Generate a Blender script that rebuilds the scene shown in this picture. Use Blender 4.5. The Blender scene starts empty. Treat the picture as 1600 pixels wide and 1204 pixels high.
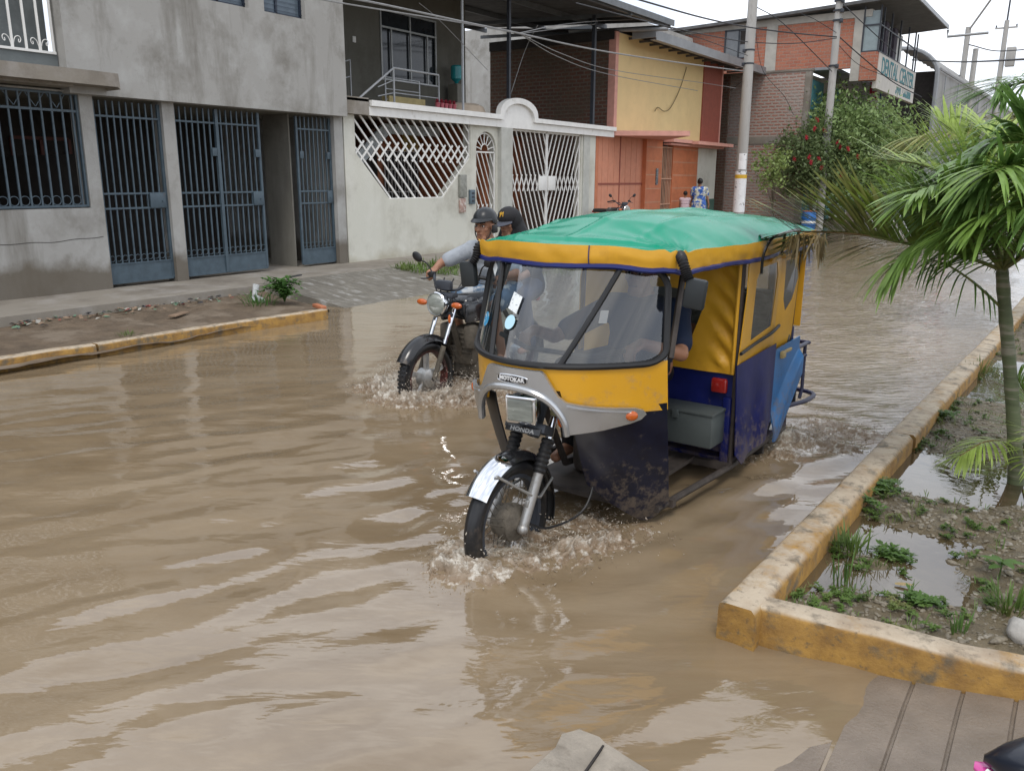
import bpy, bmesh, math, random
import numpy as np
from mathutils import Vector, Matrix, noise
from mathutils.geometry import tessellate_polygon
random.seed(7)
SC = bpy.context.scene
COL = SC.collection
R_ = math.radians

# ---------------------------------------------------------------- camera frame
FOC, CAMH = 1290., 1.70
_v1 = np.array([916, 319, -FOC]); _v1 = _v1 / np.linalg.norm(_v1)
_up = np.array([20., 5159., FOC]); _up = _up / np.linalg.norm(_up)
_v1 = _v1 - _up * (_v1 @ _up); _v1 = _v1 / np.linalg.norm(_v1)
ROT = np.array([np.cross(_v1, _up), _v1, _up])
def ray(px, py): return ROT @ np.array([(px - 800.) / FOC, -(py - 602.) / FOC, -1.])
def G(px, py, z=0.):
    d = ray(px, py); t = (z - CAMH) / d[2]; return Vector((d[0] * t, d[1] * t, z))
def PX(px, py, x):
    d = ray(px, py); t = x / d[0]; return Vector((x, d[1] * t, CAMH + d[2] * t))
def PY(px, py, y):
    d = ray(px, py); t = y / d[1]; return Vector((d[0] * t, y, CAMH + d[2] * t))

# ---------------------------------------------------------------- mesh builder
class MB:
    def __init__(s): s.v = []; s.f = []; s.m = []
    def add(s, vs, fs, mi=0):
        o = len(s.v); s.v += [tuple(v) for v in vs]
        s.f += [tuple(i + o for i in f) for f in fs]; s.m += [mi] * len(fs)
        return s
    def box(s, a, b, mi=0):
        x0, y0, z0 = a; x1, y1, z1 = b
        if x0 > x1: x0, x1 = x1, x0
        if y0 > y1: y0, y1 = y1, y0
        if z0 > z1: z0, z1 = z1, z0
        return s.add([(x0,y0,z0),(x1,y0,z0),(x1,y1,z0),(x0,y1,z0),(x0,y0,z1),(x1,y0,z1),(x1,y1,z1),(x0,y1,z1)],
              [(3,2,1,0),(4,5,6,7),(0,1,5,4),(1,2,6,5),(2,3,7,6),(3,0,4,7)], mi)
    def rbox(s, c, d, bev=.01, rot=None, mi=0, seg=2):
        bm = bmesh.new(); bmesh.ops.create_cube(bm, size=1)
        for v in bm.verts: v.co = Vector((v.co.x * d[0], v.co.y * d[1], v.co.z * d[2]))
        if bev > 0: bmesh.ops.bevel(bm, geom=list(bm.edges), offset=min(bev, min(d) * .45), segments=seg, affect='EDGES', profile=.5)
        bm.verts.index_update()
        M = rot.to_4x4() if rot else Matrix()
        vs = [M @ v.co + Vector(c) for v in bm.verts]
        fs = [tuple(v.index for v in f.verts) for f in bm.faces]
        bm.free(); return s.add(vs, fs, mi)
    def tube(s, pts, r, n=8, closed=False, cap=True, mi=0, flat=None):
        P = [Vector(p) for p in pts]; k = len(P)
        rs = r if isinstance(r, (list, tuple)) else [r] * k
        T = []
        for i in range(k):
            a = P[(i - 1) % k] if (closed or i > 0) else P[i]
            b = P[(i + 1) % k] if (closed or i < k - 1) else P[i]
            d = b - a
            T.append(d.normalized() if d.length > 1e-9 else Vector((0, 0, 1)))
        up = Vector((0, 0, 1)) if abs(T[0].z) < .9 else Vector((1, 0, 0))
        nrm = (up - T[0] * up.dot(T[0])).normalized()
        vs = []
        for i in range(k):
            nrm = nrm - T[i] * nrm.dot(T[i])
            nrm = nrm.normalized() if nrm.length > 1e-6 else T[i].orthogonal().normalized()
            bi = T[i].cross(nrm)
            for j in range(n):
                a = 2 * math.pi * j / n
                fl = flat if flat else 1
                vs.append(P[i] + nrm * (math.cos(a) * rs[i]) + bi * (math.sin(a) * rs[i] * fl))
        fs = []
        for i in range(k if closed else k - 1):
            i2 = (i + 1) % k
            for j in range(n):
                j2 = (j + 1) % n
                fs.append((i * n + j, i * n + j2, i2 * n + j2, i2 * n + j))
        if cap and not closed:
            fs.append(tuple(range(n - 1, -1, -1))); fs.append(tuple((k - 1) * n + j for j in range(n)))
        return s.add(vs, fs, mi)
    def bar(s, p, q, w, h=None, mi=0, upv=None):
        """rectangular bar p->q, w across, h along up"""
        h = h or w; p = Vector(p); q = Vector(q); d = (q - p).normalized()
        up = Vector(upv) if upv else (Vector((0, 0, 1)) if abs(d.z) < .9 else Vector((1, 0, 0)))
        sd = d.cross(up).normalized(); up = sd.cross(d).normalized()
        a = sd * (w / 2); b = up * (h / 2)
        vs = [p - a - b, p + a - b, p + a + b, p - a + b, q - a - b, q + a - b, q + a + b, q - a + b]
        return s.add(vs, [(3,2,1,0),(4,5,6,7),(0,1,5,4),(1,2,6,5),(2,3,7,6),(3,0,4,7)], mi)
    def lathe(s, prof, c, axis, n=24, mi=0, closed=False):
        """prof = [(r, h)] along axis from c"""
        ax = Vector(axis).normalized(); u = ax.orthogonal().normalized(); w = ax.cross(u); c = Vector(c)
        vs = []
        for r, h in prof:
            for j in range(n):
                a = 2 * math.pi * j / n
                vs.append(c + ax * h + u * (r * math.cos(a)) + w * (r * math.sin(a)))
        fs = []; k = len(prof)
        for i in range(k if closed else k - 1):
            i2 = (i + 1) % k
            for j in range(n): fs.append((i*n+j, i*n+(j+1)%n, i2*n+(j+1)%n, i2*n+j))
        if not closed:
            fs.append(tuple(range(n - 1, -1, -1))); fs.append(tuple((k-1)*n+j for j in range(n)))
        return s.add(vs, fs, mi)
    def grid(s, fn, nu, nv, mi=0, thick=None):
        vs = [Vector(fn(i / nu, j / nv)) for i in range(nu + 1) for j in range(nv + 1)]
        W = nv + 1
        fs = [(i*W+j, (i+1)*W+j, (i+1)*W+j+1, i*W+j+1) for i in range(nu) for j in range(nv)]
        if thick:
            nr = [Vector((0,0,0)) for _ in vs]
            for f in fs:
                a, b, c, d = [vs[i] for i in f]; nn = (c - a).cross(d - b)
                if nn.length > 1e-12:
                    nn.normalize()
                    for i in f: nr[i] += nn
            N = len(vs)
            back = [v - n_.normalized() * thick if n_.length > 0 else v for v, n_ in zip(vs, nr)]
            fs2 = [tuple(i + N for i in reversed(f)) for f in fs]
            rim = [i * W for i in range(nu + 1)] + [nu * W + j for j in range(1, nv + 1)] + [i * W + nv for i in range(nu - 1, -1, -1)] + [j for j in range(nv - 1, 0, -1)]
            fs3 = [(rim[(k + 1) % len(rim)], rim[k], rim[k] + N, rim[(k + 1) % len(rim)] + N) for k in range(len(rim))]
            return s.add(vs + back, fs + fs2 + fs3, mi)
        return s.add(vs, fs, mi)
    def loft(s, rings, mi=0, cap=True, closed=True):
        n = len(rings[0]); vs = [Vector(p) for r in rings for p in r]; fs = []
        for i in range(len(rings) - 1):
            for j in range(n if closed else n - 1):
                fs.append((i*n+j, i*n+(j+1)%n, (i+1)*n+(j+1)%n, (i+1)*n+j))
        if cap and closed:
            fs.append(tuple(range(n - 1, -1, -1))); fs.append(tuple((len(rings)-1)*n+j for j in range(n)))
        return s.add(vs, fs, mi)
    def ell(s, c, r, rot=None, nu=10, nv=16, mi=0):
        c = Vector(c); r = r if isinstance(r, (tuple, list)) else (r, r, r)
        vs = []; M = rot if rot else Matrix.Identity(3)
        vs.append(c + M @ Vector((0, 0, r[2])))
        for i in range(1, nu):
            t = math.pi * i / nu
            for j in range(nv):
                a = 2 * math.pi * j / nv
                vs.append(c + M @ Vector((r[0]*math.sin(t)*math.cos(a), r[1]*math.sin(t)*math.sin(a), r[2]*math.cos(t))))
        vs.append(c + M @ Vector((0, 0, -r[2])))
        fs = [(0, 1 + j, 1 + (j + 1) % nv) for j in range(nv)]
        for i in range(nu - 2):
            for j in range(nv):
                a = 1 + i * nv; fs.append((a + j, a + nv + j, a + nv + (j + 1) % nv, a + (j + 1) % nv))
        a = 1 + (nu - 2) * nv; L = len(vs) - 1
        fs += [(a + (j + 1) % nv, a + j, L) for j in range(nv)]
        return s.add(vs, fs, mi)
    def cap(s, p, q, r1, r2=None, n=12, mi=0):
        """tapered capsule"""
        r2 = r1 if r2 is None else r2; p = Vector(p); q = Vector(q); d = q - p; L = d.length
        if L < 1e-6: return s.ell(p, r1)
        d /= L; u = d.orthogonal().normalized(); w = d.cross(u); vs = []; rings = []
        for t in (-1, -.8, -.45, 0): rings.append((p + d * (t * r1), r1 * math.sqrt(max(0, 1 - t * t)) if t > -1 else r1 * .08))
        for t in (0, .45, .8, 1): rings.append((q + d * (t * r2), r2 * math.sqrt(max(0, 1 - t * t)) if t < 1 else r2 * .08))
        for c, r in rings:
            for j in range(n):
                a = 2 * math.pi * j / n; vs.append(c + u * (r * math.cos(a)) + w * (r * math.sin(a)))
        fs = []
        for i in range(len(rings) - 1):
            for j in range(n): fs.append((i*n+j, i*n+(j+1)%n, (i+1)*n+(j+1)%n, (i+1)*n+j))
        fs.append(tuple(range(n - 1, -1, -1))); fs.append(tuple((len(rings)-1)*n+j for j in range(n)))
        return s.add(vs, fs, mi)
    def prism(s, poly, fn, t0, t1, mi=0, holes=()):
        """poly [(a,b)], fn(a,b,t)->3D, between t0 (back) and t1 (front)"""
        loops = [list(poly)] + [list(h) for h in holes]
        flat = [p for l in loops for p in l]
        tri = tessellate_polygon([[Vector((p[0], p[1], 0)) for p in l] for l in loops])
        n = len(flat)
        vs = [fn(p[0], p[1], t1) for p in flat] + [fn(p[0], p[1], t0) for p in flat]
        fs = [tuple(t) for t in tri] + [tuple(i + n for i in reversed(t)) for t in tri]
        o = 0
        for l in loops:
            k = len(l)
            for i in range(k):
                a, b = o + i, o + (i + 1) % k; fs.append((a, a + n, b + n, b))
            o += k
        return s.add(vs, fs, mi)
    def mesh(s, name, smooth=35):
        me = bpy.data.meshes.new(name); me.from_pydata(s.v, [], s.f)
        if any(s.m): me.polygons.foreach_set('material_index', s.m)
        if smooth:
            me.polygons.foreach_set('use_smooth', [True] * len(s.f))
            bm = bmesh.new(); bm.from_mesh(me)
            bmesh.ops.recalc_face_normals(bm, faces=bm.faces); bm.to_mesh(me); bm.free()
            me.set_sharp_from_angle(angle=R_(smooth))
        me.update(); return me
    def refine(s, maxlen):
        """split long edges so the mesh can be bent"""
        bm = bmesh.new(); vs = [bm.verts.new(v) for v in s.v]
        for fc in s.f:
            try: bm.faces.new([vs[i] for i in fc])
            except ValueError: pass
        bmesh.ops.triangulate(bm, faces=bm.faces[:])
        for _ in range(5):
            e = [e for e in bm.edges if e.calc_length() > maxlen]
            if not e: break
            bmesh.ops.subdivide_edges(bm, edges=e, cuts=1); bmesh.ops.triangulate(bm, faces=[q for q in bm.faces if len(q.verts) > 3])
        bm.verts.index_update(); s.v = [tuple(v.co) for v in bm.verts]; s.f = [tuple(v.index for v in q.verts) for q in bm.faces]; s.m = [0] * len(s.f); bm.free(); return s
    def warp(s, fn): s.v = [tuple(fn(*v)) for v in s.v]; return s
    def build(s, name, mat, parent=None, smooth=35, **kw):
        return put(name, s.mesh(name, smooth), mat, parent, **kw)

ORG = {}          # thing name -> offset that brings its children back to the thing's own drawing frame
def put(name, me, mat, parent=None, **tags):
    o = bpy.data.objects.new(name, me); COL.objects.link(o)
    for m in (mat if isinstance(mat, (list, tuple)) else [mat]):
        if m: me.materials.append(m)
    if parent:
        o.parent = parent
        if parent.name in ORG: o.location = ORG[parent.name]
    for k, v in tags.items(): o[k] = v
    return o
def tag(o, label, category, group=None, kind=None):
    o['label'] = label; o['category'] = category
    if group: o['group'] = group
    if kind: o['kind'] = kind
    return o
def thing(name, loc, label, category, group=None, rz=0., world=True, dz=None):
    """Empty at the thing's base.  world=True: children are drawn in world coordinates."""
    o = bpy.data.objects.new(name, None); COL.objects.link(o); o.empty_display_size = .2
    o.location = loc; o.rotation_euler = (0, 0, rz)
    ORG[o.name] = -Vector(loc) if world else Vector((0, 0, dz or 0))
    return tag(o, label, category, group)
def structure(o): o['kind'] = 'structure'; return o
def copy_tree(o, parent=None):
    c = o.copy(); COL.objects.link(c)
    if parent: c.parent = parent
    for ch in list(o.children): copy_tree(ch, c)
    return c
def remeshed(mb, vox, smooth_it=4, name='m', fac=.5):
    """union of overlapping shells as one continuous skin"""
    me = mb.mesh(name, 0); o = bpy.data.objects.new(name, me); COL.objects.link(o)
    bm = bmesh.new(); bm.from_mesh(me); bmesh.ops.recalc_face_normals(bm, faces=bm.faces); bm.to_mesh(me); bm.free()
    r = o.modifiers.new('r', 'REMESH'); r.mode = 'VOXEL'; r.voxel_size = vox; r.use_smooth_shade = True
    if smooth_it:
        sm = o.modifiers.new('s', 'SMOOTH'); sm.factor = fac; sm.iterations = smooth_it
    dg = bpy.context.evaluated_depsgraph_get(); dg.update()
    out = bpy.data.meshes.new_from_object(o.evaluated_get(dg)); out.name = name
    bpy.data.objects.remove(o); bpy.data.meshes.remove(me)
    for p in out.polygons: p.use_smooth = True
    out.materials.clear()
    return out
def text_mesh(txt, size, extrude=.002, bold=0., fn=None):
    """lettering as a mesh in the XY plane, centred; fn maps (x,y,z)->3D"""
    cu = bpy.data.curves.new('t', 'FONT'); cu.body = txt; cu.size = size; cu.extrude = extrude; cu.align_x = 'CENTER'; cu.align_y = 'CENTER'; cu.offset = bold; cu.resolution_u = 3
    o = bpy.data.objects.new('t', cu); COL.objects.link(o)
    dg = bpy.context.evaluated_depsgraph_get(); dg.update()
    me = bpy.data.meshes.new_from_object(o.evaluated_get(dg))
    bpy.data.objects.remove(o)
    if fn:
        for v in me.vertices: v.co = fn(*v.co)
    me.materials.clear()
    return me
def arc(c, r, a0, a1, n, fn):
    return [fn(c[0] + r * math.cos(a0 + (a1 - a0) * i / n), c[1] + r * math.sin(a0 + (a1 - a0) * i / n)) for i in range(n + 1)]
def lerp(a, b, t): return a + (b - a) * t
def bez(P, n):
    P = [Vector(p) for p in P]; out = []
    for i in range(n + 1):
        q = P[:]; t = i / n
        while len(q) > 1: q = [q[k].lerp(q[k + 1], t) for k in range(len(q) - 1)]
        out.append(q[0])
    return out
def cat(P, n):
    """Catmull-Rom through the points"""
    P = [Vector(p) for p in P]; P = [P[0] * 2 - P[1]] + P + [P[-1] * 2 - P[-2]]; out = []
    for i in range(1, len(P) - 2):
        for k in range(n):
            t = k / n; a, b, c, d = P[i - 1:i + 3]
            out.append(.5 * ((2 * b) + (c - a) * t + (2 * a - 5 * b + 4 * c - d) * t * t + (3 * b - a - 3 * c + d) * t ** 3))
    out.append(P[-2]); return out

# ---------------------------------------------------------------- materials
MATS = {}
def mat(name, col, rough=.6, metal=0., var=.12, scale=6., bump=0., bscale=60., spec=.5, coat=0., col2=None, c2lo=.5, c2hi=.65, c2scale=3., detail=6., stretch=(1, 1, 1), trans=0., alpha=1., ior=1.45, rvar=0., sheen=0., sss=0.):
    m = bpy.data.materials.new(name); m.use_nodes = True; nt = m.node_tree; N = nt.nodes; L = nt.links
    b = N['Principled BSDF']; b.inputs['Roughness'].default_value = rough; b.inputs['Metallic'].default_value = metal
    b.inputs['IOR'].default_value = ior
    b.inputs['Specular IOR Level'].default_value = spec
    if coat: b.inputs['Coat Weight'].default_value = coat; b.inputs['Coat Roughness'].default_value = .08
    if trans: b.inputs['Transmission Weight'].default_value = trans
    if alpha < 1: b.inputs['Alpha'].default_value = alpha
    if sss: b.inputs['Subsurface Weight'].default_value = sss; b.inputs['Subsurface Radius'].default_value = (.02, .008, .004); b.inputs['Subsurface Scale'].default_value = .3
    tc = N.new('ShaderNodeTexCoord'); mp = N.new('ShaderNodeMapping'); mp.inputs['Scale'].default_value = stretch
    L.new(tc.outputs['Object'], mp.inputs['Vector'])
    def nz(sc, det=detail, ro=.6):
        n = N.new('ShaderNodeTexNoise'); n.inputs['Scale'].default_value = sc; n.inputs['Detail'].default_value = det; n.inputs['Roughness'].default_value = ro
        L.new(mp.outputs['Vector'], n.inputs['Vector']); return n
    out = None
    n1 = nz(scale)
    rp = N.new('ShaderNodeMix'); rp.data_type = 'RGBA'
    rp.inputs['A'].default_value = (*[max(0, c * (1 - var)) for c in col], 1); rp.inputs['B'].default_value = (*[c * (1 + var) for c in col], 1)
    mr = N.new('ShaderNodeMapRange'); mr.inputs['From Min'].default_value = .3; mr.inputs['From Max'].default_value = .7
    L.new(n1.outputs['Fac'], mr.inputs['Value']); L.new(mr.outputs['Result'], rp.inputs['Factor'])
    out = rp.outputs['Result']
    if col2:
        n2 = nz(c2scale, 8., .65)
        m2 = N.new('ShaderNodeMapRange'); m2.inputs['From Min'].default_value = c2lo; m2.inputs['From Max'].default_value = c2hi
        L.new(n2.outputs['Fac'], m2.inputs['Value'])
        mx = N.new('ShaderNodeMix'); mx.data_type = 'RGBA'; mx.inputs['B'].default_value = (*col2, 1)
        L.new(out, mx.inputs['A']); L.new(m2.outputs['Result'], mx.inputs['Factor']); out = mx.outputs['Result']
    L.new(out, b.inputs['Base Color'])
    if rvar:
        rr = N.new('ShaderNodeMapRange'); rr.inputs['From Min'].default_value = .3; rr.inputs['From Max'].default_value = .7
        rr.inputs['To Min'].default_value = max(0.02, rough - rvar); rr.inputs['To Max'].default_value = rough + rvar
        L.new(nz(scale * 1.7).outputs['Fac'], rr.inputs['Value']); L.new(rr.outputs['Result'], b.inputs['Roughness'])
    if bump:
        bp = N.new('ShaderNodeBump'); bp.inputs['Strength'].default_value = bump; bp.inputs['Distance'].default_value = .02
        L.new(nz(bscale, 5.).outputs['Fac'], bp.inputs['Height']); L.new(bp.outputs['Normal'], b.inputs['Normal'])
    m['out'] = 1; MATS[name] = m
    return m

def brick(name, c1, c2, mortar, plane='y', bw=.24, bh=.1, ms=.018, stain=(.3, .27, .23), slo=.5, shi=.7, bump=.6):
    m = bpy.data.materials.new(name); m.use_nodes = True; nt = m.node_tree; N = nt.nodes; L = nt.links
    b = N['Principled BSDF']; b.inputs['Roughness'].default_value = .9; b.inputs['Specular IOR Level'].default_value = .2
    tc = N.new('ShaderNodeTexCoord'); sp = N.new('ShaderNodeSeparateXYZ'); cb = N.new('ShaderNodeCombineXYZ')
    L.new(tc.outputs['Object'], sp.inputs['Vector'])
    L.new(sp.outputs['X' if plane == 'y' else 'Y'], cb.inputs['X']); L.new(sp.outputs['Z'], cb.inputs['Y'])
    # irregular courses
    wn = N.new('ShaderNodeTexNoise'); wn.inputs['Scale'].default_value = 3; wn.inputs['Detail'].default_value = 3; L.new(tc.outputs['Object'], wn.inputs['Vector'])
    vm = N.new('ShaderNodeVectorMath'); vm.operation = 'MULTIPLY_ADD'; vm.inputs[1].default_value = (.05, .05, 0)
    L.new(wn.outputs['Color'], vm.inputs[0]); L.new(cb.outputs['Vector'], vm.inputs[2])
    br = N.new('ShaderNodeTexBrick'); br.inputs['Scale'].default_value = 1; br.inputs['Brick Width'].default_value = bw; br.inputs['Row Height'].default_value = bh; br.inputs['Mortar Size'].default_value = ms; br.inputs['Mortar Smooth'].default_value = .3
    br.inputs['Color1'].default_value = (*c1, 1); br.inputs['Color2'].default_value = (*c2, 1); br.inputs['Mortar'].default_value = (*mortar, 1)
    L.new(vm.outputs['Vector'], br.inputs['Vector'])
    n = N.new('ShaderNodeTexNoise'); n.inputs['Scale'].default_value = .9; n.inputs['Detail'].default_value = 9; n.inputs['Roughness'].default_value = .7; L.new(tc.outputs['Object'], n.inputs['Vector'])
    mr = N.new('ShaderNodeMapRange'); mr.inputs['From Min'].default_value = slo; mr.inputs['From Max'].default_value = shi; mr.inputs['To Max'].default_value = .75; L.new(n.outputs['Fac'], mr.inputs['Value'])
    mx = N.new('ShaderNodeMix'); mx.data_type = 'RGBA'; mx.inputs['B'].default_value = (*stain, 1); L.new(br.outputs['Color'], mx.inputs['A']); L.new(mr.outputs['Result'], mx.inputs['Factor'])
    n3 = N.new('ShaderNodeTexNoise'); n3.inputs['Scale'].default_value = 25; n3.inputs['Detail'].default_value = 5; L.new(tc.outputs['Object'], n3.inputs['Vector'])
    m3 = N.new('ShaderNodeMapRange'); m3.inputs['To Min'].default_value = .65; m3.inputs['To Max'].default_value = 1.3; L.new(n3.outputs['Fac'], m3.inputs['Value'])
    mm = N.new('ShaderNodeVectorMath'); mm.operation = 'SCALE'; L.new(mx.outputs['Result'], mm.inputs[0]); L.new(m3.outputs['Result'], mm.inputs['Scale'])
    L.new(mm.outputs['Vector'], b.inputs['Base Color'])
    bp = N.new('ShaderNodeBump'); bp.inputs['Strength'].default_value = bump; bp.inputs['Distance'].default_value = .02; bp.invert = True
    L.new(br.outputs['Fac'], bp.inputs['Height']); L.new(bp.outputs['Normal'], b.inputs['Normal'])
    return m

def each(name, mat, parent, shapes, **kw):
    """one part per shape"""
    for add in shapes:
        m = MB(); add(m); m.build(name, mat, parent, **kw)
def add_mud(m, z0, z1, col=(.17, .125, .085), amt=.85, sc=9.):
    """dried mud spatter, thicker towards the foot"""
    nt = m.node_tree; N = nt.nodes; L = nt.links; b = N['Principled BSDF']; src = b.inputs['Base Color'].links[0].from_socket
    tc = N.new('ShaderNodeTexCoord'); sp = N.new('ShaderNodeSeparateXYZ'); L.new(tc.outputs['Object'], sp.inputs['Vector'])
    n = N.new('ShaderNodeTexNoise'); n.inputs['Scale'].default_value = sc; n.inputs['Detail'].default_value = 9; n.inputs['Roughness'].default_value = .75; L.new(tc.outputs['Object'], n.inputs['Vector'])
    h = N.new('ShaderNodeMapRange'); h.inputs['From Min'].default_value = z1; h.inputs['From Max'].default_value = z0; h.inputs['To Max'].default_value = .34; L.new(sp.outputs['Z'], h.inputs['Value'])
    a = N.new('ShaderNodeMath'); a.operation = 'ADD'; L.new(n.outputs['Fac'], a.inputs[0]); L.new(h.outputs['Result'], a.inputs[1])
    r = N.new('ShaderNodeMapRange'); r.inputs['From Min'].default_value = .66; r.inputs['From Max'].default_value = .82; r.inputs['To Max'].default_value = amt; L.new(a.outputs['Value'], r.inputs['Value'])
    x = N.new('ShaderNodeMix'); x.data_type = 'RGBA'; x.inputs['B'].default_value = (*col, 1); L.new(src, x.inputs['A']); L.new(r.outputs['Result'], x.inputs['Factor']); L.new(x.outputs['Result'], b.inputs['Base Color'])
    rg = N.new('ShaderNodeMapRange'); rg.inputs['To Min'].default_value = b.inputs['Roughness'].default_value; rg.inputs['To Max'].default_value = .8; L.new(r.outputs['Result'], rg.inputs['Value'])
    if not b.inputs['Roughness'].links: L.new(rg.outputs['Result'], b.inputs['Roughness'])
    return m
def plaster(name, base, dark, light, rough=.9, damp=None, dampz=.75, streak=.6):
    """weathered cement render: blotches, vertical streaks, damp foot"""
    m = bpy.data.materials.new(name); m.use_nodes = True; nt = m.node_tree; N = nt.nodes; L = nt.links
    b = N['Principled BSDF']; b.inputs['Roughness'].default_value = rough; b.inputs['Specular IOR Level'].default_value = .25
    tc = N.new('ShaderNodeTexCoord')
    def nz(sc, st=(1, 1, 1), det=8., ro=.65):
        mp = N.new('ShaderNodeMapping'); mp.inputs['Scale'].default_value = st; L.new(tc.outputs['Object'], mp.inputs['Vector'])
        n = N.new('ShaderNodeTexNoise'); n.inputs['Scale'].default_value = sc; n.inputs['Detail'].default_value = det; n.inputs['Roughness'].default_value = ro
        L.new(mp.outputs['Vector'], n.inputs['Vector']); return n.outputs['Fac']
    def mrg(v, a, c, lo=0., hi=1.):
        r = N.new('ShaderNodeMapRange'); r.inputs['From Min'].default_value = a; r.inputs['From Max'].default_value = c; r.inputs['To Min'].default_value = lo; r.inputs['To Max'].default_value = hi
        L.new(v, r.inputs['Value']); return r.outputs['Result']
    def mix(A, B, f):
        x = N.new('ShaderNodeMix'); x.data_type = 'RGBA'
        if isinstance(A, tuple): x.inputs['A'].default_value = (*A, 1)
        else: L.new(A, x.inputs['A'])
        x.inputs['B'].default_value = (*B, 1); L.new(f, x.inputs['Factor']); return x.outputs['Result']
    c = mix(base, dark, mrg(nz(1.1), .48, .7, 0, .8))
    c = mix(c, light, mrg(nz(2.3, (1, 1, .8)), .5, .75, 0, .7))
    c = mix(c, dark, mrg(nz(1.6, (1, 1, .18)), .53, .72, 0, streak))
    c = mix(c, dark, mrg(nz(14.), .6, .8, 0, .35))
    if damp:
        sp = N.new('ShaderNodeSeparateXYZ'); L.new(tc.outputs['Object'], sp.inputs['Vector'])
        ad = N.new('ShaderNodeMath'); ad.operation = 'MULTIPLY_ADD'; ad.inputs[1].default_value = .55; L.new(nz(1.7), ad.inputs[0]); L.new(sp.outputs['Z'], ad.inputs[2])
        c = mix(c, damp, mrg(ad.outputs['Value'], dampz + .33, dampz + .16, 0, .85))
    L.new(c, b.inputs['Base Color'])
    bp = N.new('ShaderNodeBump'); bp.inputs['Strength'].default_value = .25; bp.inputs['Distance'].default_value = .01
    L.new(nz(30., (1, 1, 1), 4.), bp.inputs['Height']); L.new(bp.outputs['Normal'], b.inputs['Normal'])
    return m
def glass(name, tint=(.9, .95, .95), alpha=.25, rough=.02, refl=1.3, base=.02):
    """thin clear sheet: part see-through, part glossy"""
    m = bpy.data.materials.new(name); m.use_nodes = True; nt = m.node_tree; N = nt.nodes; L = nt.links
    N.remove(N['Principled BSDF']); o = N['Material Output']
    t = N.new('ShaderNodeBsdfTransparent'); t.inputs['Color'].default_value = (*tint, 1)
    g = N.new('ShaderNodeBsdfGlossy'); g.inputs['Roughness'].default_value = rough
    d = N.new('ShaderNodeBsdfDiffuse'); d.inputs['Color'].default_value = (.5, .52, .52, 1)
    f = N.new('ShaderNodeFresnel'); f.inputs['IOR'].default_value = 1.5
    mu = N.new('ShaderNodeMath'); mu.operation = 'MULTIPLY_ADD'; mu.inputs[1].default_value = refl; mu.inputs[2].default_value = base; mu.use_clamp = True
    L.new(f.outputs['Fac'], mu.inputs[0])
    a = N.new('ShaderNodeMixShader'); L.new(mu.outputs['Value'], a.inputs['Fac']); L.new(t.outputs['BSDF'], a.inputs[1]); L.new(g.outputs['BSDF'], a.inputs[2])
    b = N.new('ShaderNodeMixShader'); b.inputs['Fac'].default_value = alpha; L.new(a.outputs['Shader'], b.inputs[1]); L.new(d.outputs['BSDF'], b.inputs[2])
    L.new(b.outputs['Shader'], o.inputs['Surface']); return m

# ---------------------------------------------------------------- camera, light, sky
cam = bpy.data.objects.new('camera', bpy.data.cameras.new('camera')); COL.objects.link(cam)
cam.data.sensor_width = 36.; cam.data.lens = FOC / 1600. * 36.; cam.data.clip_start = .05; cam.data.clip_end = 3000
cam.matrix_world = Matrix([[*ROT[0], 0], [*ROT[1], 0], [*ROT[2], CAMH], [0, 0, 0, 1]])
SC.camera = cam
SUN_EL, SUN_AZ = R_(58), R_(150)       # azimuth from +Y clockwise
sun = bpy.data.objects.new('sun', bpy.data.lights.new('sun', 'SUN')); COL.objects.link(sun)
sun.data.energy = 1.3; sun.data.angle = R_(18); sun.data.color = (1., .95, .88)
sd = Vector((math.sin(SUN_AZ) * math.cos(SUN_EL), math.cos(SUN_AZ) * math.cos(SUN_EL), math.sin(SUN_EL)))
sun.rotation_euler = (-sd).to_track_quat('-Z', 'Y').to_euler(); sun.location = (0, 0, 30)
W = bpy.data.worlds.new("World"); SC.world = W; W.use_nodes = True
nt = W.node_tree; N = nt.nodes; L = nt.links
bg = N['Background']; bg.inputs['Strength'].default_value = .1
sky = N.new('ShaderNodeTexSky'); sky.sky_type = 'NISHITA'; sky.sun_disc = False; sky.sun_elevation = SUN_EL; sky.sun_rotation = SUN_AZ; sky.altitude = 50; sky.dust_density = 2.
tc = N.new('ShaderNodeTexCoord'); mp = N.new('ShaderNodeMapping'); mp.inputs['Scale'].default_value = (1, 1, 2.2)
cn = N.new('ShaderNodeTexNoise'); cn.inputs['Scale'].default_value = 2.4; cn.inputs['Detail'].default_value = 9; cn.inputs['Roughness'].default_value = .6; cn.inputs['Distortion'].default_value = .4
L.new(tc.outputs['Generated'], mp.inputs['Vector']); L.new(mp.outputs['Vector'], cn.inputs['Vector'])
r1 = N.new('ShaderNodeMapRange'); r1.inputs['From Min'].default_value = .3; r1.inputs['From Max'].default_value = .52; r1.inputs['To Min'].default_value = .55; L.new(cn.outputs['Fac'], r1.inputs['Value'])
cn2 = N.new('ShaderNodeTexNoise'); cn2.inputs['Scale'].default_value = 4.; cn2.inputs['Detail'].default_value = 7; L.new(mp.outputs['Vector'], cn2.inputs['Vector'])
cc = N.new('ShaderNodeMix'); cc.data_type = 'RGBA'; cc.inputs['A'].default_value = (8.8, 9.7, 11.4, 1); cc.inputs['B'].default_value = (14.6, 15., 15.6, 1)
r2 = N.new('ShaderNodeMapRange'); r2.inputs['From Min'].default_value = .35; r2.inputs['From Max'].default_value = .65; L.new(cn2.outputs['Fac'], r2.inputs['Value']); L.new(r2.outputs['Result'], cc.inputs['Factor'])
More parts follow.
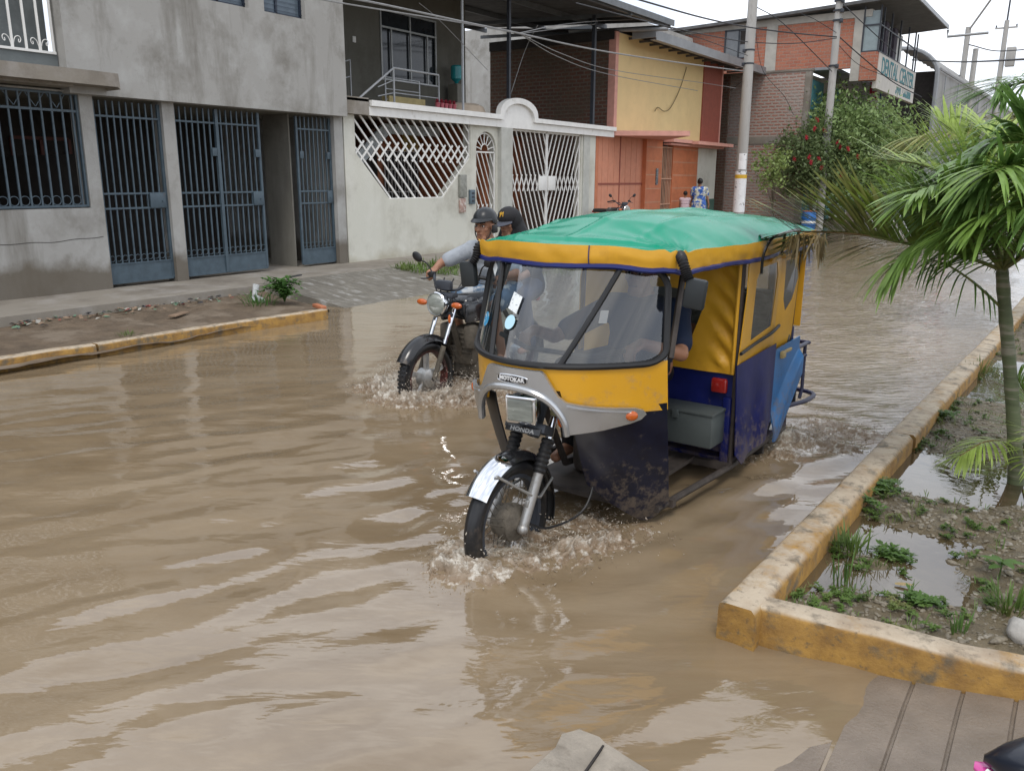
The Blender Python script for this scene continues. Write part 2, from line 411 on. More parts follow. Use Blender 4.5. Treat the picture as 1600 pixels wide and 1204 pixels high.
mx = N.new('ShaderNodeMix'); mx.data_type = 'RGBA'; L.new(sky.outputs['Color'], mx.inputs['A']); L.new(cc.outputs['Result'], mx.inputs['B']); L.new(r1.outputs['Result'], mx.inputs['Factor'])
L.new(mx.outputs['Result'], bg.inputs['Color'])
SC.view_settings.view_transform = 'Standard'; SC.view_settings.look = 'None'; SC.view_settings.gamma = 1.; SC.view_settings.exposure = .16
SC.cycles.use_denoising = True
SC.cycles.max_bounces = 8; SC.cycles.transparent_max_bounces = 12
SC.cycles.sample_clamp_indirect = 6.

# ---------------------------------------------------------------- palette
concrete = plaster('grey_render', (.335, .327, .308), (.155, .142, .12), (.44, .44, .425), damp=(.12, .10, .075), dampz=.62, streak=.9)
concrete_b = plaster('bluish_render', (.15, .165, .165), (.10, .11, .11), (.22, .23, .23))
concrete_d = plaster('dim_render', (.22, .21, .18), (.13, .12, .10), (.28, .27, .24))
slabcon = plaster('slab_concrete', (.24, .215, .18), (.13, .11, .09), (.36, .34, .32))
creamw = plaster('cream_paint', (.58, .57, .50), (.36, .34, .28), (.64, .63, .57), damp=(.40, .37, .29), dampz=.3, streak=.3)
whitep = mat('white_paint', (.74, .73, .70), .55, var=.06, col2=(.48, .45, .40), c2lo=.6, c2hi=.8, c2scale=5, bump=.1)
steel = mat('blue_grey_steel', (.062, .090, .112), .45, var=.2, scale=9, col2=(.13, .065, .04), c2lo=.66, c2hi=.74, c2scale=5, spec=.5)
whitem = mat('white_metal', (.72, .71, .68), .45, var=.06, col2=(.45, .40, .34), c2lo=.66, c2hi=.8)
darkint = mat('dark_interior', (.035, .03, .027), .9, var=.3)  # near-black colour paints in the shade of interiors and openings
darkmetal = mat('dark_metal', (.035, .04, .05), .5, var=.2)
zinc = mat('zinc_sheet', (.27, .28, .29), .45, metal=.25, var=.15, scale=3, col2=(.2, .15, .11), c2lo=.62, c2hi=.8)
zincd = mat('dark_zinc_sheet', (.10, .10, .10), .6, metal=.2, var=.3, scale=3)
terr = mat('terracotta_paint', (.42, .155, .075), .6, var=.1, bump=.1)
brown = mat('brown_wood', (.10, .045, .025), .6, var=.2)
winglass = mat('window_glass', (.02, .024, .028), .06, var=.3, spec=.6)
# ================================================================ ground, water, kerbs
soil = mat('wet_soil', (.125, .092, .062), .75, var=.3, scale=5, col2=(.19, .15, .11), c2lo=.5, c2hi=.62, c2scale=2.2, bump=.7, bscale=25, rvar=.2, spec=.4)
soil2 = mat('planter_mud', (.128, .100, .058), .55, var=.4, scale=9, col2=(.20, .165, .11), c2lo=.55, c2hi=.7, c2scale=16., bump=.9, bscale=45, rvar=.25, spec=.5)
gm = MB(); gm.add([(-600, -600, -.3), (600, -600, -.3), (600, 900, -.3), (-600, 900, -.3)], [(0, 1, 2, 3)])
structure(gm.build('ground', soil, smooth=0))

# flood water: graded grid, calm with wakes
TX, TY = -2.07, 2.98          # mototaxi front axle
BX, BY = -4.27, 4.98          # motorcycle front axle
def wake(x, y, ox, oy, half, amp):
    """bow mound and V of ripples trailing towards +Y"""
    dx, dy = x - ox, y - oy
    h = amp * math.exp(-((dx / .22) ** 2 + ((dy + .22) / .2) ** 2)) * 1.6
    for s in (-1, 1):
        d = s * dx - (.12 + .34 * max(dy + .3, 0))
        if dy > -.4: h += amp * math.exp(-(d / .13) ** 2) * math.exp(-max(dy, 0) / 3.2) * .9
        if dy > -.2: h += .45 * amp * math.cos(d * 26) * math.exp(-(d / .5) ** 2) * math.exp(-max(dy, 0) / 3.)
    return h
def hw(x, y):
    n = noise.noise
    h = .0035 * n((x * 1.1, y * 2.6, .3)) + .0022 * n((x * 2.8 + y, y * 5.5, 4.)) 
    far = min(1, max(0, (y - 4.5) / 4)) * min(1, max(0, (x + 5.5) / 2.))
    h += far * (.010 * n((x * 3.1, y * 2.2, 7.)) + .006 * n((x * 7.5, y * 5, 2.)))
    h += wake(x, y, TX, TY, .3, .02) + wake(x, y, BX, BY, .2, .024)
    for ox, oy, a in ((-1.45, 5.25, .03), (-2.6, 5.25, .03)):
        r = math.hypot(x - ox, y - oy); h += a * math.exp(-(r / .25) ** 2) + .012 * math.cos(r * 17) * math.exp(-r / .9)
        if y > oy: h += .012 * n((x * 8, y * 6, 1.)) * math.exp(-((x - ox) / .7) ** 2) * math.exp(-(y - oy) / 2.)
    near = math.exp(-max(0, y - 3.2) / 1.6) * math.exp(-max(0, -x - 5.5) / 2.)
    cx_ = .88 * (x + 2.2) - .48 * (y - 2.3); al_ = .48 * x + .88 * y
    h += near * (.0070 * n((cx_ * 2.7, al_ * .9, 11.)) + .0165 * n((cx_ * 4.8, al_ * 1.5, 12.)) + .0062 * n((cx_ * 10, al_ * 3.2, 13.)) + .0022 * n((x * 7 - y * 3, y * 7 + x * 3, 14.)) + .0010 * n((x * 16, y * 16, 15.)))
    # old wake crossing the foreground
    for k, (c, w, a) in enumerate(((-.75, .14, .011), (-.40, .10, .010), (-.08, .12, .012), (.28, .11, .010), (.62, .15, .009))):
        d = .95 * (x + 2.2) - .31 * (y - 2.) - c + .12 * n((x * 1.4, y * 1.4, k + 3.))
        h += a * math.exp(-(d / w) ** 2) * (.6 + .8 * n((x * 1.9, y * 1.9, k * 2.))) * math.exp(-max(0, y - 2.8) / .8)
    return h
xs = list(np.arange(-9.4, 1.21, .055)); xs += [2, 4, 8, 16]
ys = list(np.arange(-2., .6, .3)) + list(np.arange(.6, 9., .05)); y = 9.
while y < 110: ys.append(y); y += .06 + (y - 9) * .02
NX, NY = len(xs), len(ys)
wv = [(x, y, hw(x, y) if x < 1.5 and y < 40 else 0.) for y in ys for x in xs]
wf = [(j * NX + i, j * NX + i + 1, (j + 1) * NX + i + 1, (j + 1) * NX + i) for j in range(NY - 1) for i in range(NX - 1)]
wme = bpy.data.meshes.new('water'); wme.from_pydata(wv, [], wf)
wme.polygons.foreach_set('use_smooth', [True] * len(wf))
def foamy(x, y):
    e = 0.
    for ox, oy, hw_, ln, k in ((TX, TY, .30, 1.6, 1.), (BX, BY, .45, 1.6, 1.), (-1.45, 5.3, .3, 2.2, .95), (-2.6, 5.3, .3, 2.2, .9)):
        dx, dy = x - ox, y - oy; w_ = hw_ + .28 * max(dy, 0)
        e = max(e, k * math.exp(-(dx / w_) ** 2) * (math.exp(-(dy / .45) ** 2) if dy < 0 else math.exp(-dy / ln)))
    return e
fa = wme.attributes.new('foam', 'FLOAT', 'POINT'); fa.data.foreach_set('value', [foamy(v[0], v[1]) for v in wv])
wm = bpy.data.materials.new('muddy_water'); wm.use_nodes = True; nt = wm.node_tree; N = nt.nodes; L = nt.links
b = N['Principled BSDF']; b.inputs['Roughness'].default_value = .03; b.inputs['IOR'].default_value = 1.75
tc = N.new('ShaderNodeTexCoord')
def wnz(sc, st, det=4., dist=0., ro=.5):
    mp = N.new('ShaderNodeMapping'); mp.vector_type = 'TEXTURE'; mp.inputs['Scale'].default_value = [1 / q for q in st]; mp.inputs['Rotation'].default_value = (0, 0, R_(35)); L.new(tc.outputs['Object'], mp.inputs['Vector'])
    n = N.new('ShaderNodeTexNoise'); n.inputs['Scale'].default_value = sc; n.inputs['Detail'].default_value = det; n.inputs['Distortion'].default_value = dist; n.inputs['Roughness'].default_value = ro; L.new(mp.outputs['Vector'], n.inputs['Vector']); return n.outputs['Fac']
def math_(op, a, bb):
    m = N.new('ShaderNodeMath'); m.operation = op
    for i, v in enumerate((a, bb)):
        if isinstance(v, (int, float)): m.inputs[i].default_value = v
        else: L.new(v, m.inputs[i])
    return m.outputs['Value']
def mrg(v, a, c, lo=0., hi=1.):
    r = N.new('ShaderNodeMapRange'); r.inputs['From Min'].default_value = a; r.inputs['From Max'].default_value = c; r.inputs['To Min'].default_value = lo; r.inputs['To Max'].default_value = hi
    L.new(v, r.inputs['Value']); return r.outputs['Result']
sp = N.new('ShaderNodeSeparateXYZ'); L.new(tc.outputs['Object'], sp.inputs['Vector'])
far = math_('MULTIPLY', mrg(sp.outputs['Y'], 4.5, 8.5), mrg(sp.outputs['X'], -6.5, -4.))
cl = N.new('ShaderNodeMix'); cl.data_type = 'RGBA'; cl.inputs['A'].default_value = (.190, .135, .078, 1); cl.inputs['B'].default_value = (.262, .198, .126, 1)
L.new(mrg(wnz(.9, (.6, 1.5, 1), 8., 1.6, .62), .32, .68), cl.inputs['Factor']); at = N.new('ShaderNodeAttribute'); at.attribute_name = 'foam'
fk = math_('ADD', math_('MULTIPLY', at.outputs['Fac'], .42), wnz(17., (1, 1, 1), 9., 1.4, .68))
fl = N.new('ShaderNodeMix'); fl.data_type = 'RGBA'; fl.inputs['B'].default_value = (.47, .42, .345, 1); L.new(cl.outputs['Result'], fl.inputs['A']); L.new(mrg(fk, .80, .93, 0., .8), fl.inputs['Factor']); L.new(fl.outputs['Result'], b.inputs['Base Color'])
h1 = wnz(3.2, (.8, 2.2, 1), 3., .5); h2 = wnz(9., (.7, 2.0, 1), 4., .4); h3 = wnz(22., (.8, 1.5, 1), 3., .2)
calm = mrg(wnz(.45, (1, 1, 1), 3.), .42, .6, .25, 1.)
hh = math_('ADD', math_('MULTIPLY', h1, .0042), math_('MULTIPLY', math_('MULTIPLY', h2, calm), .0020))
hh = math_('ADD', hh, math_('MULTIPLY', far, math_('ADD', math_('MULTIPLY', h2, .0140), math_('MULTIPLY', h3, .0036))))
bp = N.new('ShaderNodeBump'); bp.inputs['Strength'].default_value = 1.; bp.inputs['Distance'].default_value = 1.; L.new(hh, bp.inputs['Height']); L.new(bp.outputs['Normal'], b.inputs['Normal'])
structure(put('water', wme, wm))

# left bank: verge, pavement, concrete ramp
XF = -11.07
vg = MB()
def verge(u, v):
    y = lerp(-6., 7.95, u); x = lerp(-7.72 - .75 * max(0, (y - 6.95)) ** 1.2, -9.80, v)
    dz = .17 * max(0, (y - 7.2) / .75) ** 1.5 * (1 - v)
    return (x, y, -dz + .055 + .05 * v + .03 * noise.noise((x * 1.7, y * 1.7, 0)) + .012 * noise.noise((x * 9, y * 9, 3)))
vg.grid(verge, 120, 24); structure(vg.build('verge', soil))
pv = MB(); pv.box((-9.74, -6, -.25), (-30, 7.9, .2)); pv.box((-9.9, 7.9, -.25), (-30, 60, .2))
structure(pv.build('pavement', slabcon))
rampm = mat('wet_concrete', (.17, .155, .13), .5, var=.25, scale=4, col2=(.30, .29, .27), c2lo=.56, c2hi=.63, c2scale=4., bump=.3, rvar=.2, stretch=(1, 2.5, 1))
rp = MB()
def ramp(u, v):
    y = lerp(7.75, 12.2, u); x = lerp(-9.88, -7.4, v)
    z = .206 - .30 * v ** 1.1
    if u < .005: z -= .4
    return (x, y, z + .004 * noise.noise((x * 4, y * 4, 1)))
rp.grid(ramp, 50, 30); structure(rp.build('driveway_ramp', rampm))
# grassy bank beyond the ramp
bk = MB()
def bank(u, v):
    y = lerp(12.25, 60, u); x = lerp(-9.88, -7.6, v)
    return (x, y, .17 - .26 * v + .035 * noise.noise((x * 2, y * 1.2, 5)))
bk.grid(bank, 120, 14); structure(bk.build('bank', soil))

# kerbs: worn yellow paint on concrete
km = bpy.data.materials.new('worn_yellow_kerb'); km.use_nodes = True; nt = km.node_tree; N = nt.nodes; L = nt.links
b = N['Principled BSDF']; b.inputs['Roughness'].default_value = .75
tc = N.new('ShaderNodeTexCoord'); gn = N.new('ShaderNodeNewGeometry'); sp = N.new('ShaderNodeSeparateXYZ'); L.new(gn.outputs['Normal'], sp.inputs['Vector'])
def kn(sc, det=8., ro=.65):
    n = N.new('ShaderNodeTexNoise'); n.inputs['Scale'].default_value = sc; n.inputs['Detail'].default_value = det; n.inputs['Roughness'].default_value = ro; L.new(tc.outputs['Object'], n.inputs['Vector']); return n.outputs['Fac']
def kmix(A, B, f):
    x = N.new('ShaderNodeMix'); x.data_type = 'RGBA'
    for k, v in (('A', A), ('B', B)):
        if isinstance(v, tuple): x.inputs[k].default_value = (*v, 1)
        else: L.new(v, x.inputs[k])
    L.new(f, x.inputs['Factor']); return x.outputs['Result']
c = kmix((.36, .20, .042), (.20, .105, .026), mrg(kn(9), .35, .65))
top = kmix((.46, .38, .28), (.33, .25, .17), mrg(kn(6), .45, .7))
c = kmix(c, top, math_('MULTIPLY', mrg(sp.outputs['Z'], .5, .9), mrg(kn(4.5), .30, .46)))
c = kmix(c, (.10, .085, .06), mrg(kn(7.5), .52, .66, 0, .9))
c = kmix(c, (.07, .06, .045), mrg(kn(34, 6), .58, .72, 0, .75))
L.new(c, b.inputs['Base Color'])
bp = N.new('ShaderNodeBump'); bp.inputs['Strength'].default_value = .7; bp.inputs['Distance'].default_value = .012; L.new(kn(22, 8), bp.inputs['Height']); L.new(bp.outputs['Normal'], b.inputs['Normal'])

def kerb(name, path, w, ztop, zbot, n=10, seed=0):
    """extruded kerb along path (outer edge), w to the right of travel"""
    P = cat(path, n) if len(path) > 2 else [Vector(path[0]).lerp(Vector(path[1]), i / 40) for i in range(41)]
    m = MB(); rings = []; sw = 1 if w > 0 else -1; w = abs(w)
    for i, p in enumerate(P):
        d = (P[min(i + 1, len(P) - 1)] - P[max(i - 1, 0)]).normalized(); r = Vector((d.y, -d.x, 0)) * sw
        j = lambda k: .006 * noise.noise((p.x * 6 + seed, p.y * 6, k)) + .003 * noise.noise((p.x * 21 + seed, p.y * 21, k))
        bev = .022 + .010 * noise.noise((p.x * 4, p.y * 4, 9 + seed))
        rings.append([p + Vector((0, 0, zbot)), p + r * j(1) + Vector((0, 0, ztop - bev)), p + r * (bev * .35 + j(2)) + Vector((0, 0, ztop - bev * .3)), p + r * bev + Vector((0, 0, ztop + j(3))),
                      p + r * (w - bev) + Vector((0, 0, ztop + j(4))), p + r * (w + j(5)) + Vector((0, 0, ztop - bev)), p + r * w + Vector((0, 0, zbot))])
    m.loft(rings); return structure(m.build(name, km, smooth=50))
def k3(px, py, z): return Vector((*G(px, py, z)[:2], 0))
kerb('kerb', [k3(150, 539, .12), k3(60, 551, .12), Vector((-7.86, 2.6, 0)), Vector((-7.9, -5, 0))][::-1], -.15, .12, -.2, seed=1)
kerb('kerb', [k3(154, 538.5, .12), k3(300, 515, .12), k3(400, 500, .12), k3(470, 490, .12), k3(512, 484, .12)], -.14, .125, -.2, seed=2)
# planter kerbs, right
KC = k3(1122, 940, .15); KD = k3(1175, 945, .15)
kerb('kerb', [KC, k3(1230, 833, .15), k3(1335, 728, .15), k3(1388, 675, .15)], .15, .155, -.2, seed=3)
kerb('kerb', [k3(1389.5, 673.5, .15), k3(1437, 626, .15), k3(1560, 505, .15), Vector((-.62, 14, 0)), Vector((-.45, 22, 0)), Vector((-.1, 45, 0))], .16, .15, -.2, seed=4)
kerb('kerb', [KD + Vector((.008, -.005, 0)), k3(1350, 990, .15), k3(1600, 1049, .15), k3(1600, 1049, .15) + Vector((.9, .19, 0)), Vector((2.6, 3.55, 0))], -.13, .15, -.2, seed=6)
# ================================================================ planter strip, paving, debris
def dips():
    out = []
    for px, py, rx, ry, d in ((1500, 742, .34, .42, .055), (1590, 760, .4, .3, .05), (1425, 735, .18, .25, .035), (1430, 850, .22, .16, .04), (1360, 850, .2, .14, .035), (1265, 870, .16, .2, .03), (1400, 915, .3, .15, .032), (1480, 900, .18, .12, .022), (1250, 910, .12, .1, .03),
                              (1560, 578, .5, .55, .06), (1600, 620, .5, .4, .05), (1330, 815, .16, .1, .025), (1520, 850, .12, .1, .02)):
        p = G(px, py, .05); out.append((p.x, p.y, rx, ry, d))
    return out
DIPS = dips()
def ph(x, y):
    n = noise.noise
    z = .064 + .018 * n((x * 2.2, y * 2.2, 1)) + .012 * n((x * 6, y * 6, 2)) + .008 * n((x * 17, y * 17, 3))
    for cx_, cy_, rx, ry, d in DIPS: z -= d * math.exp(-(((x - cx_) / rx) ** 2 + ((y - cy_) / ry) ** 2) ** 1.2)
    return z
KN = k3(1175, 945, .15); KR = k3(1600, 1022, .15)
pm = MB()
def xl(y): return lerp(-.80, -.60, min(1, max(0, (y - 2.9) / 9)))
def planter(u, v):
    y = 2.925 + 5.08 * u
    x = xl(y) + (2.9 - xl(y)) * (v ** 1.35)
    yy = y + max(0, (1 - u)) ** 2 * .27 * (x + .85)
    return (x, yy, ph(x, yy))
pm.grid(planter, 170, 120)
def planter2(u, v):
    y = 7.98 + 40 * u ** 1.6; x = lerp(xl(y) if y < 20 else -.3 + (y - 20) * .012, 5, v); return (x, y, ph(x, y))
pm.grid(planter2, 80, 24)
structure(pm.build('planter_ground', soil2))
pud = bpy.data.materials.new('puddle_water'); pud.use_nodes = True; nt = pud.node_tree; N = nt.nodes; L = nt.links
b = N['Principled BSDF']; b.inputs['Base Color'].default_value = (.085, .062, .034, 1); b.inputs['Roughness'].default_value = .015; b.inputs['IOR'].default_value = 1.95
tc = N.new('ShaderNodeTexCoord'); n1 = N.new('ShaderNodeTexNoise'); n1.inputs['Scale'].default_value = 9; L.new(tc.outputs['Object'], n1.inputs['Vector'])
bp = N.new('ShaderNodeBump'); bp.inputs['Strength'].default_value = .05; bp.inputs['Distance'].default_value = .02; L.new(n1.outputs['Fac'], bp.inputs['Height']); L.new(bp.outputs['Normal'], b.inputs['Normal'])
pu = MB()
def pudf(u, v):
    x, y, z = planter(u, v); return (x, y, .0495)
pu.grid(pudf, 8, 8)
pu.grid(lambda u, v: (*planter2(u, v)[:2], .044), 8, 8)
structure(pu.build('puddle', pud, smooth=0))

# gravel lying in the mud: far too many to count
stone = mat('wet_stone', (.165, .14, .10), .45, var=.5, scale=30, col2=(.30, .27, .22), c2lo=.55, c2hi=.65, c2scale=9)
gr = MB(); rnd = random.Random(3)
for i in range(5200):
    y = 2.9 + rnd.random() ** 1.5 * 4.2; x = xl(y) + .03 + rnd.random() ** 1.2 * 1.25
    if y < 3.0 + .24 * (x + .85): continue
    z = ph(x, y)
    if z < .046 and rnd.random() < .8: continue
    r = rnd.uniform(.0035, .0115) * (1.8 if rnd.random() < .08 else 1)
    M = Matrix.Rotation(rnd.random() * 6.3, 3, 'Z') @ Matrix.Rotation(rnd.uniform(-.4, .4), 3, 'X')
    gr.ell((x, y, z + r * .15), (r * rnd.uniform(.9, 1.9), r, r * rnd.uniform(.35, .7)), M, nu=4, nv=6)
tag(gr.build('gravel', stone, smooth=60), 'grey gravel scattered over the muddy planter strip', 'gravel', kind='stuff')

# green: weeds
def leafmat(name, c, var=.35, c2=None, rough=.45, trl=.25):
    m = mat(name, c, rough, var=var, scale=7., col2=c2, c2lo=.52, c2hi=.68, c2scale=4., spec=.4)
    nt = m.node_tree; N = nt.nodes; L = nt.links; b = N['Principled BSDF']
    src = b.inputs['Base Color'].links[0].from_socket
    t = N.new('ShaderNodeBsdfTranslucent'); s = N.new('ShaderNodeMixShader'); s.inputs['Fac'].default_value = trl
    L.new(src, t.inputs['Color']); L.new(b.outputs['BSDF'], s.inputs[1]); L.new(t.outputs['BSDF'], s.inputs[2]); L.new(s.outputs['Shader'], N['Material Output'].inputs['Surface'])
    return m
weedg = leafmat('weed_green', (.085, .16, .035), c2=(.16, .2, .06))
grassg = leafmat('grass_green', (.09, .15, .03), c2=(.2, .19, .07))
def blade(m, p, d, L_, w, droop, seg=4, rnd=random):
    """one curved leaf strip"""
    p = Vector(p); d = Vector(d).normalized(); sd = d.cross(Vector((0, 0, 1)))
    sd = sd.normalized() if sd.length > .05 else Vector((1, 0, 0))
    vs = []; q = p.copy(); dd = d.copy()
    for i in range(seg + 1):
        t = i / seg; ww = w * (math.sin(math.pi * (.12 + .88 * t)) ** .6 if t < 1 else 0.02)
        vs += [q - sd * ww / 2, q + sd * ww / 2]
        q = q + dd * (L_ / seg); dd = (dd + Vector((0, 0, -droop / seg))).normalized()
    m.add(vs, [(2*i, 2*i+1, 2*i+3, 2*i+2) for i in range(seg)])
def tuft(m, c, n, h, spread, w, rnd, lean=.7, droop=.8):
    for i in range(n):
        a = rnd.random() * 6.283; r = spread * rnd.random() ** .6
        p = (c[0] + r * math.cos(a), c[1] + r * math.sin(a), c[2])
        blade(m, p, (math.cos(a) * lean * rnd.random(), math.sin(a) * lean * rnd.random(), 1), h * rnd.uniform(.5, 1.1), w * rnd.uniform(.7, 1.2), droop * rnd.uniform(.4, 1.3))
def leafy(m, c, n, h, spread, lw, rnd):
    """sprawling stems with small oval leaves"""
    for i in range(n):
        a = rnd.random() * 6.283; l = spread * rnd.uniform(.3, 1.)
        P = bez([c, (c[0] + l * .4 * math.cos(a), c[1] + l * .4 * math.sin(a), c[2] + h * rnd.uniform(.7, 1.2)), (c[0] + l * math.cos(a), c[1] + l * math.sin(a), c[2] + h * rnd.uniform(.2, .9))], 7)
        m.tube(P, .0016, n=3)
        for q in P[1:]:
            for k in range(3):
                b_ = rnd.random() * 6.283
                blade(m, q, (math.cos(b_), math.sin(b_), rnd.uniform(.0, .8)), lw * rnd.uniform(1.5, 2.8), lw * rnd.uniform(.7, 1.1), .6, seg=3)
WEEDS = [  # px, py, kind, size, label
 (1335, 790, 'leafy', .12, 'bright green weed clump beside the worn kerb top'),
 (1372, 770, 'leafy', .10, 'loose weed clump between kerb and the large sky puddle'),
 (1330, 860, 'grass', .13, 'dense green grass tuft in the middle puddles'),
 (1395, 865, 'leafy', .09, 'low weed leaning over the middle puddle'),
 (1322, 905, 'reed', .14, 'thin upright grass shoots in shallow water'),
 (1440, 945, 'leafy', .06, 'small olive weed on the near gravel'),
 (1560, 905, 'broad', .10, 'seedling with broad pale leaves on the brown mud'),
 (1575, 950, 'grass', .11, 'grass tuft behind the pale rock'),
 (1530, 582, 'grass', .18, 'grass tuft growing against the far kerb'),
 (1470, 655, 'leafy', .10, 'flat weed patch beyond the large puddle'),
 (1500, 990, 'reed', .07, 'short grass blades beside the pale rock')]
for i, (px, py, kd, s, lab) in enumerate(WEEDS):
    c = G(px, py, .06); m = MB(); rn = random.Random(i + 20); q = (0, 0, 0)
    if kd == 'leafy': leafy(m, q, 22, s * .8, s * 1.25, .014, rn)
    elif kd == 'grass': tuft(m, q, 75, s * 1.1, s * .6, .007, rn, .9, 1.2)
    elif kd == 'reed': tuft(m, q, 14, s * 1.3, s * .5, .007, rn, .5, .5)
    else:
        m.tube([q, (.005, 0, s)], .003, n=5)
        for k in range(6): blade(m, (.005, 0, s * rn.uniform(.7, 1)), (math.cos(k * 1.05), math.sin(k * 1.05), .25), .09, .035, .5)
    o = m.build('weed', weedg if kd != 'grass' else grassg, smooth=0); o.location = (c.x, c.y, ph(c.x, c.y) - .004); tag(o, lab, 'weed', 'weeds in the planter')
gc = MB(); rn = random.Random(8)
for i in range(900):
    y = 2.95 + rn.random() ** 1.7 * 9; x = xl(y) + .02 + (rn.random() ** 2.0) * 1.5
    if y < 3.0 + .24 * (x + .85): continue
    z = ph(x, y)
    if z < .042: continue
    if rn.random() < .5: tuft(gc, (x, y, z), 7, .05, .03, .004, rn, 1.2, 1.)
    else: leafy(gc, (x, y, z), 3, .03, .05, .008, rn)
tag(gc.build('ground_cover', grassg, smooth=0), 'sparse green sprouts scattered over the planter mud', 'ground cover', kind='stuff')
rockm = mat('pale_rock', (.40, .38, .345), .85, var=.2, scale=8, bump=.5, bscale=20)
rk = MB(); rk.ell((0, 0, .03), (.085, .065, .05), Matrix.Rotation(.5, 3, 'Z'), 8, 12)
me = rk.mesh('rock', 40)
for v in me.vertices: v.co += Vector((noise.noise(v.co * 18), noise.noise(v.co * 18 + Vector((5, 0, 0))), noise.noise(v.co * 18 + Vector((0, 7, 0))))) * .02
o = put('rock', me, rockm); p = G(1592, 992, .07); o.location = (p.x + .03, p.y, .055); tag(o, 'pale grey rock in the planter corner by the front kerb', 'rock')
leafd = mat('dead_leaf', (.32, .24, .11), .7)
m = MB(); blade(m, (0, 0, 0), (1, .3, .12), .07, .03, .1); o = m.build('fallen_leaf', leafd); p = G(1398, 912, .055); o.location = (p.x, p.y, .058); tag(o, 'yellow fallen leaf floating in the brown planter puddle', 'leaf')

# paved path by the camera, sinking under the water
pathm = mat('wet_paving', (.195, .158, .125), .28, var=.15, scale=7, col2=(.14, .11, .08), c2lo=.5, c2hi=.7, bump=.2, bscale=70, rvar=.12, spec=.5)
pt = MB(); gx = -.43
def pz(x, y): return .100 * (x + .455) + .004 * noise.noise((x * 3, y * 3, 0))
xs_ = []
x = gx - .15 * 5
while x < 1.8:
    xs_ += [(x + .007, 0), (x + .142, 0), (x + .146, -.010), (x + .153, -.010)]; x += .15
ysr = list(np.arange(-1.5, 3.05, .1)); vs = []; 
for y in ysr:
    for (xx, dz) in xs_: vs.append((xx + .004 * noise.noise((y * 2, xx, 5)), min(y, 2.86 + .20 * (xx + .85)), pz(xx, y) + dz))
nx = len(xs_); pt.add(vs, [(j*nx+i, j*nx+i+1, (j+1)*nx+i+1, (j+1)*nx+i) for j in range(len(ysr) - 1) for i in range(nx - 1)])
structure(pt.build('path', pathm, smooth=20))
# broken slab by the photographer
sm = MB(); c0 = G(905, 1185, .04)
poly = [(G(x, y, .045).x, G(x, y, .045).y) for x, y in ((815, 1215), (868, 1166), (878, 1146), (905, 1139), (937, 1150), (945, 1158), (985, 1180), (1025, 1200), (1060, 1225), (1060, 1330), (800, 1330))]
sm.prism(poly, lambda a, b_, t: (a, b_, t), -.05, .0)
sl = sm.build('concrete_slab', mat('slab_grey', (.27, .235, .19), .8, var=.2, scale=9, bump=.5, bscale=25, col2=(.15, .125, .095), c2lo=.52, c2hi=.66, c2scale=6), smooth=0)
for v in sl.data.vertices:
    if v.co.z > -.01: v.co.z = .045 - .10 * max(0, (v.co.x + 1.02)) + .006 * noise.noise(v.co * 9)
tag(sl, 'broken grey concrete slab at the water edge below', 'slab')
m = MB(); a = G(912, 1204, .05); b2 = G(943, 1160, .05)
m.bar((a.x, a.y, .037), (b2.x, b2.y, .037), .006, .012); m.build('crack_joint', darkint, sl)

# rubbish on the left verge
rn = random.Random(5)
lit = [mat('litter_white', (.36, .34, .30), .6), mat('litter_tan', (.22, .15, .10), .7), mat('litter_red', (.22, .05, .04), .6), mat('litter_dark', (.04, .04, .045), .6), mat('litter_green', (.12, .2, .13), .6)]
dl = MB()
for i in range(420):
    t = rn.random(); px = lerp(20, 400, t); py = lerp(513, 462, t) - 6 + rn.gauss(0, 4.5)
    p = G(px, py, .09); s = rn.uniform(.01, .045)
    a = rn.random() * 6.28; d = Vector((math.cos(a), math.sin(a), rn.uniform(-.2, .4))); e = Vector((-math.sin(a), math.cos(a), rn.uniform(-.3, .3)))
    q = Vector((p.x, p.y, .105 + .03 * rn.random()))
    dl.add([q - d * s - e * s * .5, q + d * s - e * s * .6, q + d * s * .8 + e * s * .5, q + d * .1 * s + e * s * .4 + Vector((0, 0, .3 * s)), q - d * s + e * s * .5], [(0, 1, 2, 3, 4)], rn.choice((0, 1, 1, 1, 1, 3, 3, 4, 4, 2)))
tag(dl.build('leaf_litter', lit, smooth=0), 'dry leaf litter and paper scraps along the pavement edge', 'litter', kind='stuff')
def lit_thing(name, mb, m_, p, lab, cat_): 
    o = mb.build(name, m_); o.location = p; tag(o, lab, cat_); return o
p = G(280, 492, .1); m = MB(); m.rbox((0, 0, .012), (.10, .34, .016), .004, Matrix.Rotation(.5, 3, 'Z')); lit_thing('wood_scrap', m, lit[1], (p.x, p.y, .10), 'tan flat wood scrap lying on the bare verge', 'wood scrap')
for px, py, lab in ((398, 460, 'clear crumpled plastic cup standing in the weeds'), (411, 468, 'clear plastic cup lying tilted against the weeds')):
    p = G(px, py, .12); m = MB(); m.lathe([(.035, 0), (.048, .15), (.05, .155), (.046, .15), (.033, .004)], (0, 0, 0), (.0, .25 if px < 400 else -1.2, 1 if px < 400 else .45), 12)
    lit_thing('plastic_cup', m, mat('clear_plastic', (.72, .75, .75), .25, alpha=.75), (p.x, p.y, .11), lab, 'plastic cup')
p = G(445, 470, .1); m = MB(); rn = random.Random(2); leafy(m, (0, 0, 0), 46, .36, .36, .034, rn); tuft(m, (-.1, -.35, 0), 70, .22, .25, .012, rn, 1., 1.3)
tag(m.build('weed_bush', leafmat('verge_weed', (.07, .16, .035), c2=(.13, .22, .06)), smooth=0, ), 'leafy green weed bush by the plastic cups on the verge', 'weed').location = (p.x, p.y, .08)
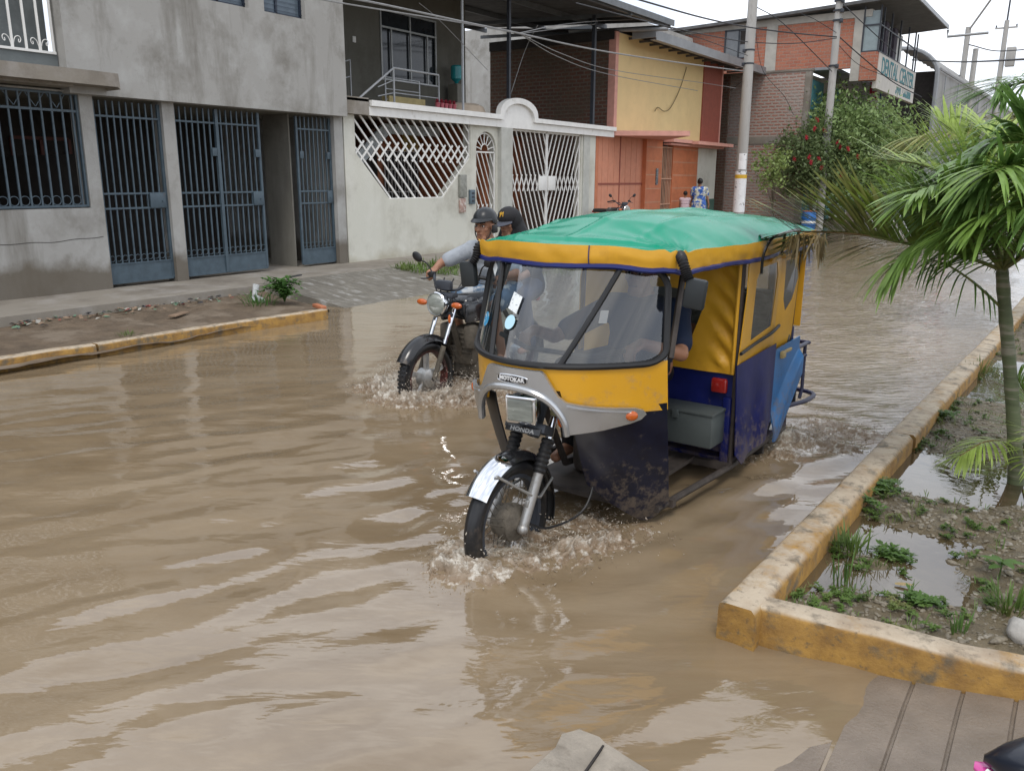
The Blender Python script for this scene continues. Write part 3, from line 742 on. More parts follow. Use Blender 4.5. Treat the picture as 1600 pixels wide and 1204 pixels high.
p = G(200, 521, .1); m = MB(); tuft(m, (0, 0, 0), 40, .07, .12, .006, rn, 1., 1.); lit_thing('grass_tuft', m, grassg, (p.x, p.y, .07), 'tiny grass tuft behind the yellow kerb below the gates', 'weed')
p = G(497, 480, .1); m = MB(); m.rbox((0, 0, 0), (.08, .3, .05), .01, Matrix.Rotation(1.2, 3, 'Z')); lit_thing('brick_piece', m, terr, (p.x - .03, p.y + .05, .10), 'red brick piece at the kerb end by the driveway ramp', 'brick')
p = G(462, 432, .2); m = MB(); m.rbox((0, 0, .01), (.05, .3, .02), .004, Matrix.Rotation(.3, 3, 'Z')); lit_thing('dark_stick', m, lit[3], (p.x, p.y, .2), 'dark stick lying on the pavement before the open doorway', 'stick')
# grass on the bank past the ramp
gg = MB(); rn = random.Random(11)
for i in range(2600):
    y = 10.6 + rn.random() ** 1.3 * 9; x = -9.86 + rn.random() * 1.75
    if noise.noise((x * 1.3, y * 1.3, 2)) < -.25: continue
    if y < 12.2:
        # wedge beside the pavement
        if x > -9.3 + (y - 10.6) * .9: continue
    v = (x + 9.88) / 2.28; z = (.206 - .30 * v ** 1.1) if y < 12.2 else .17 - .26 * v + .035 * noise.noise((x * 2, y * 1.2, 5))
    if z < 0: continue
    for k in range(3): blade(gg, (x + rn.gauss(0, .03), y + rn.gauss(0, .03), z - .005), (rn.gauss(0, .5), rn.gauss(0, .5), 1), rn.uniform(.06, .17), .012, 1., 3)
tag(gg.build('grass', leafmat('bank_grass', (.10, .17, .03), c2=(.2, .22, .07)), smooth=0), 'bright green grass on the bank behind the motorcycle', 'grass', kind='stuff')
# pink and navy scooter, its tail just entering the lower right corner
def scooter():
    pk = mat('pink_paint', (.55, .06, .27), .25, var=.05, coat=.6); nv = mat('navy_plastic', (.008, .011, .02), .3, var=.1, coat=.3); sil = mat('scooter_grey', (.3, .3, .31), .4, metal=.5); tyr = mat('scooter_tyre', (.014, .014, .015), .6)
    o = G(1524, 1183, .73); t = thing('parked_scooter', (o.x + .75, o.y, .06), 'pink and navy scooter parked on the brown paving', 'scooter')
    def sec(s, z, hw_, hh, n=18): return [(o.x + s, o.y + .02 * s + hw_ * math.copysign(abs(math.cos(k)) ** .8, math.cos(k)), z + hh * math.copysign(abs(math.sin(k)) ** .8, math.sin(k))) for k in [2 * math.pi * i / n for i in range(n)]]
    m = MB(); m.loft([sec(.0, .715, .008, .006), sec(.05, .70, .045, .022), sec(.14, .675, .085, .05), sec(.3, .63, .12, .085), sec(.5, .56, .13, .12), sec(.68, .5, .12, .14), sec(.78, .46, .10, .13)]); m.build('tail_panel', pk, t, smooth=50)
    m = MB(); m.loft([sec(.012, .735, .006, .006), sec(.04, .745, .035, .022), sec(.09, .765, .062, .038), sec(.2, .775, .10, .048), sec(.4, .76, .125, .05), sec(.6, .73, .13, .05), sec(.78, .70, .10, .045), sec(.84, .69, .05, .02)]); m.build('seat', nv, t, smooth=50)
    m = MB()
    for sg in (-1, 1): m.tube(cat([(o.x + .02, o.y + sg * .014, .722), (o.x + .08, o.y + sg * .058, .717), (o.x + .2, o.y + sg * .108, .70), (o.x + .4, o.y + sg * .13, .67)], 5), .005, n=6)
    m.build('trim_stripe', whitem, t)
    for s, nm in ((.40, 'rear_wheel'), (1.52, 'front_wheel')):
        m = MB(); m.lathe([(.17, -.05), (.215, -.055), (.24, -.03), (.245, 0), (.24, .03), (.215, .055), (.17, .05)], (o.x + s, o.y, .30), (0, 1, 0), 32, closed=True); w = m.build(nm, tyr, t)
        m = MB(); m.lathe([(.02, -.05), (.06, -.05), (.06, -.02), (.165, -.03), (.175, -.045), (.175, .045), (.165, .03), (.06, .02), (.06, .05), (.02, .05)], (o.x + s, o.y, .30), (0, 1, 0), 24, closed=True); m.build('rim', sil, w)
    m = MB(); m.rbox((o.x + .95, o.y, .36), (.46, .30, .07), .03); m.build('footboard', nv, t)
    m = MB(); m.loft([sec(1.14, .36, .15, .05), sec(1.20, .55, .18, .05), sec(1.26, .78, .17, .05), sec(1.30, .94, .10, .04)]); m.build('leg_shield', pk, t, smooth=50)
    m = MB(); fender(m, (0, 0, 0), .27, .13, R_(20), R_(160), 14, .03); m.warp(lambda x, y, z: (o.x + 1.52 + y, o.y + x, .30 + z)); m.build('front_mudguard', pk, t)
    m = MB(); m.tube([(o.x + 1.24, o.y, .98), (o.x + 1.50, o.y, .34)], .025, n=10); m.build('fork', sil, t)
    m = MB(); m.tube(cat([(o.x + 1.12, o.y - .32, 1.06), (o.x + 1.22, o.y - .12, 1.04), (o.x + 1.22, o.y + .12, 1.04), (o.x + 1.12, o.y + .32, 1.06)], 6), .016, n=8); m.build('handlebar', nv, t)
    m = MB(); m.rbox((o.x + 1.28, o.y, 1.0), (.14, .20, .13), .04); hl = m.build('headlight_shell', nv, t); m = MB(); m.ell((o.x + 1.35, o.y, 1.0), (.02, .07, .05)); m.build('lens', mat('scooter_lens', (.6, .6, .6), .1), hl)
    m = MB(); m.rbox((o.x + .5, o.y - .1, .30), (.30, .08, .12), .03); m.build('engine', sil, t)
def fender(m, c, R, w, a0, a1, n=16, drop=.035):
    """curved mudguard: angle measured in YZ from +Y"""
    def f(u, v):
        a = lerp(a0, a1, u); s = (v - .5) * 2; r = R - drop * abs(s) ** 2.5
        return (c[0] + s * w / 2, c[1] + r * math.cos(a), c[2] + r * math.sin(a))
    m.grid(f, n, 8, thick=.003)
scooter()
# ================================================================ houses
def fx(x): return lambda a, b, t: (x + t, a, b)         # polygons in the (y, z) plane of a street facade
def fy(y): return lambda a, b, t: (a, y + t, b)         # polygons in the (x, z) plane of a side wall
def rect(a0, a1, b0, b1): return [(a0, b0), (a1, b0), (a1, b1), (a0, b1)]
def ring(m, y, z, x, r, t=.006, n=14, a0=0, a1=6.283):
    m.tube(arc((y, z), r, a0, a1, n, lambda p, q: (x, p, q)), t, n=5, closed=(a1 - a0 > 6.2))

# ---- grey two-storey house with the steel gates
gh = thing('grey_house', (XF, 5.3, .2), 'grey cement two-storey house with blue grey barred gates', 'house')
m = MB()
yA = (6.30, 7.31); yB = (7.50, 9.05); yO = (9.05, 9.83); yD = (9.83, 10.60)
m.prism([(-4, .2), (6.30, .2), (6.30, 2.78), (-4, 2.78)], fx(XF), -.25, 0, holes=[rect(3.0, 6.12, 1.30, 2.78 - .02)])
m.box((XF - .22, 7.31, .2), (XF, 7.50, 2.74)); m.box((XF - .22, 10.60, .2), (XF - .002, 10.80, 2.74))
m.build('wall', concrete, gh, smooth=0)
m = MB(); U = XF + .16                                                  # upper storey, slightly corbelled
m.prism([(5.93, 2.74), (10.78, 2.74), (10.78, 5.9), (5.93, 5.9)], fx(U), -.24, 0, holes=[rect(8.03, 8.82, 4.18, 5.25), rect(9.11, 9.93, 4.18, 5.25)])
m.box((U - 6, 10.55, 2.75), (U - .24, 10.78, 5.9)); m.box((U - 6, 10.58, .2), (XF - .23, 10.78, 2.75))
m.box((XF - 6, -4, 5.75), (U - .25, 10.54, 5.9))
m.build('upper_wall', concrete, gh, smooth=0)
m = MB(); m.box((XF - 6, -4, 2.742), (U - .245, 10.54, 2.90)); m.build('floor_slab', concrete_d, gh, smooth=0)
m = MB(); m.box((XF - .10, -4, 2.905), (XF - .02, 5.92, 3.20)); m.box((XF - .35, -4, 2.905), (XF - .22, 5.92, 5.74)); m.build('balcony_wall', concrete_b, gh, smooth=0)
m = MB(); m.tube([(XF + .02, 5.965, 2.95), (XF + .02, 5.965, 5.6)], .025, n=8); m.build('drain_pipe', mat('grey_pipe', (.42, .44, .45), .5), gh)
m = MB(); m.tube([(XF + .001, y, .88 + .012 * math.sin(y * 3) + .008 * math.sin(y * 11) + .04 * max(0, y - 5.2)) for y in np.arange(3.6, 6.25, .06)], .004, n=4); m.build('wall_crack', mat('crack_dark', (.05, .045, .04), .9), gh)
# white balcony grille with scrolls
m = MB(); x = XF - .01
for k in range(12):
    y = 5.88 - k * .166; m.bar((x, y, 3.215), (x, y, 5.2), .028, .014, upv=(1, 0, 0))
    s = 1 if k % 2 else -1; yc = y - .083
    pts = [(x, yc + s * (.055 - .004 * j) * math.cos(j * .5) * (1 - j / 26), 3.32 + (.055 - .003 * j) * math.sin(j * .5)) for j in range(16)]
    m.tube([(x, yc + s * .07, 3.22), (x, yc + s * .068, 3.27)] + pts, .0055, n=5)
m.bar((x, 5.9, 3.215), (x, 3.5, 3.215), .03, .03)
m.build('balcony_grille', whitem, gh)
# canopy ledge over the barred window
m = MB(); m.prism([(-4, 2.86), (6.40, 2.83), (6.43, 2.80), (6.42, 2.995), (6.1, 3.0), (-4, 3.02)], fx(XF + .01), .152, .46)
m.prism([(-4, 2.80), (5.9, 2.80), (5.9, 2.86), (-4, 2.86)], fx(XF + .01), .0, .30)
m.prism([(-4, 2.865), (6.41, 2.835), (6.41, 2.985), (-4, 3.0)], fx(XF + .01), -.01, .15)
m.build('canopy_ledge', slabcon, gh, smooth=0)
# barred ground floor window
m = MB(); x = XF - .05; y = 6.04
while y > 2.9:
    m.bar((x, y, 1.33), (x, y, 2.76), .022, .022); y -= .132
for z in (1.33, 2.53, 2.74): m.bar((x + .012, 2.9, z), (x + .012, 6.11, z), .012, .03)
for k in range(18): ring(m, 6.03 - .066 - k * .132, 1.405, x, .058)
for k in range(9): m.bar((x - .01, 5.98 - k * .264, 2.75), (x - .01, 5.98 - k * .264 - .13, 2.56), .012); m.bar((x - .01, 5.72 - k * .264, 2.75), (x - .01, 5.72 - k * .264 + .13, 2.56), .012)
m.bar((x, 6.10, 1.32), (x, 6.10, 2.76), .03, .05)
m.build('window_grille', steel, gh)
# interior of the car porch
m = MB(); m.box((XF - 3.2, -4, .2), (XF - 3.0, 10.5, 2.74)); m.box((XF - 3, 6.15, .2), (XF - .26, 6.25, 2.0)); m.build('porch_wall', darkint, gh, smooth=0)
dimwood = mat('dim_red_wood', (.12, .04, .03), .6)
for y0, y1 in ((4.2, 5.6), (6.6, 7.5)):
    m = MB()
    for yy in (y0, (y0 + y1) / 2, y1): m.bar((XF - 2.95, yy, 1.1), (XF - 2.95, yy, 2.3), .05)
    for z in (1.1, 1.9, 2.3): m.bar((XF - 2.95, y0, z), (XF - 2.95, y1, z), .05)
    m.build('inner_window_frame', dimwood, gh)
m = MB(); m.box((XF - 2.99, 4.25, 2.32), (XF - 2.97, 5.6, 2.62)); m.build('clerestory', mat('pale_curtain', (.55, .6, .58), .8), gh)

def gate(name, y0, y1, x, split=None, lock=None, z0=.26, z1=2.70, ztop=2.50, zmid=(1.28, 1.48), zpan=.52, pitch=.098, plates=(), rings=True, parent=gh):
    m = MB(); n = max(2, round((y1 - y0) / pitch))
    for i in range(n + 1):
        y = lerp(y0, y1, i / n); fr = i in (0, n)
        m.bar((x, y, z0 if fr else zpan), (x, y, z1), .04 if fr else .02, .035 if fr else .02)
        if rings and i < n: ring(m, y + (y1 - y0) / n / 2, zpan + .075, x, min(.06, .42 * (y1 - y0) / n), .005, 12, -2.2, 3.6)
    for z in (ztop, *zmid): m.bar((x + .014, y0, z), (x + .014, y1, z), .012, .026)
    m.box((x - .012, y0 + .01, z0 + .01), (x + .012, y1 - .01, zpan)); m.bar((x, y0, z0), (x, y1, z0), .04, .03); m.bar((x + .003, y0, zpan), (x + .003, y1, zpan), .04, .02)
    if split: m.bar((x + .01, split, z0), (x + .01, split, z1), .05, .05)
    g = m.build(name, steel, parent)
    if lock:
        m = MB(); m.rbox((x + .028, (lock[0] + lock[1]) / 2, sum(zmid) / 2), (.03, lock[1] - lock[0], zmid[1] - zmid[0] + .01), .004); m.tube([(x + .04, lock[1] - .06, 1.37), (x + .055, lock[1] - .06, 1.37)], .012)
        m.build('lock_plate', steel, g)
    for a, b2 in plates:
        m = MB(); m.rbox((x + .024, (a + b2) / 2, 2.08), (.012, b2 - a, .12), .003); m.build('plate', steel, g)
    return g
gate('gate', yA[0] + .03, yA[1] - .02, XF - .08, lock=(7.02, 7.27))
gate('gate', yB[0] + .03, 9.03, XF - .08, split=8.24, lock=(8.83, 9.02), plates=((8.13, 8.27), (8.93, 9.03)))
gate('gate', yD[0] + .0, yD[1] - .03, XF - .10, lock=(10.44, 10.56), plates=((9.87, 9.95), (10.48, 10.56)), rings=True, z0=.25, zpan=.5)
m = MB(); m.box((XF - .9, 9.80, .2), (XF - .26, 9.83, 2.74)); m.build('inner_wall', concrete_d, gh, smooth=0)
for y0, y1 in ((8.03, 8.82), (9.11, 9.93)):
    m = MB(); x = U - .10; z0, z1 = 4.18, 5.25
    for a in (y0 + .02, (y0 + y1) / 2 - .1, y1 - .02): m.bar((x, a, z0), (x, a, z1), .035, .03)
    for z in (z0 + .02, z1 - .02): m.bar((x, y0, z), (x, y1, z), .03, .035)
    for k in range(4): m.bar((x + .02, y0, z0 + .07 + k * .07), (x + .02, y1, z0 + .07 + k * .07), .006)
    w = m.build('window', mat('navy_frame', (.02, .03, .05), .4), gh)
    m = MB(); m.box((x - .02, y0 + .03, z0 + .03), (x - .015, y1 - .03, z1 - .03)); m.build('pane', mat('dim_pane', (.10, .13, .16), .08, var=.4, scale=2), w, smooth=0)

# ---- cream house with the white lattice and terrace
ch = thing('cream_house', (XF, 15.4, .2), 'cream house with white lattice openings and a roofed terrace', 'house')
hexo = [(11.10, 2.82), (14.50, 2.82), (14.50, 2.13), (13.57, 1.32), (11.95, 1.32), (11.10, 2.15)]
dar = [(14.70, .24), (15.44, .24), (15.44, 2.32)] + [(15.07 + .37 * math.cos(a), 2.32 + .37 * math.sin(a)) for a in [math.pi * i / 12 for i in range(1, 12)]] + [(14.70, 2.32)]
m = MB(); m.prism(rect(10.83, 19.95, .2, 2.86), fx(XF), -.2, 0, holes=[hexo, dar, rect(15.98, 19.20, .24, 2.80)])
m.build('wall', creamw, ch, smooth=0)
each('pilaster', mat('grey_paint', (.45, .45, .41), .7, col2=(.3, .29, .25), c2lo=.55, c2hi=.8), ch, [lambda m: m.box((XF + .002, 15.50, .2), (XF + .10, 15.94, 2.80)), lambda m: m.box((XF + .002, 19.28, .2), (XF + .03, 19.60, 2.80))], smooth=0)
def clipline(p, q, poly):
    """clip segment by a convex polygon"""
    t0, t1 = 0., 1.; n = len(poly); ar = sum(poly[i][0] * poly[(i+1) % n][1] - poly[(i+1) % n][0] * poly[i][1] for i in range(n)); sg = 1 if ar > 0 else -1
    for i in range(n):
        a, b2 = poly[i], poly[(i + 1) % n]; ex, ey = b2[0] - a[0], b2[1] - a[1]
        f = lambda c: sg * (ex * (c[1] - a[1]) - ey * (c[0] - a[0]))
        fp, fq = f(p), f(q)
        if fp < 0 and fq < 0: return None
        if fp < 0: t0 = max(t0, fp / (fp - fq))
        elif fq < 0: t1 = min(t1, fp / (fp - fq))
    if t1 - t0 < 1e-4: return None
    L = lambda t: (lerp(p[0], q[0], t), lerp(p[1], q[1], t)); return L(t0), L(t1)
def lattice(m, poly, x, slope, pitch, w=.024, band=None, sgn=-1):
    """bars falling by slope per metre of y; band=(z0,z1) adds the crossing set"""
    ys_ = [p[0] for p in poly]; zs_ = [p[1] for p in poly]; z0, z1 = min(zs_), max(zs_); H = z1 - z0; run = H / slope
    y = min(ys_) - run - pitch
    while y < max(ys_) + run + pitch:
        c = clipline((y, z1), (y - sgn * run, z0), poly)
        if c: m.bar((x, *c[0]), (x, *c[1]), w, w * .6, upv=(1, 0, 0))
        if band:
            bp_ = [(min(ys_), band[0]), (max(ys_), band[0]), (max(ys_), band[1]), (min(ys_), band[1])]
            c = clipline((y, z0), (y - sgn * run, z1), poly)
            c = c and clipline(c[0], c[1], bp_)
            if c: m.bar((x + .012, *c[0]), (x + .012, *c[1]), w, w * .6, upv=(1, 0, 0))
        y += pitch
def outline(m, poly, x, w=.03):
    for i in range(len(poly)):
        a, b2 = poly[i], poly[(i + 1) % len(poly)]; m.bar((x, *a), (x, *b2), w, .03, upv=(1, 0, 0))
m = MB(); lattice(m, hexo, XF - .05, 1.02, .235, .034, (2.02, 2.36)); outline(m, hexo, XF - .04); m.build('lattice', whitem, ch, smooth=0)
# small arched door
m = MB(); dp = rect(14.72, 15.42, .3, 2.26); lattice(m, dp, XF - .06, 2.2, .16, .022, (.55, 1.15))
outline(m, dp, XF - .05); c = (15.07, 2.30)
for k in range(7):
    a = math.pi * (k + .5) / 7; m.bar((XF - .06, c[0] + .13 * math.cos(a), c[1] + .13 * math.sin(a)), (XF - .06, c[0] + .35 * math.cos(a), c[1] + .35 * math.sin(a)), .02, .012, upv=(1, 0, 0))
m.tube(arc(c, .13, 0, math.pi, 10, lambda p, q: (XF - .05, p, q)), .012, n=5); m.tube(arc(c, .355, 0, math.pi, 14, lambda p, q: (XF - .05, p, q)), .014, n=5)
m.build('arched_door', whitem, ch, smooth=0)
# double gate
for a, b2, sg in ((16.0, 17.58, -1), (17.62, 19.18, 1)):
    m = MB(); rp_ = rect(a, b2, .3, 2.78); lattice(m, rp_, XF - .06, 2.35, .192, .03, (1.42, 1.80), sg); outline(m, rp_, XF - .05, .045)
    g = m.build('gate_leaf', whitem, ch, smooth=0)
    m = MB(); yy = b2 - .19 if sg < 0 else a + .19; m.rbox((XF - .02, yy, 1.60), (.03, .34, .34), .004); m.build('lock_plate', whitem, g)
# porch behind the lattice
xb = XF - 2.3
m = MB(); m.box((xb - .15, 10.85, .2), (xb, 19.9, 2.84)); m.box((xb, 15.44, .2), (XF - .22, 15.54, 2.84)); m.box((xb, 10.83, .2), (XF - .22, 10.9, 2.84)); m.build('porch_wall', terr, ch, smooth=0)
m = MB(); m.box((xb + .002, 14.9, 2.3), (xb + .03, 19.2, 2.83)); m.build('porch_band', mat('ochre_paint', (.6, .45, .16), .7), ch, smooth=0)
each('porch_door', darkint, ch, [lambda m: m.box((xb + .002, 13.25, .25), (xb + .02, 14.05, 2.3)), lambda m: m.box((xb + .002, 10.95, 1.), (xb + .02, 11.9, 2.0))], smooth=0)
m = MB()
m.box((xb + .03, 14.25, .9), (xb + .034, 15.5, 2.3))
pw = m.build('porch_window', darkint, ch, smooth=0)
m = MB()
for k in range(12): m.bar((xb + .05, 14.25 + k * .113, .9), (xb + .05, 14.25 + k * .113, 2.3), .02)
for z in (.9, 1.4, 1.9, 2.3): m.bar((xb + .06, 14.25, z), (xb + .06, 15.5, z), .02)
m.build('grille', whitem, pw, smooth=0)
# stair rising to the terrace
m = MB()
for k in range(9):
    m.box((xb + .12, 11.2 + k * .24, 1.15 + k * .19), (xb + 1.0, 11.46 + k * .24, 1.35 + k * .19))
m.build('stair', brown, ch, smooth=0)
m = MB(); m.prism([(11.0, 1.15), (11.3, 1.02), (13.35, 2.60), (15.0, 2.60), (15.0, 2.80), (13.2, 2.80)], fx(xb + 1.0), .0, .06); m.build('stair_stringer', mat('pale_blue_paint', (.55, .6, .62), .6), ch, smooth=0)
# terrace slab, cornice and arch
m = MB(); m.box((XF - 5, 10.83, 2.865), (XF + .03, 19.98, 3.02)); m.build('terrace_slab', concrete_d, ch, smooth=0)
yc, ra = 16.14, .62
def cornice(z0, z1, x0, x1, r0, r1):
    prof = [(11.40, z1)] + [(yc - r1, z1)] + [(yc - r1 * math.cos(a), z1 - .01 + .40 * math.sin(a) ** .8) for a in [math.pi * i / 16 for i in range(1, 16)]] + [(yc + r1, z1), (20.80, z1), (20.80, z0), (yc + r0, z0)] + [(yc + r0 * math.cos(a), z0 + .37 * math.sin(a) ** .8) for a in [math.pi * i / 16 for i in range(1, 16)]] + [(yc - r0, z0), (11.40, z0)]
    m = MB(); m.prism(prof, fx(0), x0, x1); return m
cornice(2.96, 3.06, XF + .032, XF + .16, .62, .76).build('cornice', whitep, ch, smooth=0)
m = MB(); m.box((XF + .034, 11.36, 2.80), (XF + .10, 20.78, 2.955)); m.prism([(yc - .63, 2.9), (yc + .63, 2.9)] + [(yc + .63 * math.cos(a), 2.955 + .37 * math.sin(a) ** .8) for a in [math.pi * i / 12 for i in range(13)]], fx(XF + .03), -.05, .06); m.build('fascia', whitep, ch, smooth=0)
m = MB(); m.box((XF + .002, 10.80, 2.80), (XF + .12, 11.36, 3.07)); m.box((XF - .3, 10.80, 3.025), (XF + .12, 11.36, 3.09)); m.build('beam_end', slabcon, ch, smooth=0)
# upper rooms behind the terrace
xw = -13.5
m = MB(); m.prism(rect(10.83, 17.3, 3.025, 5.95), fx(xw), -.2, 0, holes=[rect(14.43, 16.35, 3.84, 5.32)]); m.box((xw - 4, 17.302, 3.025), (xw - .0, 17.5, 5.95)); m.build('upper_wall', plaster('terrace_shade_render', (.13, .125, .105), (.08, .075, .06), (.16, .155, .135)), ch, smooth=0)  # plaster darkened: the awning's shade is put into its colour
m = MB(); x = xw + .01
for y in (14.45, 14.78, 15.42, 16.02, 16.33): m.bar((x, y, 3.86), (x, y, 5.30 if y in (14.45, 15.42, 16.33) else 4.95), .04, .03)
for z in (3.86, 4.95, 5.30): m.bar((x + .003, 14.43, z), (x + .003, 16.35, z), .03, .04)
w = m.build('window', mat('alu_frame', (.30, .31, .30), .4, metal=.4), ch, smooth=0)
m = MB(); m.box((x - .05, 14.43, 3.84), (x - .045, 16.35, 5.32)); m.build('pane', winglass, w, smooth=0)
m = MB(); m.rbox((xw + .01, 13.62, 4.57), (.02, .09, .12), .004); m.build('wall_socket', whitep, ch)
# awning roof
def corrugated(m, f, nu, nv, thick=.01): m.grid(f, nu, nv, thick=thick)
m = MB()
def aw(u, v):
    y = lerp(10.9, 22.2, u); x = lerp(-16.5, -10.1, v); return (x, y, 6.15 - .42 * v + .018 * math.sin(y * 42) + .10 * (u > .0) * u)
m.grid(aw, 420, 2, thick=.008); m.build('awning_sheet', zincd, ch, smooth=60)
m = MB()
for v in (.02, .36, .68, .985):
    x = lerp(-16.5, -10.1, v); z = 6.15 - .42 * v - .07; m.bar((x, 10.9, z), (x, 22.3, z + .10), .07, .12)
for y in (11., 13.8, 16.1, 19.9, 22.2): m.bar((-16.5, y, 5.98), (-10.12, y, 5.60 + .009 * (y - 10)), .05, .09)
m.bar((-10.06, 10.9, 5.70), (-10.06, 22.3, 5.80), .03, .15)
m.build('awning_frame', mat('grey_beam', (.12, .13, .14), .5, var=.2), ch, smooth=0)
for y, r in ((10.86, .032), (16.06, .035), (19.9, .045), (14.39, .018)):
    m = MB(); m.bar((XF - .1, y, 3.06), (XF - .1, y, 5.75), r * 2, r * 2); m.build('post', darkmetal if r > .02 else mat('pale_post', (.42, .44, .46), .5), ch, smooth=0)
m = MB(); px_, zb = XF - .35, 3.03                                      # stair rail
yr = (11.6, 12.55, 13.9)
m.tube([(px_, yr[0], zb + .1), (px_, yr[1], zb + .72), (px_, yr[2], zb + .72), (px_, yr[2], zb)], .022, n=8)
m.tube([(px_, yr[1], zb + .72), (px_, yr[1], zb)], .02, n=8)
for k in (.25, .48): m.tube([(px_, yr[0] + .5, zb + k * .7), (px_, yr[1], zb + k + .02), (px_, yr[2], zb + k + .02)], .010, n=6)
m.tube([(px_ - .9, 11.2, zb), (px_ - .9, 11.2, zb + .6), (px_ - .9, 12.3, zb + .9), (px_ - .9, 12.3, zb)], .018, n=6); m.tube([(px_ - .9, 11.2, zb + .3), (px_ - .9, 12.3, zb + .6)], .01, n=6)
for yy in (12.85, 13.88): m.tube([(px_ - .5, yy, zb), (px_ - .5, yy, zb + .62)], .018, n=6)
for k in (.2, .4, .62): m.tube([(px_ - .5, 12.85, zb + k), (px_ - .5, 13.88, zb + k)], .012, n=6)
m.build('stair_rail', mat('galvanised', (.36, .37, .38), .4, metal=.3), ch)
m = MB(); m.box((XF - 1.0, 12.9, 3.025), (XF - .8, 14.0, 3.30)); m.build('ochre_kerb', mat('ochre_dim', (.42, .34, .16), .8), ch, smooth=0)
# things on the terrace
potm = mat('pot_pink', (.42, .10, .12), .6); petal = mat('petal_red', (.30, .03, .05), .6)
def pot(i):
    t = thing('flower_pot', (XF - .22, 14.0 + i * .125 - .72 + .42, 3.065), 'pink striped flower pot in the row on the terrace edge', 'flower pot', 'flower pots on the terrace edge', world=False)
    m = MB(); m.lathe([(.035, 0), (.05, .11), (.056, .115), (.056, .13), (.045, .13)], (0, 0, 0), (0, 0, 1), 12); m.build('pot', potm, t)
    m = MB(); rn = random.Random(4)
    for k in range(14): blade(m, (0, 0, .12), (rn.gauss(0, .6), rn.gauss(0, .6), 1), .10, .03, .8, 3)
    m.build('plant', petal, t, smooth=0); return t
p0 = pot(0)
for i in range(1, 5):
    c_ = copy_tree(p0); c_.location.y += i * .135
t = thing('water_dispenser', (-13.2, 16.75, 3.025), 'water dispenser with a teal bottle on the dark terrace', 'water dispenser', world=False)
m = MB(); m.rbox((0, 0, .45), (.3, .3, .9), .02); m.build('cabinet', mat('grey_plastic', (.16, .15, .12), .5), t)
m = MB(); m.lathe([(.03, .9), (.06, .96), (.13, 1.02), (.135, 1.3), (.11, 1.33)], (0, 0, 0), (0, 0, 1), 16); m.build('bottle', mat('teal_plastic', (.02, .25, .27), .2), t)
m = MB(); m.lathe([(.45, 0), (.47, .05), (.40, .20), (.30, .25), (.02, .26)], (0, 0, 0), (0, 0, 1), 24)
o = m.build('covered_heap', mat('tan_tarp', (.42, .34, .26), .9, bump=.4, bscale=8)); o.location = (XF - .50, 14.95, 3.02); o.scale = (.9, 1.25, 1); tag(o, 'tan covered heap behind the cornice beside the arch', 'heap')
m = MB(); m.rbox((0, 0, 0), (.07, .22, .46), .008); o = m.build('meter_box', mat('meter_grey', (.25, .25, .22), .6, var=.3, scale=12)); o.location = (XF + .036, 14.17, 1.55); tag(o, 'grey electric meter box on the cream wall by the arched door', 'meter box')
m = MB(); m.rbox((0, 0, 0), (.06, .17, .30), .01); o = m.build('intercom_box', mat('slate', (.10, .14, .17), .5)); o.location = (XF + .032, 14.50, 1.32)
tag(o, 'slate blue intercom box beside the arched door', 'intercom')
m = MB()
for k in range(3): m.rbox((.034, 0, .08 - k * .08), (.01, .09, .04), .004)
m.build('button', darkmetal, o)
m = MB(); m.rbox((0, 0, 0), (.05, .19, .30), .006); o = m.build('meter_cover', mat('meter_pink', (.36, .24, .2), .6, col2=(.6, .57, .52), c2scale=14)); o.location = (XF + .027, 14.17, 1.15); tag(o, 'pinkish meter cover below the grey meter box', 'meter box')

# ---- orange house with the yellow upper panel
oh = thing('orange_house', (XF, 24.5, .2), 'terracotta house with a yellow upper panel and grey gutter roof', 'house')
bdark = brick('dark_brick', (.155, .075, .05), (.12, .06, .045), (.15, .125, .10), 'y', stain=(.11, .085, .06), slo=.45, shi=.62)
m = MB(); m.box((-15.2, 20.9, 3.0), (XF - .06, 21.1, 5.3)); m.box((-15.2, 20.82, .2), (XF - .25, 20.96, 2.99)); m.build('side_wall', bdark, oh, smooth=0)
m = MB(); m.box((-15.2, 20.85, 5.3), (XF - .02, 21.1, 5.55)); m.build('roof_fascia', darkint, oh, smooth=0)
pinkm = mat('pink_trim', (.60, .30, .24), .6, var=.1, col2=(.3, .15, .11), c2lo=.6, c2hi=.8); redb = mat('red_brown_paint', (.27, .075, .05), .65, var=.1); yel = mat('yellow_paint', (.70, .53, .26), .65, var=.05, scale=2, col2=(.60, .45, .22), c2lo=.55, c2hi=.85)
m = MB(); m.prism([(20.95, 3.0), (27.05, 2.75), (27.05, 5.5), (20.95, 5.5)], fx(XF - .02), -.15, 0); m.build('upper_panel', yel, oh, smooth=0)
m = MB(); m.box((XF - .18, 20.86, 2.95), (XF + .03, 21.03, 5.5)); m.build('corner_trim', pinkm, oh, smooth=0)
m = MB(); m.box((XF - .2, 27.05, 2.80), (XF + .02, 28.62, 5.45)); m.build('red_panel', redb, oh, smooth=0)
m = MB(); m.box((XF - .2, 28.625, 2.8), (XF + .03, 28.72, 5.5)); m.build('edge_trim', pinkm, oh, smooth=0)
gar = mat('garage_panel', (.58, .245, .15), .55, var=.08); tile = mat('orange_tile', (.50, .165, .075), .4, var=.12, scale=5)
m = MB(); m.box((XF - .3, 20.15, .2), (XF - .12, 23.0, 3.0))
for k in range(9): m.box((XF - .121, 20.2 + k * .345, .25), (XF - .112, 20.2 + k * .345 + .325, 2.95 if True else 0))
m.build('garage_door', gar, oh, smooth=0)
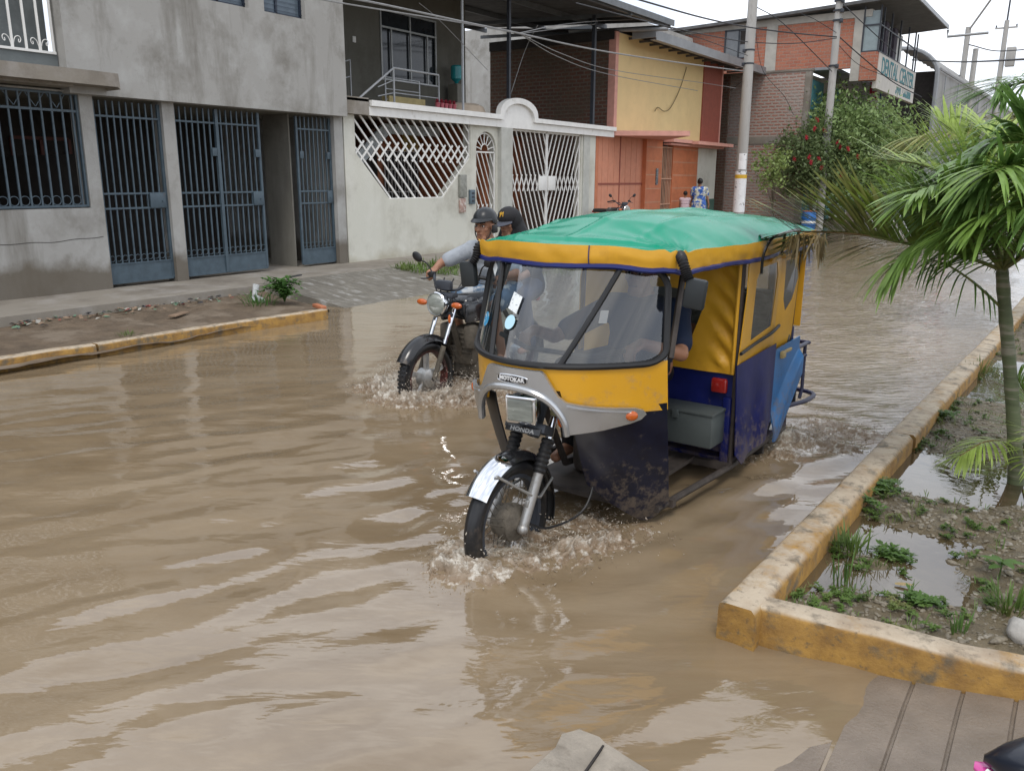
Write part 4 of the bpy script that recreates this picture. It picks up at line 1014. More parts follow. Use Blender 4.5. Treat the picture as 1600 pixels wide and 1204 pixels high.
m = MB(); m.box((XF - .11, 20.2, 1.55), (XF - .095, 23.0, 1.60)); m.box((XF - .11, 21.55, .25), (XF - .10, 21.6, 2.9)); m.build('door_rail', redb, oh, smooth=0)
each('tiled_wall', tile, oh, [lambda m, a=a, b=b: m.box(a, b) for a, b in (((XF - .2, 19.99, .2), (XF - .01, 20.15, 2.8)), ((XF - .15, 23.0, .2), (XF + .02, 24.1, 3.0)), ((XF - .2, 24.95, .2), (XF + .0, 26.95, 2.78)), ((XF - .5, 24.1, .2), (XF - .4, 24.95, 2.7)))], smooth=0)
m = MB()
for k in range(6):
    z = .62 + k * .40
    m.box((XF + .001, 24.97, z), (XF + .004, 26.93, z + .02)); m.box((XF + .021, 23.02, z), (XF + .024, 24.08, z + .02))
m.build('tile_joint', mat('joint_pale', (.5, .3, .2), .8), oh, smooth=0)
m = MB()
for k in range(8): m.bar((XF - .05, 24.14 + k * .112, .25), (XF - .05, 24.14 + k * .112, 2.68), .025)
for z in (.3, .95, 1.72, 2.66): m.bar((XF - .04, 24.1, z), (XF - .04, 24.95, z), .035)
m.build('barred_door', mat('peach_metal', (.50, .30, .2), .5), oh, smooth=0)
m = MB(); m.box((XF - .2, 26.95, 1.05), (XF - .03, 28.68, 2.75)); m.build('end_wall', creamw, oh, smooth=0)
m = MB(); m.box((XF - .2, 26.95, .2), (XF - .02, 28.70, 1.048)); m.build('green_dado', mat('dark_green_paint', (.06, .12, .095), .7, col2=(.2, .2, .17), c2lo=.6, c2hi=.75), oh, smooth=0)
m = MB(); can = [(XF - .02, 20.84), (XF + .02, 20.78), (-9.35, 22.0), (-9.35, 22.12), (XF - .02, 24.2)]
m.prism([(a, b2) for a, b2 in can], lambda a, b2, t: (a, b2, 2.98 + t), -.13, .0); m.build('canopy', pinkm, oh, smooth=0)
m = MB(); m.box((XF - .0, 24.15, 2.80), (XF + .35, 25.6, 2.90)); m.box((XF, 25.605, 2.78), (XF + .55, 28.70, 2.88)); m.box((XF, 24.2, 2.72), (XF + .25, 28.6, 2.775)); m.build('door_canopy', pinkm, oh, smooth=0)
m = MB(); m.rbox((XF + .035, 23.75, 1.78), (.03, .14, .48), .005); m.build('meter_panel', mat('slate_b', (.12, .14, .15), .5, col2=(.4, .4, .38), c2scale=20, c2lo=.55, c2hi=.6), oh)
def rf(u, v):
    y = lerp(21.6, 30.6, u); x = lerp(-15.5, -10.25, v); return (x, y, 6.05 - .52 * v + .03 * (abs((y * 4) % 1 - .5) * 2) ** 3)
m = MB(); m.grid(rf, 240, 2, thick=.012); m.build('roof_sheet', mat('rust_sheet', (.16, .13, .115), .6, metal=.2, var=.4, scale=5), oh, smooth=60)
m = MB(); m.bar((-10.22, 21.55, 5.42), (-10.22, 30.6, 5.42), .03, .24); m.bar((-10.30, 21.55, 5.315), (-10.30, 30.6, 5.315), .16, .02); m.box((-10.9, 21.5, 5.36), (-10.2, 21.54, 5.54))
m.build('gutter', zinc, oh, smooth=0)
m = MB(); m.box((-15.4, 21.12, 5.50), (XF - .05, 30.3, 5.53))
for k in range(14): m.bar((XF - .4, 21.7 + k * .65, 5.42), (-10.35, 21.7 + k * .65, 5.42), .05, .06)
m.build('soffit', zincd, oh, smooth=0)
m = MB(); m.tube([(-12.5, 20.86, 5.62), (-9.9, 21.6, 5.55)], .05, n=10); m.build('roof_pipe', zinc, oh)
m = MB(); m.box((-15.2, 30.1, .2), (XF - .25, 30.2, 5.3)); m.box((-15.2, 21.1, .2), (-15.0, 30.1, 5.4)); m.build('back_wall', bdark, oh, smooth=0)
# pale block behind the terrace roof
bh = thing('pale_building', (-18, 31, .2), 'pale concrete block seen above the dark terrace roof', 'building')
m = MB(); m.prism([(-21, .2), (-12.4, .2), (-13.2, 6.8), (-14.5, 7.2), (-21, 7.2)], fy(27.), .0, 4.); m.build('wall', concrete, bh, smooth=0)
m = MB(); m.box((-17.6, 26.96, 5.7), (-15.2, 26.995, 6.9)); m.build('window', winglass, bh, smooth=0)

# ---- brick building behind the pole
bb = thing('brick_building', (-10, 32, .2), 'red brick building with a glazed upper corner and clinic sign', 'building')
bred = brick('red_brick', (.44, .17, .105), (.36, .135, .09), (.34, .24, .19), 'y', .26, .11, .012, stain=(.36, .2, .15), slo=.5, shi=.75)
bgrey = brick('rough_brick', (.40, .19, .14), (.33, .16, .125), (.36, .30, .26), 'y', .26, .105, .035, stain=(.34, .30, .27), slo=.45, shi=.62, bump=1.)
m = MB(); m.box((-16, 30.6, .2), (-8.82, 30.8, 2.95)); m.box((-16, 30.6, 3.2), (-8.82, 30.8, 5.35)); m.build('lower_wall', bgrey, bb, smooth=0)
m = MB(); m.box((-16, 30.57, 2.952), (-8.82, 30.8, 3.198)); m.box((-8.815, 30.58, .2), (-8.62, 30.8, 5.35)); m.box((-16, 30.56, 5.352), (-8.6, 30.9, 5.42)); m.build('concrete_band', slabcon, bb, smooth=0)
yU = 31.4
m = MB(); m.box((-17, yU, 5.43), (-7.55, yU + .2, 7.02)); m.build('upper_wall', bred, bb, smooth=0)
m = MB(); m.box((-17, yU - .03, 7.022), (-7.0, yU + .22, 7.25)); m.box((-10.55, yU - .03, 5.43), (-10.15, yU + .1, 7.02)); m.box((-7.545, yU - .03, 5.0), (-7.25, yU + .2, 7.02)); m.box((-14.05, yU - .03, 5.43), (-13.85, yU + .1, 7.02)); m.build('pilaster', mat('pale_concrete', (.40, .38, .34), .85, var=.15, scale=3), bb, smooth=0)
def roofb(u, v):
    x = lerp(-17, -5.75, u); y = lerp(31.0, 38.4, v); return (x, y, 7.16 + .42 * u ** 1.5)
m = MB(); m.grid(roofb, 40, 10, thick=.10); m.build('roof', zincd, bb, smooth=30)
m = MB(); m.bar((-5.72, 30.95, 7.56), (-5.72, 38.6, 7.56), .06, .14); m.tube([(-5.7, 38.5, 7.45), (-5.7, 38.5, 7.2), (-4.3, 38.7, 7.25)], .05); m.build('eave_gutter', zinc, bb, smooth=0)
m = MB(); z0, z1 = 5.92, 7.1
m.box((-12.05, yU - .02, 6.05), (-11.1, yU - .01, 6.98)); w = m.build('window', mat('grey_glass', (.17, .18, .19), .15), bb, smooth=0)
m = MB()
for x in (-12.07, -11.55, -11.08): m.bar((x, yU - .03, 6.03), (x, yU - .03, 7.0), .05)
for z in (6.03, 7.0): m.bar((-12.09, yU - .03, z), (-11.06, yU - .03, z), .05)
m.build('frame', darkmetal, w, smooth=0)
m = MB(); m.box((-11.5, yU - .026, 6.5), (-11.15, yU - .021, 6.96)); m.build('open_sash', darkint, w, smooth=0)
# glazed corner
m = MB(); m.box((-7.24, yU, z0), (-6.72, yU + .01, 7.2)); gl = m.build('corner_glass', mat('blue_glass', (.22, .27, .28), .12), bb, smooth=0)
m = MB()
for x in (-7.24, -6.72): m.bar((x, yU - .01, z0), (x, yU - .01, 7.35), .05)
for z in (z0, 6.75): m.bar((-7.26, yU - .012, z), (-6.7, yU - .012, z), .05)
m.build('frame', darkmetal, gl, smooth=0)
m = MB(); X_ = -6.72
m.box((X_ - .6, yU + .3, 5.5), (X_ - .55, 38.2, 7.3)); m.build('inner_wall', mat('pale_inner', (.62, .64, .62), .7), bb, smooth=0)
each('curtain', mat('plum_curtain', (.06, .05, .07), .8), bb, [lambda m, y=y: m.box((X_ - .5, y, 5.9), (X_ - .35, y + .55, 7.25)) for y in (32.6, 34.0, 35.6)], smooth=0)
m = MB()
for y in (31.9, 33.2, 34.8, 36.4, 37.8, 38.3): m.bar((X_, y, 5.9), (X_, y, 7.35), .05)
for z in (5.92, 6.75): m.bar((X_, 31.5, z), (X_, 38.3, z), .04)
m.bar((X_ - .0, 38.3, 5.9), (X_ - .9, 38.3, 5.9), .04); m.build('glazing_bars', darkmetal, bb, smooth=0)
# sign panel along the front
m = MB(); m.prism([(31.6, 4.75), (38.55, 4.75), (38.55, 5.92), (31.6, 5.92)], fx(-6.72), -.12, .02); sg = m.build('sign_board', mat('sign_cream', (.52, .49, .44), .7, var=.1, scale=3), bb, smooth=0)
teal = mat('teal_letters', (.02, .17, .19), .6)
for wd, yy in (('DENTAL', 33.55), ('CENTER', 36.75)): put('lettering', text_mesh(wd, .78, .005, .012, lambda x, y, z, yy=yy: (-6.695 + z, yy + x * .98, 5.50 + y)), teal, sg)
m = MB(); rn = random.Random(6)          # second line: too small to read, only worn strokes
for k in range(24):
    if k in (8, 9, 10): continue
    y = 34.9 + k * .125; h = rn.choice((.26, .26, .13)); z = 4.84 + rn.choice((0, .13 if h < .2 else 0))
    m.box((-6.699, y, z), (-6.692, y + rn.choice((.05, .09)), z + h))
    if rn.random() < .7: m.box((-6.699, y, 4.84 + rn.choice((0, .11, .22))), (-6.693, y + .11, 4.885 + .0))
m.build('small_lettering', teal, sg, smooth=0)
m = MB(); m.box((-7.24, 31.35, 5.0), (-6.72, yU + .2, 5.9)); m.build('brick_end', bred, bb, smooth=0)
m = MB(); m.box((-16, 30.95, .2), (-8.85, 38.5, 5.30)); m.build('front_wall', mat('pale_plaster', (.42, .40, .36), .8), bb, smooth=0)
m = MB(); m.box((-8.845, 31.0, .2), (-8.7, 32.6, 5.1)); m.box((-8.845, 34.4, .2), (-8.7, 35.0, 5.1)); m.build('teal_wall', mat('teal_paint', (.07, .23, .26), .7, var=.15), bb, smooth=0)
m = MB(); m.box((-8.846, 32.9, 2.5), (-8.82, 34.3, 4.8)); m.box((-8.846, 35.3, .3), (-8.82, 38.2, 4.5)); m.build('shop_opening', darkint, bb, smooth=0)  # flat dark sheets on a solid wall, painting the openings' shade
m = MB(); m.prism([(31.0, 5.38), (38.4, 5.30), (38.4, 5.38), (31.0, 5.47)], fx(-8.85), 0, .9); m.build('shop_awning', zinc, bb, smooth=0)
# narrow hanging sign
t = thing('hanging_sign', (-7.86, 36.6, 4.2), 'narrow white vertical sign with dark red letters below the clinic', 'sign')
m = MB(); m.rbox((-7.86, 36.6, 4.55), (.55, .06, 1.9), .01); m.build('board', mat('sign_white', (.75, .74, .72), .5), t)
for i, ch_ in enumerate('EC'): put('letter', text_mesh(ch_, .58, .004, .02, lambda x, y, z, i=i: (-7.86 + x, 36.562 - z, 5.22 - i * .56 + y)), mat('sign_red', (.42, .02, .05), .5), t)
m = MB(); m.bar((-7.57, 36.6, 3.6), (-7.57, 36.6, 5.52), .03, .07); m.bar((-8.15, 36.6, 5.5), (-8.8, 36.6, 5.5), .04); m.build('edge_frame', mat('navy_edge', (.02, .08, .2), .5), t, smooth=0)

# ---- arched sheet-metal shed
sh = thing('arched_shed', (-8, 50, .2), 'long arched grey metal shed beyond the brick building', 'shed')
shm = mat('shed_metal', (.27, .265, .25), .6, metal=.2, var=.25, scale=1.2, col2=(.16, .14, .12), c2lo=.55, c2hi=.75, stretch=(1, 1, .3))
def shp(r): return [(-6.5 - (5.6 - r * 0) * 0 + (0) + 0, .2)]
def prof(t):      # half arch: wall up then curve back
    if t < .62: return (-6.35, .2 + 5.9 * t / .62)
    a = (t - .62) / .38 * math.pi / 2; return (-6.35 - 2.6 * math.sin(a) * .0 - 1.6 * (1 - math.cos(a)), 6.1 + 1.2 * math.sin(a))
def shf(u, v):
    x, z = prof(v); y = lerp(41.5, 92, u); return (x - 0 + (y - 41.5) * .018, y, z + .03 * math.sin(y * 6) * (v > .3))
m = MB(); m.grid(shf, 160, 18, thick=.05); m.build('shell', shm, sh, smooth=40)
m = MB(); m.box((-14, 43.5, .2), (-6.6, 44, 6.5)); m.build('back_opening', darkint, sh, smooth=0)  # solid dark wall, its colour stands for shade inside the shed
m = MB(); m.tube([(prof(v / 20)[0], 41.5, prof(v / 20)[1]) for v in range(21)], .09, n=6); m.tube([(-7.95, 41.5, 7.3), (-11, 41.5, 7.1)], .09, n=6)
for k in range(14): y = 43 + k * 3.6; m.bar((-6.25 + (y - 41.5) * .018, y, .3), (-6.25 + (y - 41.5) * .018, y, 6.2), .06, .06)
m.tube([(-6.25 + .018 * d, 41.5 + d, 6.35) for d in (0, 50)], .06, n=5); m.tube([(-6.2 + .018 * d, 41.5 + d, 4.4) for d in (0, 50)], .035, n=5)
m.build('shed_frame', zinc, sh, smooth=0)
# ================================================================ poles, cables, plants
polem = mat('pole_concrete', (.36, .35, .33), .8, var=.12, scale=2, col2=(.2, .18, .16), c2lo=.58, c2hi=.72, stretch=(1, 1, .25))
paper = mat('paper', (.72, .72, .72), .8, col2=(.12, .12, .13), c2lo=.60, c2hi=.62, c2scale=7)
def pole(x, y, r0, r1, h, lab, z=.15):
    t = thing('utility_pole', (x, y, z), lab, 'utility pole', 'concrete utility poles', world=False)
    m = MB(); m.lathe([(r0, -.3), (r0, 0), (r1, h)], (0, 0, 0), (0, 0, 1), 20); m.build('shaft', polem, t); return t
P1 = PX(1156, 300, -9.6); P2 = PX(1299, 140, -7.78)
p1 = pole(P1.x, P1.y, .185, .13, 9.6, 'thick concrete utility pole wrapped in torn paper posters before the brick wall', .12)
def wrap(z0, z1, r, nm, mt, a0=0., a1=6.28):
    m = MB(); m.grid(lambda u, v: (r * math.cos(lerp(a0, a1, u)), r * math.sin(lerp(a0, a1, u)), lerp(z0, z1, v)), 24, 4, thick=-.003); return m.build(nm, mt, p1)
wrap(.55, 1.85, .186, 'poster', paper, -2.6, .3); wrap(1.62, 1.74, .19, 'tape_band', mat('tape_yellow', (.6, .36, .03), .5)); wrap(1.9, 2.4, .184, 'poster', paper, -1.8, -.4); wrap(-.1, .28, .191, 'base_paint', darkmetal)
p2 = pole(P2.x, P2.y, .135, .10, 10.5, 'concrete utility pole rising from behind the flowering bush')
def xarm(t, z, w=.9, n=3):
    m = MB(); m.bar((-w, .1, z), (w, .1, z), .07, .09); m.build('crossarm', polem, t, smooth=0)
    m = MB()
    for k in range(n): m.lathe([(.03, 0), (.05, .03), (.03, .06), (.05, .09), (.02, .14)], (-w * .9 + k * 1.8 * w / (n - 1), .1, z + .045), (0, 0, 1), 8)
    m.build('insulator', darkmetal, t)
m = MB()
for z in (7.2, 6.9, 6.6, 5.2): m.lathe([(.16, z), (.165, z + .05)], (0, 0, 0), (0, 0, 1), 12); m.rbox((.14, -.1, z), (.08, .16, .12), .01)
m.build('clamp', darkmetal, p2); 
m = MB()
for z in (5.1, 5.5): m.lathe([(.165, z), (.165, z + .05)], (0, 0, 0), (0, 0, 1), 12); m.rbox((-.12, -.12, z), (.08, .16, .10), .01)
m.build('clamp', darkmetal, p1)
a = PX(1563, 110, -5.9); p3 = pole(a.x, a.y, .2, .13, 11., 'distant pole carrying a grey transformer box against the white sky', .1); xarm(p3, 10.6, .6, 3)
m = MB(); m.rbox((.45, 0, 8.9), (.5, .5, 1.1), .05); m.build('transformer', polem, p3); m = MB(); m.tube([(0, 0, 11), (.05, 0, 14.6)], .05, n=6); m.tube([(-.2, 0, 13.2), (.3, 0, 13.2)], .04, n=5); m.build('antenna', darkmetal, p3)
a = PX(1501, 140, -6.6); p4 = pole(a.x, a.y, .16, .13, 9.2, 'distant street lamp pole with a long curved arm over the shed')
m = MB(); m.tube([(0, 0, 9.0), (1.0, -1., 10.3), (2.2, -2.2, 11.1), (3.6, -3.5, 11.5)], .05, n=6); m.rbox((4., -3.9, 11.5), (.9, .9, .12), .04, Matrix.Rotation(-.78, 3, 'Z')); m.build('lamp_arm', polem, p4)
a = PX(1514, 160, -6.2); pole(a.x, a.y, .15, .13, 8.2, 'thin concrete pole far beyond the street lamp pole')

cab = mat('cable', (.025, .026, .03), .6); cabg = mat('grey_cable', (.25, .25, .25), .6)
def cable(pts, r, lab, m_=cab, n=8):
    m = MB(); m.tube(cat(pts, n), r, n=5); o = m.build('cable', m_); tag(o, lab, 'cable', 'overhead cables'); return o
X1 = lambda px, py, x=-9.72: PX(px, py, x)
cable([X1(440, -14), X1(560, 0), X1(722, 34), X1(800, 50), X1(930, 78), X1(1060, 98), X1(1166, 112)], .017, 'thick grey cable sagging along the terrace to the first pole', cabg)
cable([X1(470, -6), X1(580, 13), X1(722, 36), X1(812, 53)], .012, 'thin upper cable meeting the thick one at the terrace', cabg)
cable([X1(812, 53), X1(880, 85, -10.2), X1(960, 110, -10.6), X1(1100, 130, -10.6), X1(1150, 138, -10.2)], .009, 'thin cable drooping across the yellow panel', cabg)
cable([X1(812, 53), X1(870, 88, -10.2), X1(950, 116, -10.6), X1(1090, 142, -10.6)], .009, 'lowest thin cable drooping across the yellow panel', cabg)
cable([X1(812, 52), X1(870, 40, -10.3), X1(935, 33, -10.8), X1(1000, 31, -11)], .009, 'service cable rising to the grey gutter', cabg)
cable([X1(812, 53), X1(865, 46, -10.3), X1(930, 38, -10.9)], .008, 'short service cable below the terrace awning', cabg)
cable([X1(985, -4, -8.8), X1(1098, 28, -9.), X1(1171, 43, -9.4), X1(1240, 52, -8.5), X1(1307, 58, -7.7)], .02, 'thick cable running past the first pole to the second pole', cab)
cable([X1(900, 5, -9.2), X1(1035, 40, -9.5), X1(1120, 58, -9.6), X1(1172, 66, -9.6), X1(1240, 68, -8.5), X1(1307, 60, -7.7)], .014, 'cable crossing before the red brick gable to the second pole', cab)
cable([X1(1000, 30, -9.8), X1(1080, 55, -9.7), X1(1171, 88, -9.6)], .010, 'thin cable above the corrugated roof edge', cab)
cable([X1(1180, 10, -9.6), X1(1225, 38, -8.9), X1(1300, 112, -7.75)], .014, 'slack cable falling across the brick gable from the first pole', cab)
cable([X1(1180, 48, -9.6), X1(1192, 110, -9.4), X1(1225, 150, -9.2), X1(1240, 180, -9.)], .008, 'vertical drop wire against the brick wall', cab)
cable([X1(1175, 115, -9.6), X1(1150, 135, -10.2), X1(1128, 152, -11)], .008, 'short service wire from pole to red panel', cab)
cable([X1(1313, 3, -7.75), X1(1350, 38, -7.), X1(1400, 84, -6.3)], .016, 'cable slanting down before the glazed corner', cab)
cable([X1(1308, 55, -7.75), X1(1350, 92, -7.), X1(1395, 128, -6.3), X1(1440, 152, -5.5)], .018, 'thick cable slanting down before the clinic sign', cab)
cable([X1(1306, 66, -7.75), X1(1340, 100, -7.2), X1(1380, 118, -6.5), X1(1430, 140, -5.7)], .010, 'thin cable below the thick one before the clinic sign', cab)
cable([X1(1308, 52, -7.75), X1(1272, 30, -8.1), X1(1252, 22, -8.4)], .010, 'short cable end hanging by the second pole top', cab)
cable([X1(1425, 94, -6.2), X1(1500, 97, -4.), X1(1600, 93, -1.5), X1(1680, 88, -.5)], .022, 'thick level cable across the white sky over the shed', cab)
cable([X1(1500, 118, -6.5), X1(1485, 124, -6.6), X1(1470, 127, -6.7)], .03, 'short looped cable between shed roof and street lamp pole', cab)
cable([X1(1514, 70, -6.2), X1(1560, 80, -5.9), X1(1640, 74, -3.)], .03, 'faint cable at the transformer pole', cab)
cable([PX(655, 5, -10.6), PX(690, 35, -11), PX(762, 110, -11.3)], .006, 'white cord hanging from the terrace awning', cabg)
cable([PX(840, 40, -10.4), PX(820, 80, -11.), PX(797, 150, -11.17)], .008, 'thin stay wire beside the terrace post', cabg)
cable([PX(1073, 105, -11.05), PX(1062, 140, -11.05), PX(1048, 168, -11.03), PX(1038, 174, -11.0), PX(1028, 168, -11.05), PX(1023, 174, -11)], .012, 'dark cord looping down the yellow panel', mat('olive_cord', (.14, .11, .05), .7))

# ---- crowns
barkm = mat('bark', (.20, .17, .13), .9, var=.3, scale=12)
def crown(name, parent, c, rad, n_cl, n_lf, lsz, mt, seed, gaps=.25, up=.4, droopy=0.):
    rn = random.Random(seed); m = MB(); cl = []
    while len(cl) < n_cl:
        d = Vector((rn.gauss(0, 1), rn.gauss(0, 1), rn.gauss(0, 1))).normalized() * (rn.random() ** .45)
        if noise.noise(d * 1.9 + Vector((seed, 0, 0))) < -gaps: continue
        k = 1 + .28 * noise.noise(d * 2.3 + Vector((0, seed, 0)))
        cl.append(Vector(c) + Vector((d.x * rad[0], d.y * rad[1], d.z * rad[2])) * k)
    for q in cl:
        s = rn.uniform(.6, 1.3) * min(rad) * .18
        for k in range(n_lf):
            p = q + Vector((rn.gauss(0, s), rn.gauss(0, s), rn.gauss(0, s * .8)))
            d = Vector((rn.gauss(0, 1), rn.gauss(0, 1), rn.gauss(up, .8) - droopy)).normalized(); e = d.cross(Vector((rn.gauss(0, 1), rn.gauss(0, 1), rn.gauss(0, 1)))).normalized()
            l = lsz * rn.uniform(.6, 1.4); w = l * .24
            m.add([p, p + d * l * .5 + e * w, p + d * l, p + d * l * .5 - e * w], [(0, 1, 2, 3)])
    m.build(name, mt, parent, smooth=0); return cl
def trunk_limbs(parent, base, cl, r, rn, n=9, fork=.35):
    m = MB(); b0 = Vector(base); ctr = sum(cl, Vector()) / len(cl); f = b0.lerp(ctr, fork)
    m.tube(bez([b0, b0.lerp(f, .5) + Vector((.05, .03, 0)), f], 6), [r * (1 - .06 * i) for i in range(7)], n=8)
    for q in rn.sample(cl, min(n, len(cl))):
        m.tube(bez([f, f.lerp(q, .5) + Vector((0, 0, .25)), q], 6), [r * .5 * (1 - .14 * i) + .006 for i in range(7)], n=5)
    m.build('trunk', barkm, parent)
fb = PX(1268, 320, -8.2); fb = Vector((fb.x, fb.y, .1))
t = thing('flowering_bush', fb, 'round bush with red bottlebrush flowers before the brick wall', 'bush')
bc = PX(1272, 250, -8.2)
cl = crown('foliage', t, bc, (1.42, 1.25, 1.38), 240, 46, .115, leafmat('bush_green', (.125, .175, .07), c2=(.20, .23, .115)), 3, .3, .2)
trunk_limbs(t, fb, cl, .09, random.Random(1), 10, .3)
fmesh = None; flm = mat('flower_red', (.42, .02, .04), .7, var=.4, scale=20); rn = random.Random(4)
for q in cl:
    v = (q - bc)
    if v.dot(Vector((.5, -.85, .1))) > .45 and rn.random() < .24:
        p = q + Vector((.5, -.85, 0)) * .3
        if fmesh is None:
            m = MB()
            for k in range(16): a = k * 2.4; m.tube([(0, 0, -.07 + k * .009), (.055 * math.cos(a), .055 * math.sin(a), -.06 + k * .010)], .012, n=4)
            fmesh = m.mesh('flower', 0)
        fo = put('flower', fmesh, None if fmesh.materials else flm, t); fo.location = p + ORG[t.name]; fo.rotation_euler = (rn.uniform(-.6, .6), rn.uniform(-.6, .6), 0)
tb = PX(1345, 300, -7.2); tb = Vector((tb.x, tb.y, .1))
t = thing('leafy_tree', tb, 'bright feathery tree behind the red flowering bush', 'tree')
tcx = PX(1335, 232, -7.2)
cl = crown('foliage', t, tcx, (2.15, 1.8, 1.95), 360, 46, .15, leafmat('tree_green', (.19, .275, .095), c2=(.28, .35, .15)), 9, .25, .5)
cl2 = []
trunk_limbs(t, tb, cl, .13, random.Random(2), 14, .35)
# wispy shoots at the left of the bush
t = thing('young_acacia', (fb.x - 1.1, fb.y - .6, .1), 'thin yellow green sapling between the pole and the flowering bush', 'sapling')
cl = crown('foliage', t, PX(1205, 262, -8.9), (.75, .5, .75), 40, 20, .13, leafmat('sapling_green', (.22, .29, .09)), 14, .1, .3)
trunk_limbs(t, (fb.x - 1.1, fb.y - .6, .1), cl, .03, random.Random(3), 6, .3)

# ---- palms: pinnate fronds
fr_g = leafmat('palm_green', (.18, .295, .06), c2=(.26, .36, .09), rough=.38)
fr_y = leafmat('palm_light', (.30, .40, .085), c2=(.36, .43, .13), rough=.4)
fr_t = leafmat('palm_dry', (.29, .30, .10), c2=(.27, .24, .09), rough=.55)
fr_d = leafmat('palm_dark', (.125, .225, .055), c2=(.18, .28, .075), rough=.38)
rach = mat('palm_rachis', (.14, .15, .045), .5); rachb = mat('palm_rachis_dry', (.17, .10, .04), .6)
def frond(parent, pts, n, L0, mt,  w=.026, t0=.18, lift=.25, droop=.9, a0=68, a1=22, tip=.45, one=0, rm=rach, seed=0, twist=0., rr=.010, jit=.12):
    rn = random.Random(seed); P = cat(pts, 8); K = len(P); m = MB(); n = int(n * 1.9); L0 *= 1.06; w *= .60; droop *= .72
    f = put('frond', MB().tube(P, [rr * (1 - .75 * i / (K - 1)) + .0015 for i in range(K)], n=6).mesh('rachis', 60), rm, parent)
    for i in range(n):
        t = t0 + (1 - t0) * i / (n - 1); s = t * (K - 1); k = min(int(s), K - 2); p = P[k].lerp(P[k + 1], s - k); T = (P[k + 1] - P[k]).normalized()
        S = T.cross(Vector((0, 0, 1))); S = S.normalized() if S.length > .1 else Vector((1, 0, 0)); Un = S.cross(T).normalized()
        R = Matrix.Rotation(twist, 3, T); S = R @ S; Un = R @ Un
        al = R_(lerp(a0, a1, ((t - t0) / (1 - t0)) ** .8)); ln = L0 * (1 - (1 - tip) * ((t - t0) / (1 - t0)) ** 1.6) * (.65 + .35 * min(1, (t - t0) * 8))
        for sg in (-1, 1):
            if one and sg != one: continue
            d = T * math.cos(al) + S * (sg * math.sin(al)) + Un * (lift + rn.gauss(0, jit))
            d += Vector((rn.gauss(0, .05), rn.gauss(0, .05), rn.gauss(0, .05)))
            blade(m, p, d, ln * rn.uniform(.85, 1.12), w * rn.uniform(.8, 1.15), droop * rn.uniform(.7, 1.35), 6)
    m.build('leaflets', mt, f, smooth=0); return f
def pl(px, py, y): return PY(px, py, y)
base = G(1588, 757, .04)
palm = thing('palm', (base.x, base.y, .04), 'young slender palm with broad feathery fronds reaching over the mototaxi roof', 'palm tree')
top = pl(1566, 428, 5.15)
m = MB(); TP = bez([Vector(base) + Vector((0, 0, -.03)), base.lerp(top, .35) + Vector((.02, 0, 0)), base.lerp(top, .7), top], 26)
m.tube(TP, [.0365 - .005 * i / 26 + (.0028 if i % 4 == 0 else 0) + (.010 * math.exp(-i / 1.5)) for i in range(27)], n=14); m.tube([top, top + Vector((-.01, 0, .10))], [.033, .014], n=10)
trm = mat('palm_trunk', (.115, .135, .065), .6, var=.25, scale=5, col2=(.24, .22, .16), c2lo=.52, c2hi=.60, c2scale=4, stretch=(.6, .6, 7))
m.build('trunk', trm, palm)
T0 = top + Vector((0, 0, .02))
frond(palm, [T0, pl(1500, 398, 5.05), pl(1420, 381, 4.85), pl(1330, 364, 4.7), pl(1248, 362, 4.6)], 40, .46, fr_y, .058, .16, .30, .45, 56, 22, .6, seed=1, twist=.95)
frond(palm, [pl(1400, 376, 4.83), pl(1330, 365, 4.69), pl(1240, 362, 4.58)], 32, .44, fr_t, .052, .05, .35, .4, 50, 24, .7, seed=2, twist=1.0, rm=rachb, rr=.005)
frond(palm, [T0, pl(1535, 385, 4.95), pl(1490, 366, 4.75), pl(1440, 378, 4.6), pl(1398, 412, 4.5)], 30, .46, fr_g, .030, .2, .0, 1.5, 66, 25, .6, seed=3, twist=.35)
frond(palm, [T0, pl(1545, 345, 5.25), pl(1500, 288, 5.35), pl(1440, 258, 5.45), pl(1385, 250, 5.5)], 30, .50, fr_y, .030, .2, .3, .55, 60, 20, .55, seed=4, twist=.4)
frond(palm, [T0, pl(1560, 340, 5.3), pl(1530, 260, 5.5), pl(1500, 215, 5.7), pl(1470, 190, 5.8)], 26, .42, fr_y, .034, .2, .25, .5, 55, 20, .5, seed=5, twist=.0)
frond(palm, [T0, pl(1580, 350, 5.0), pl(1590, 290, 4.8), pl(1580, 262, 4.5), pl(1555, 268, 4.2)], 34, .52, fr_g, .030, .15, .1, 1.3, 70, 25, .6, seed=6)
frond(palm, [T0, pl(1600, 350, 5.2), pl(1650, 300, 5.2), pl(1720, 290, 5.2)], 30, .50, fr_g, .030, .12, .0, 1.6, 72, 30, .6, seed=7)
frond(palm, [T0, pl(1590, 380, 4.9), pl(1620, 330, 4.6), pl(1650, 320, 4.3)], 30, .55, fr_d, .032, .1, .0, 1.6, 70, 28, .6, seed=8)
frond(palm, [pl(1562, 478, 5.15), pl(1520, 440, 5.0), pl(1476, 412, 4.9), pl(1445, 405, 4.8)], 8, .36, fr_d, .015, .15, -.2, 2.2, 66, 30, .6, seed=9, rr=.007)
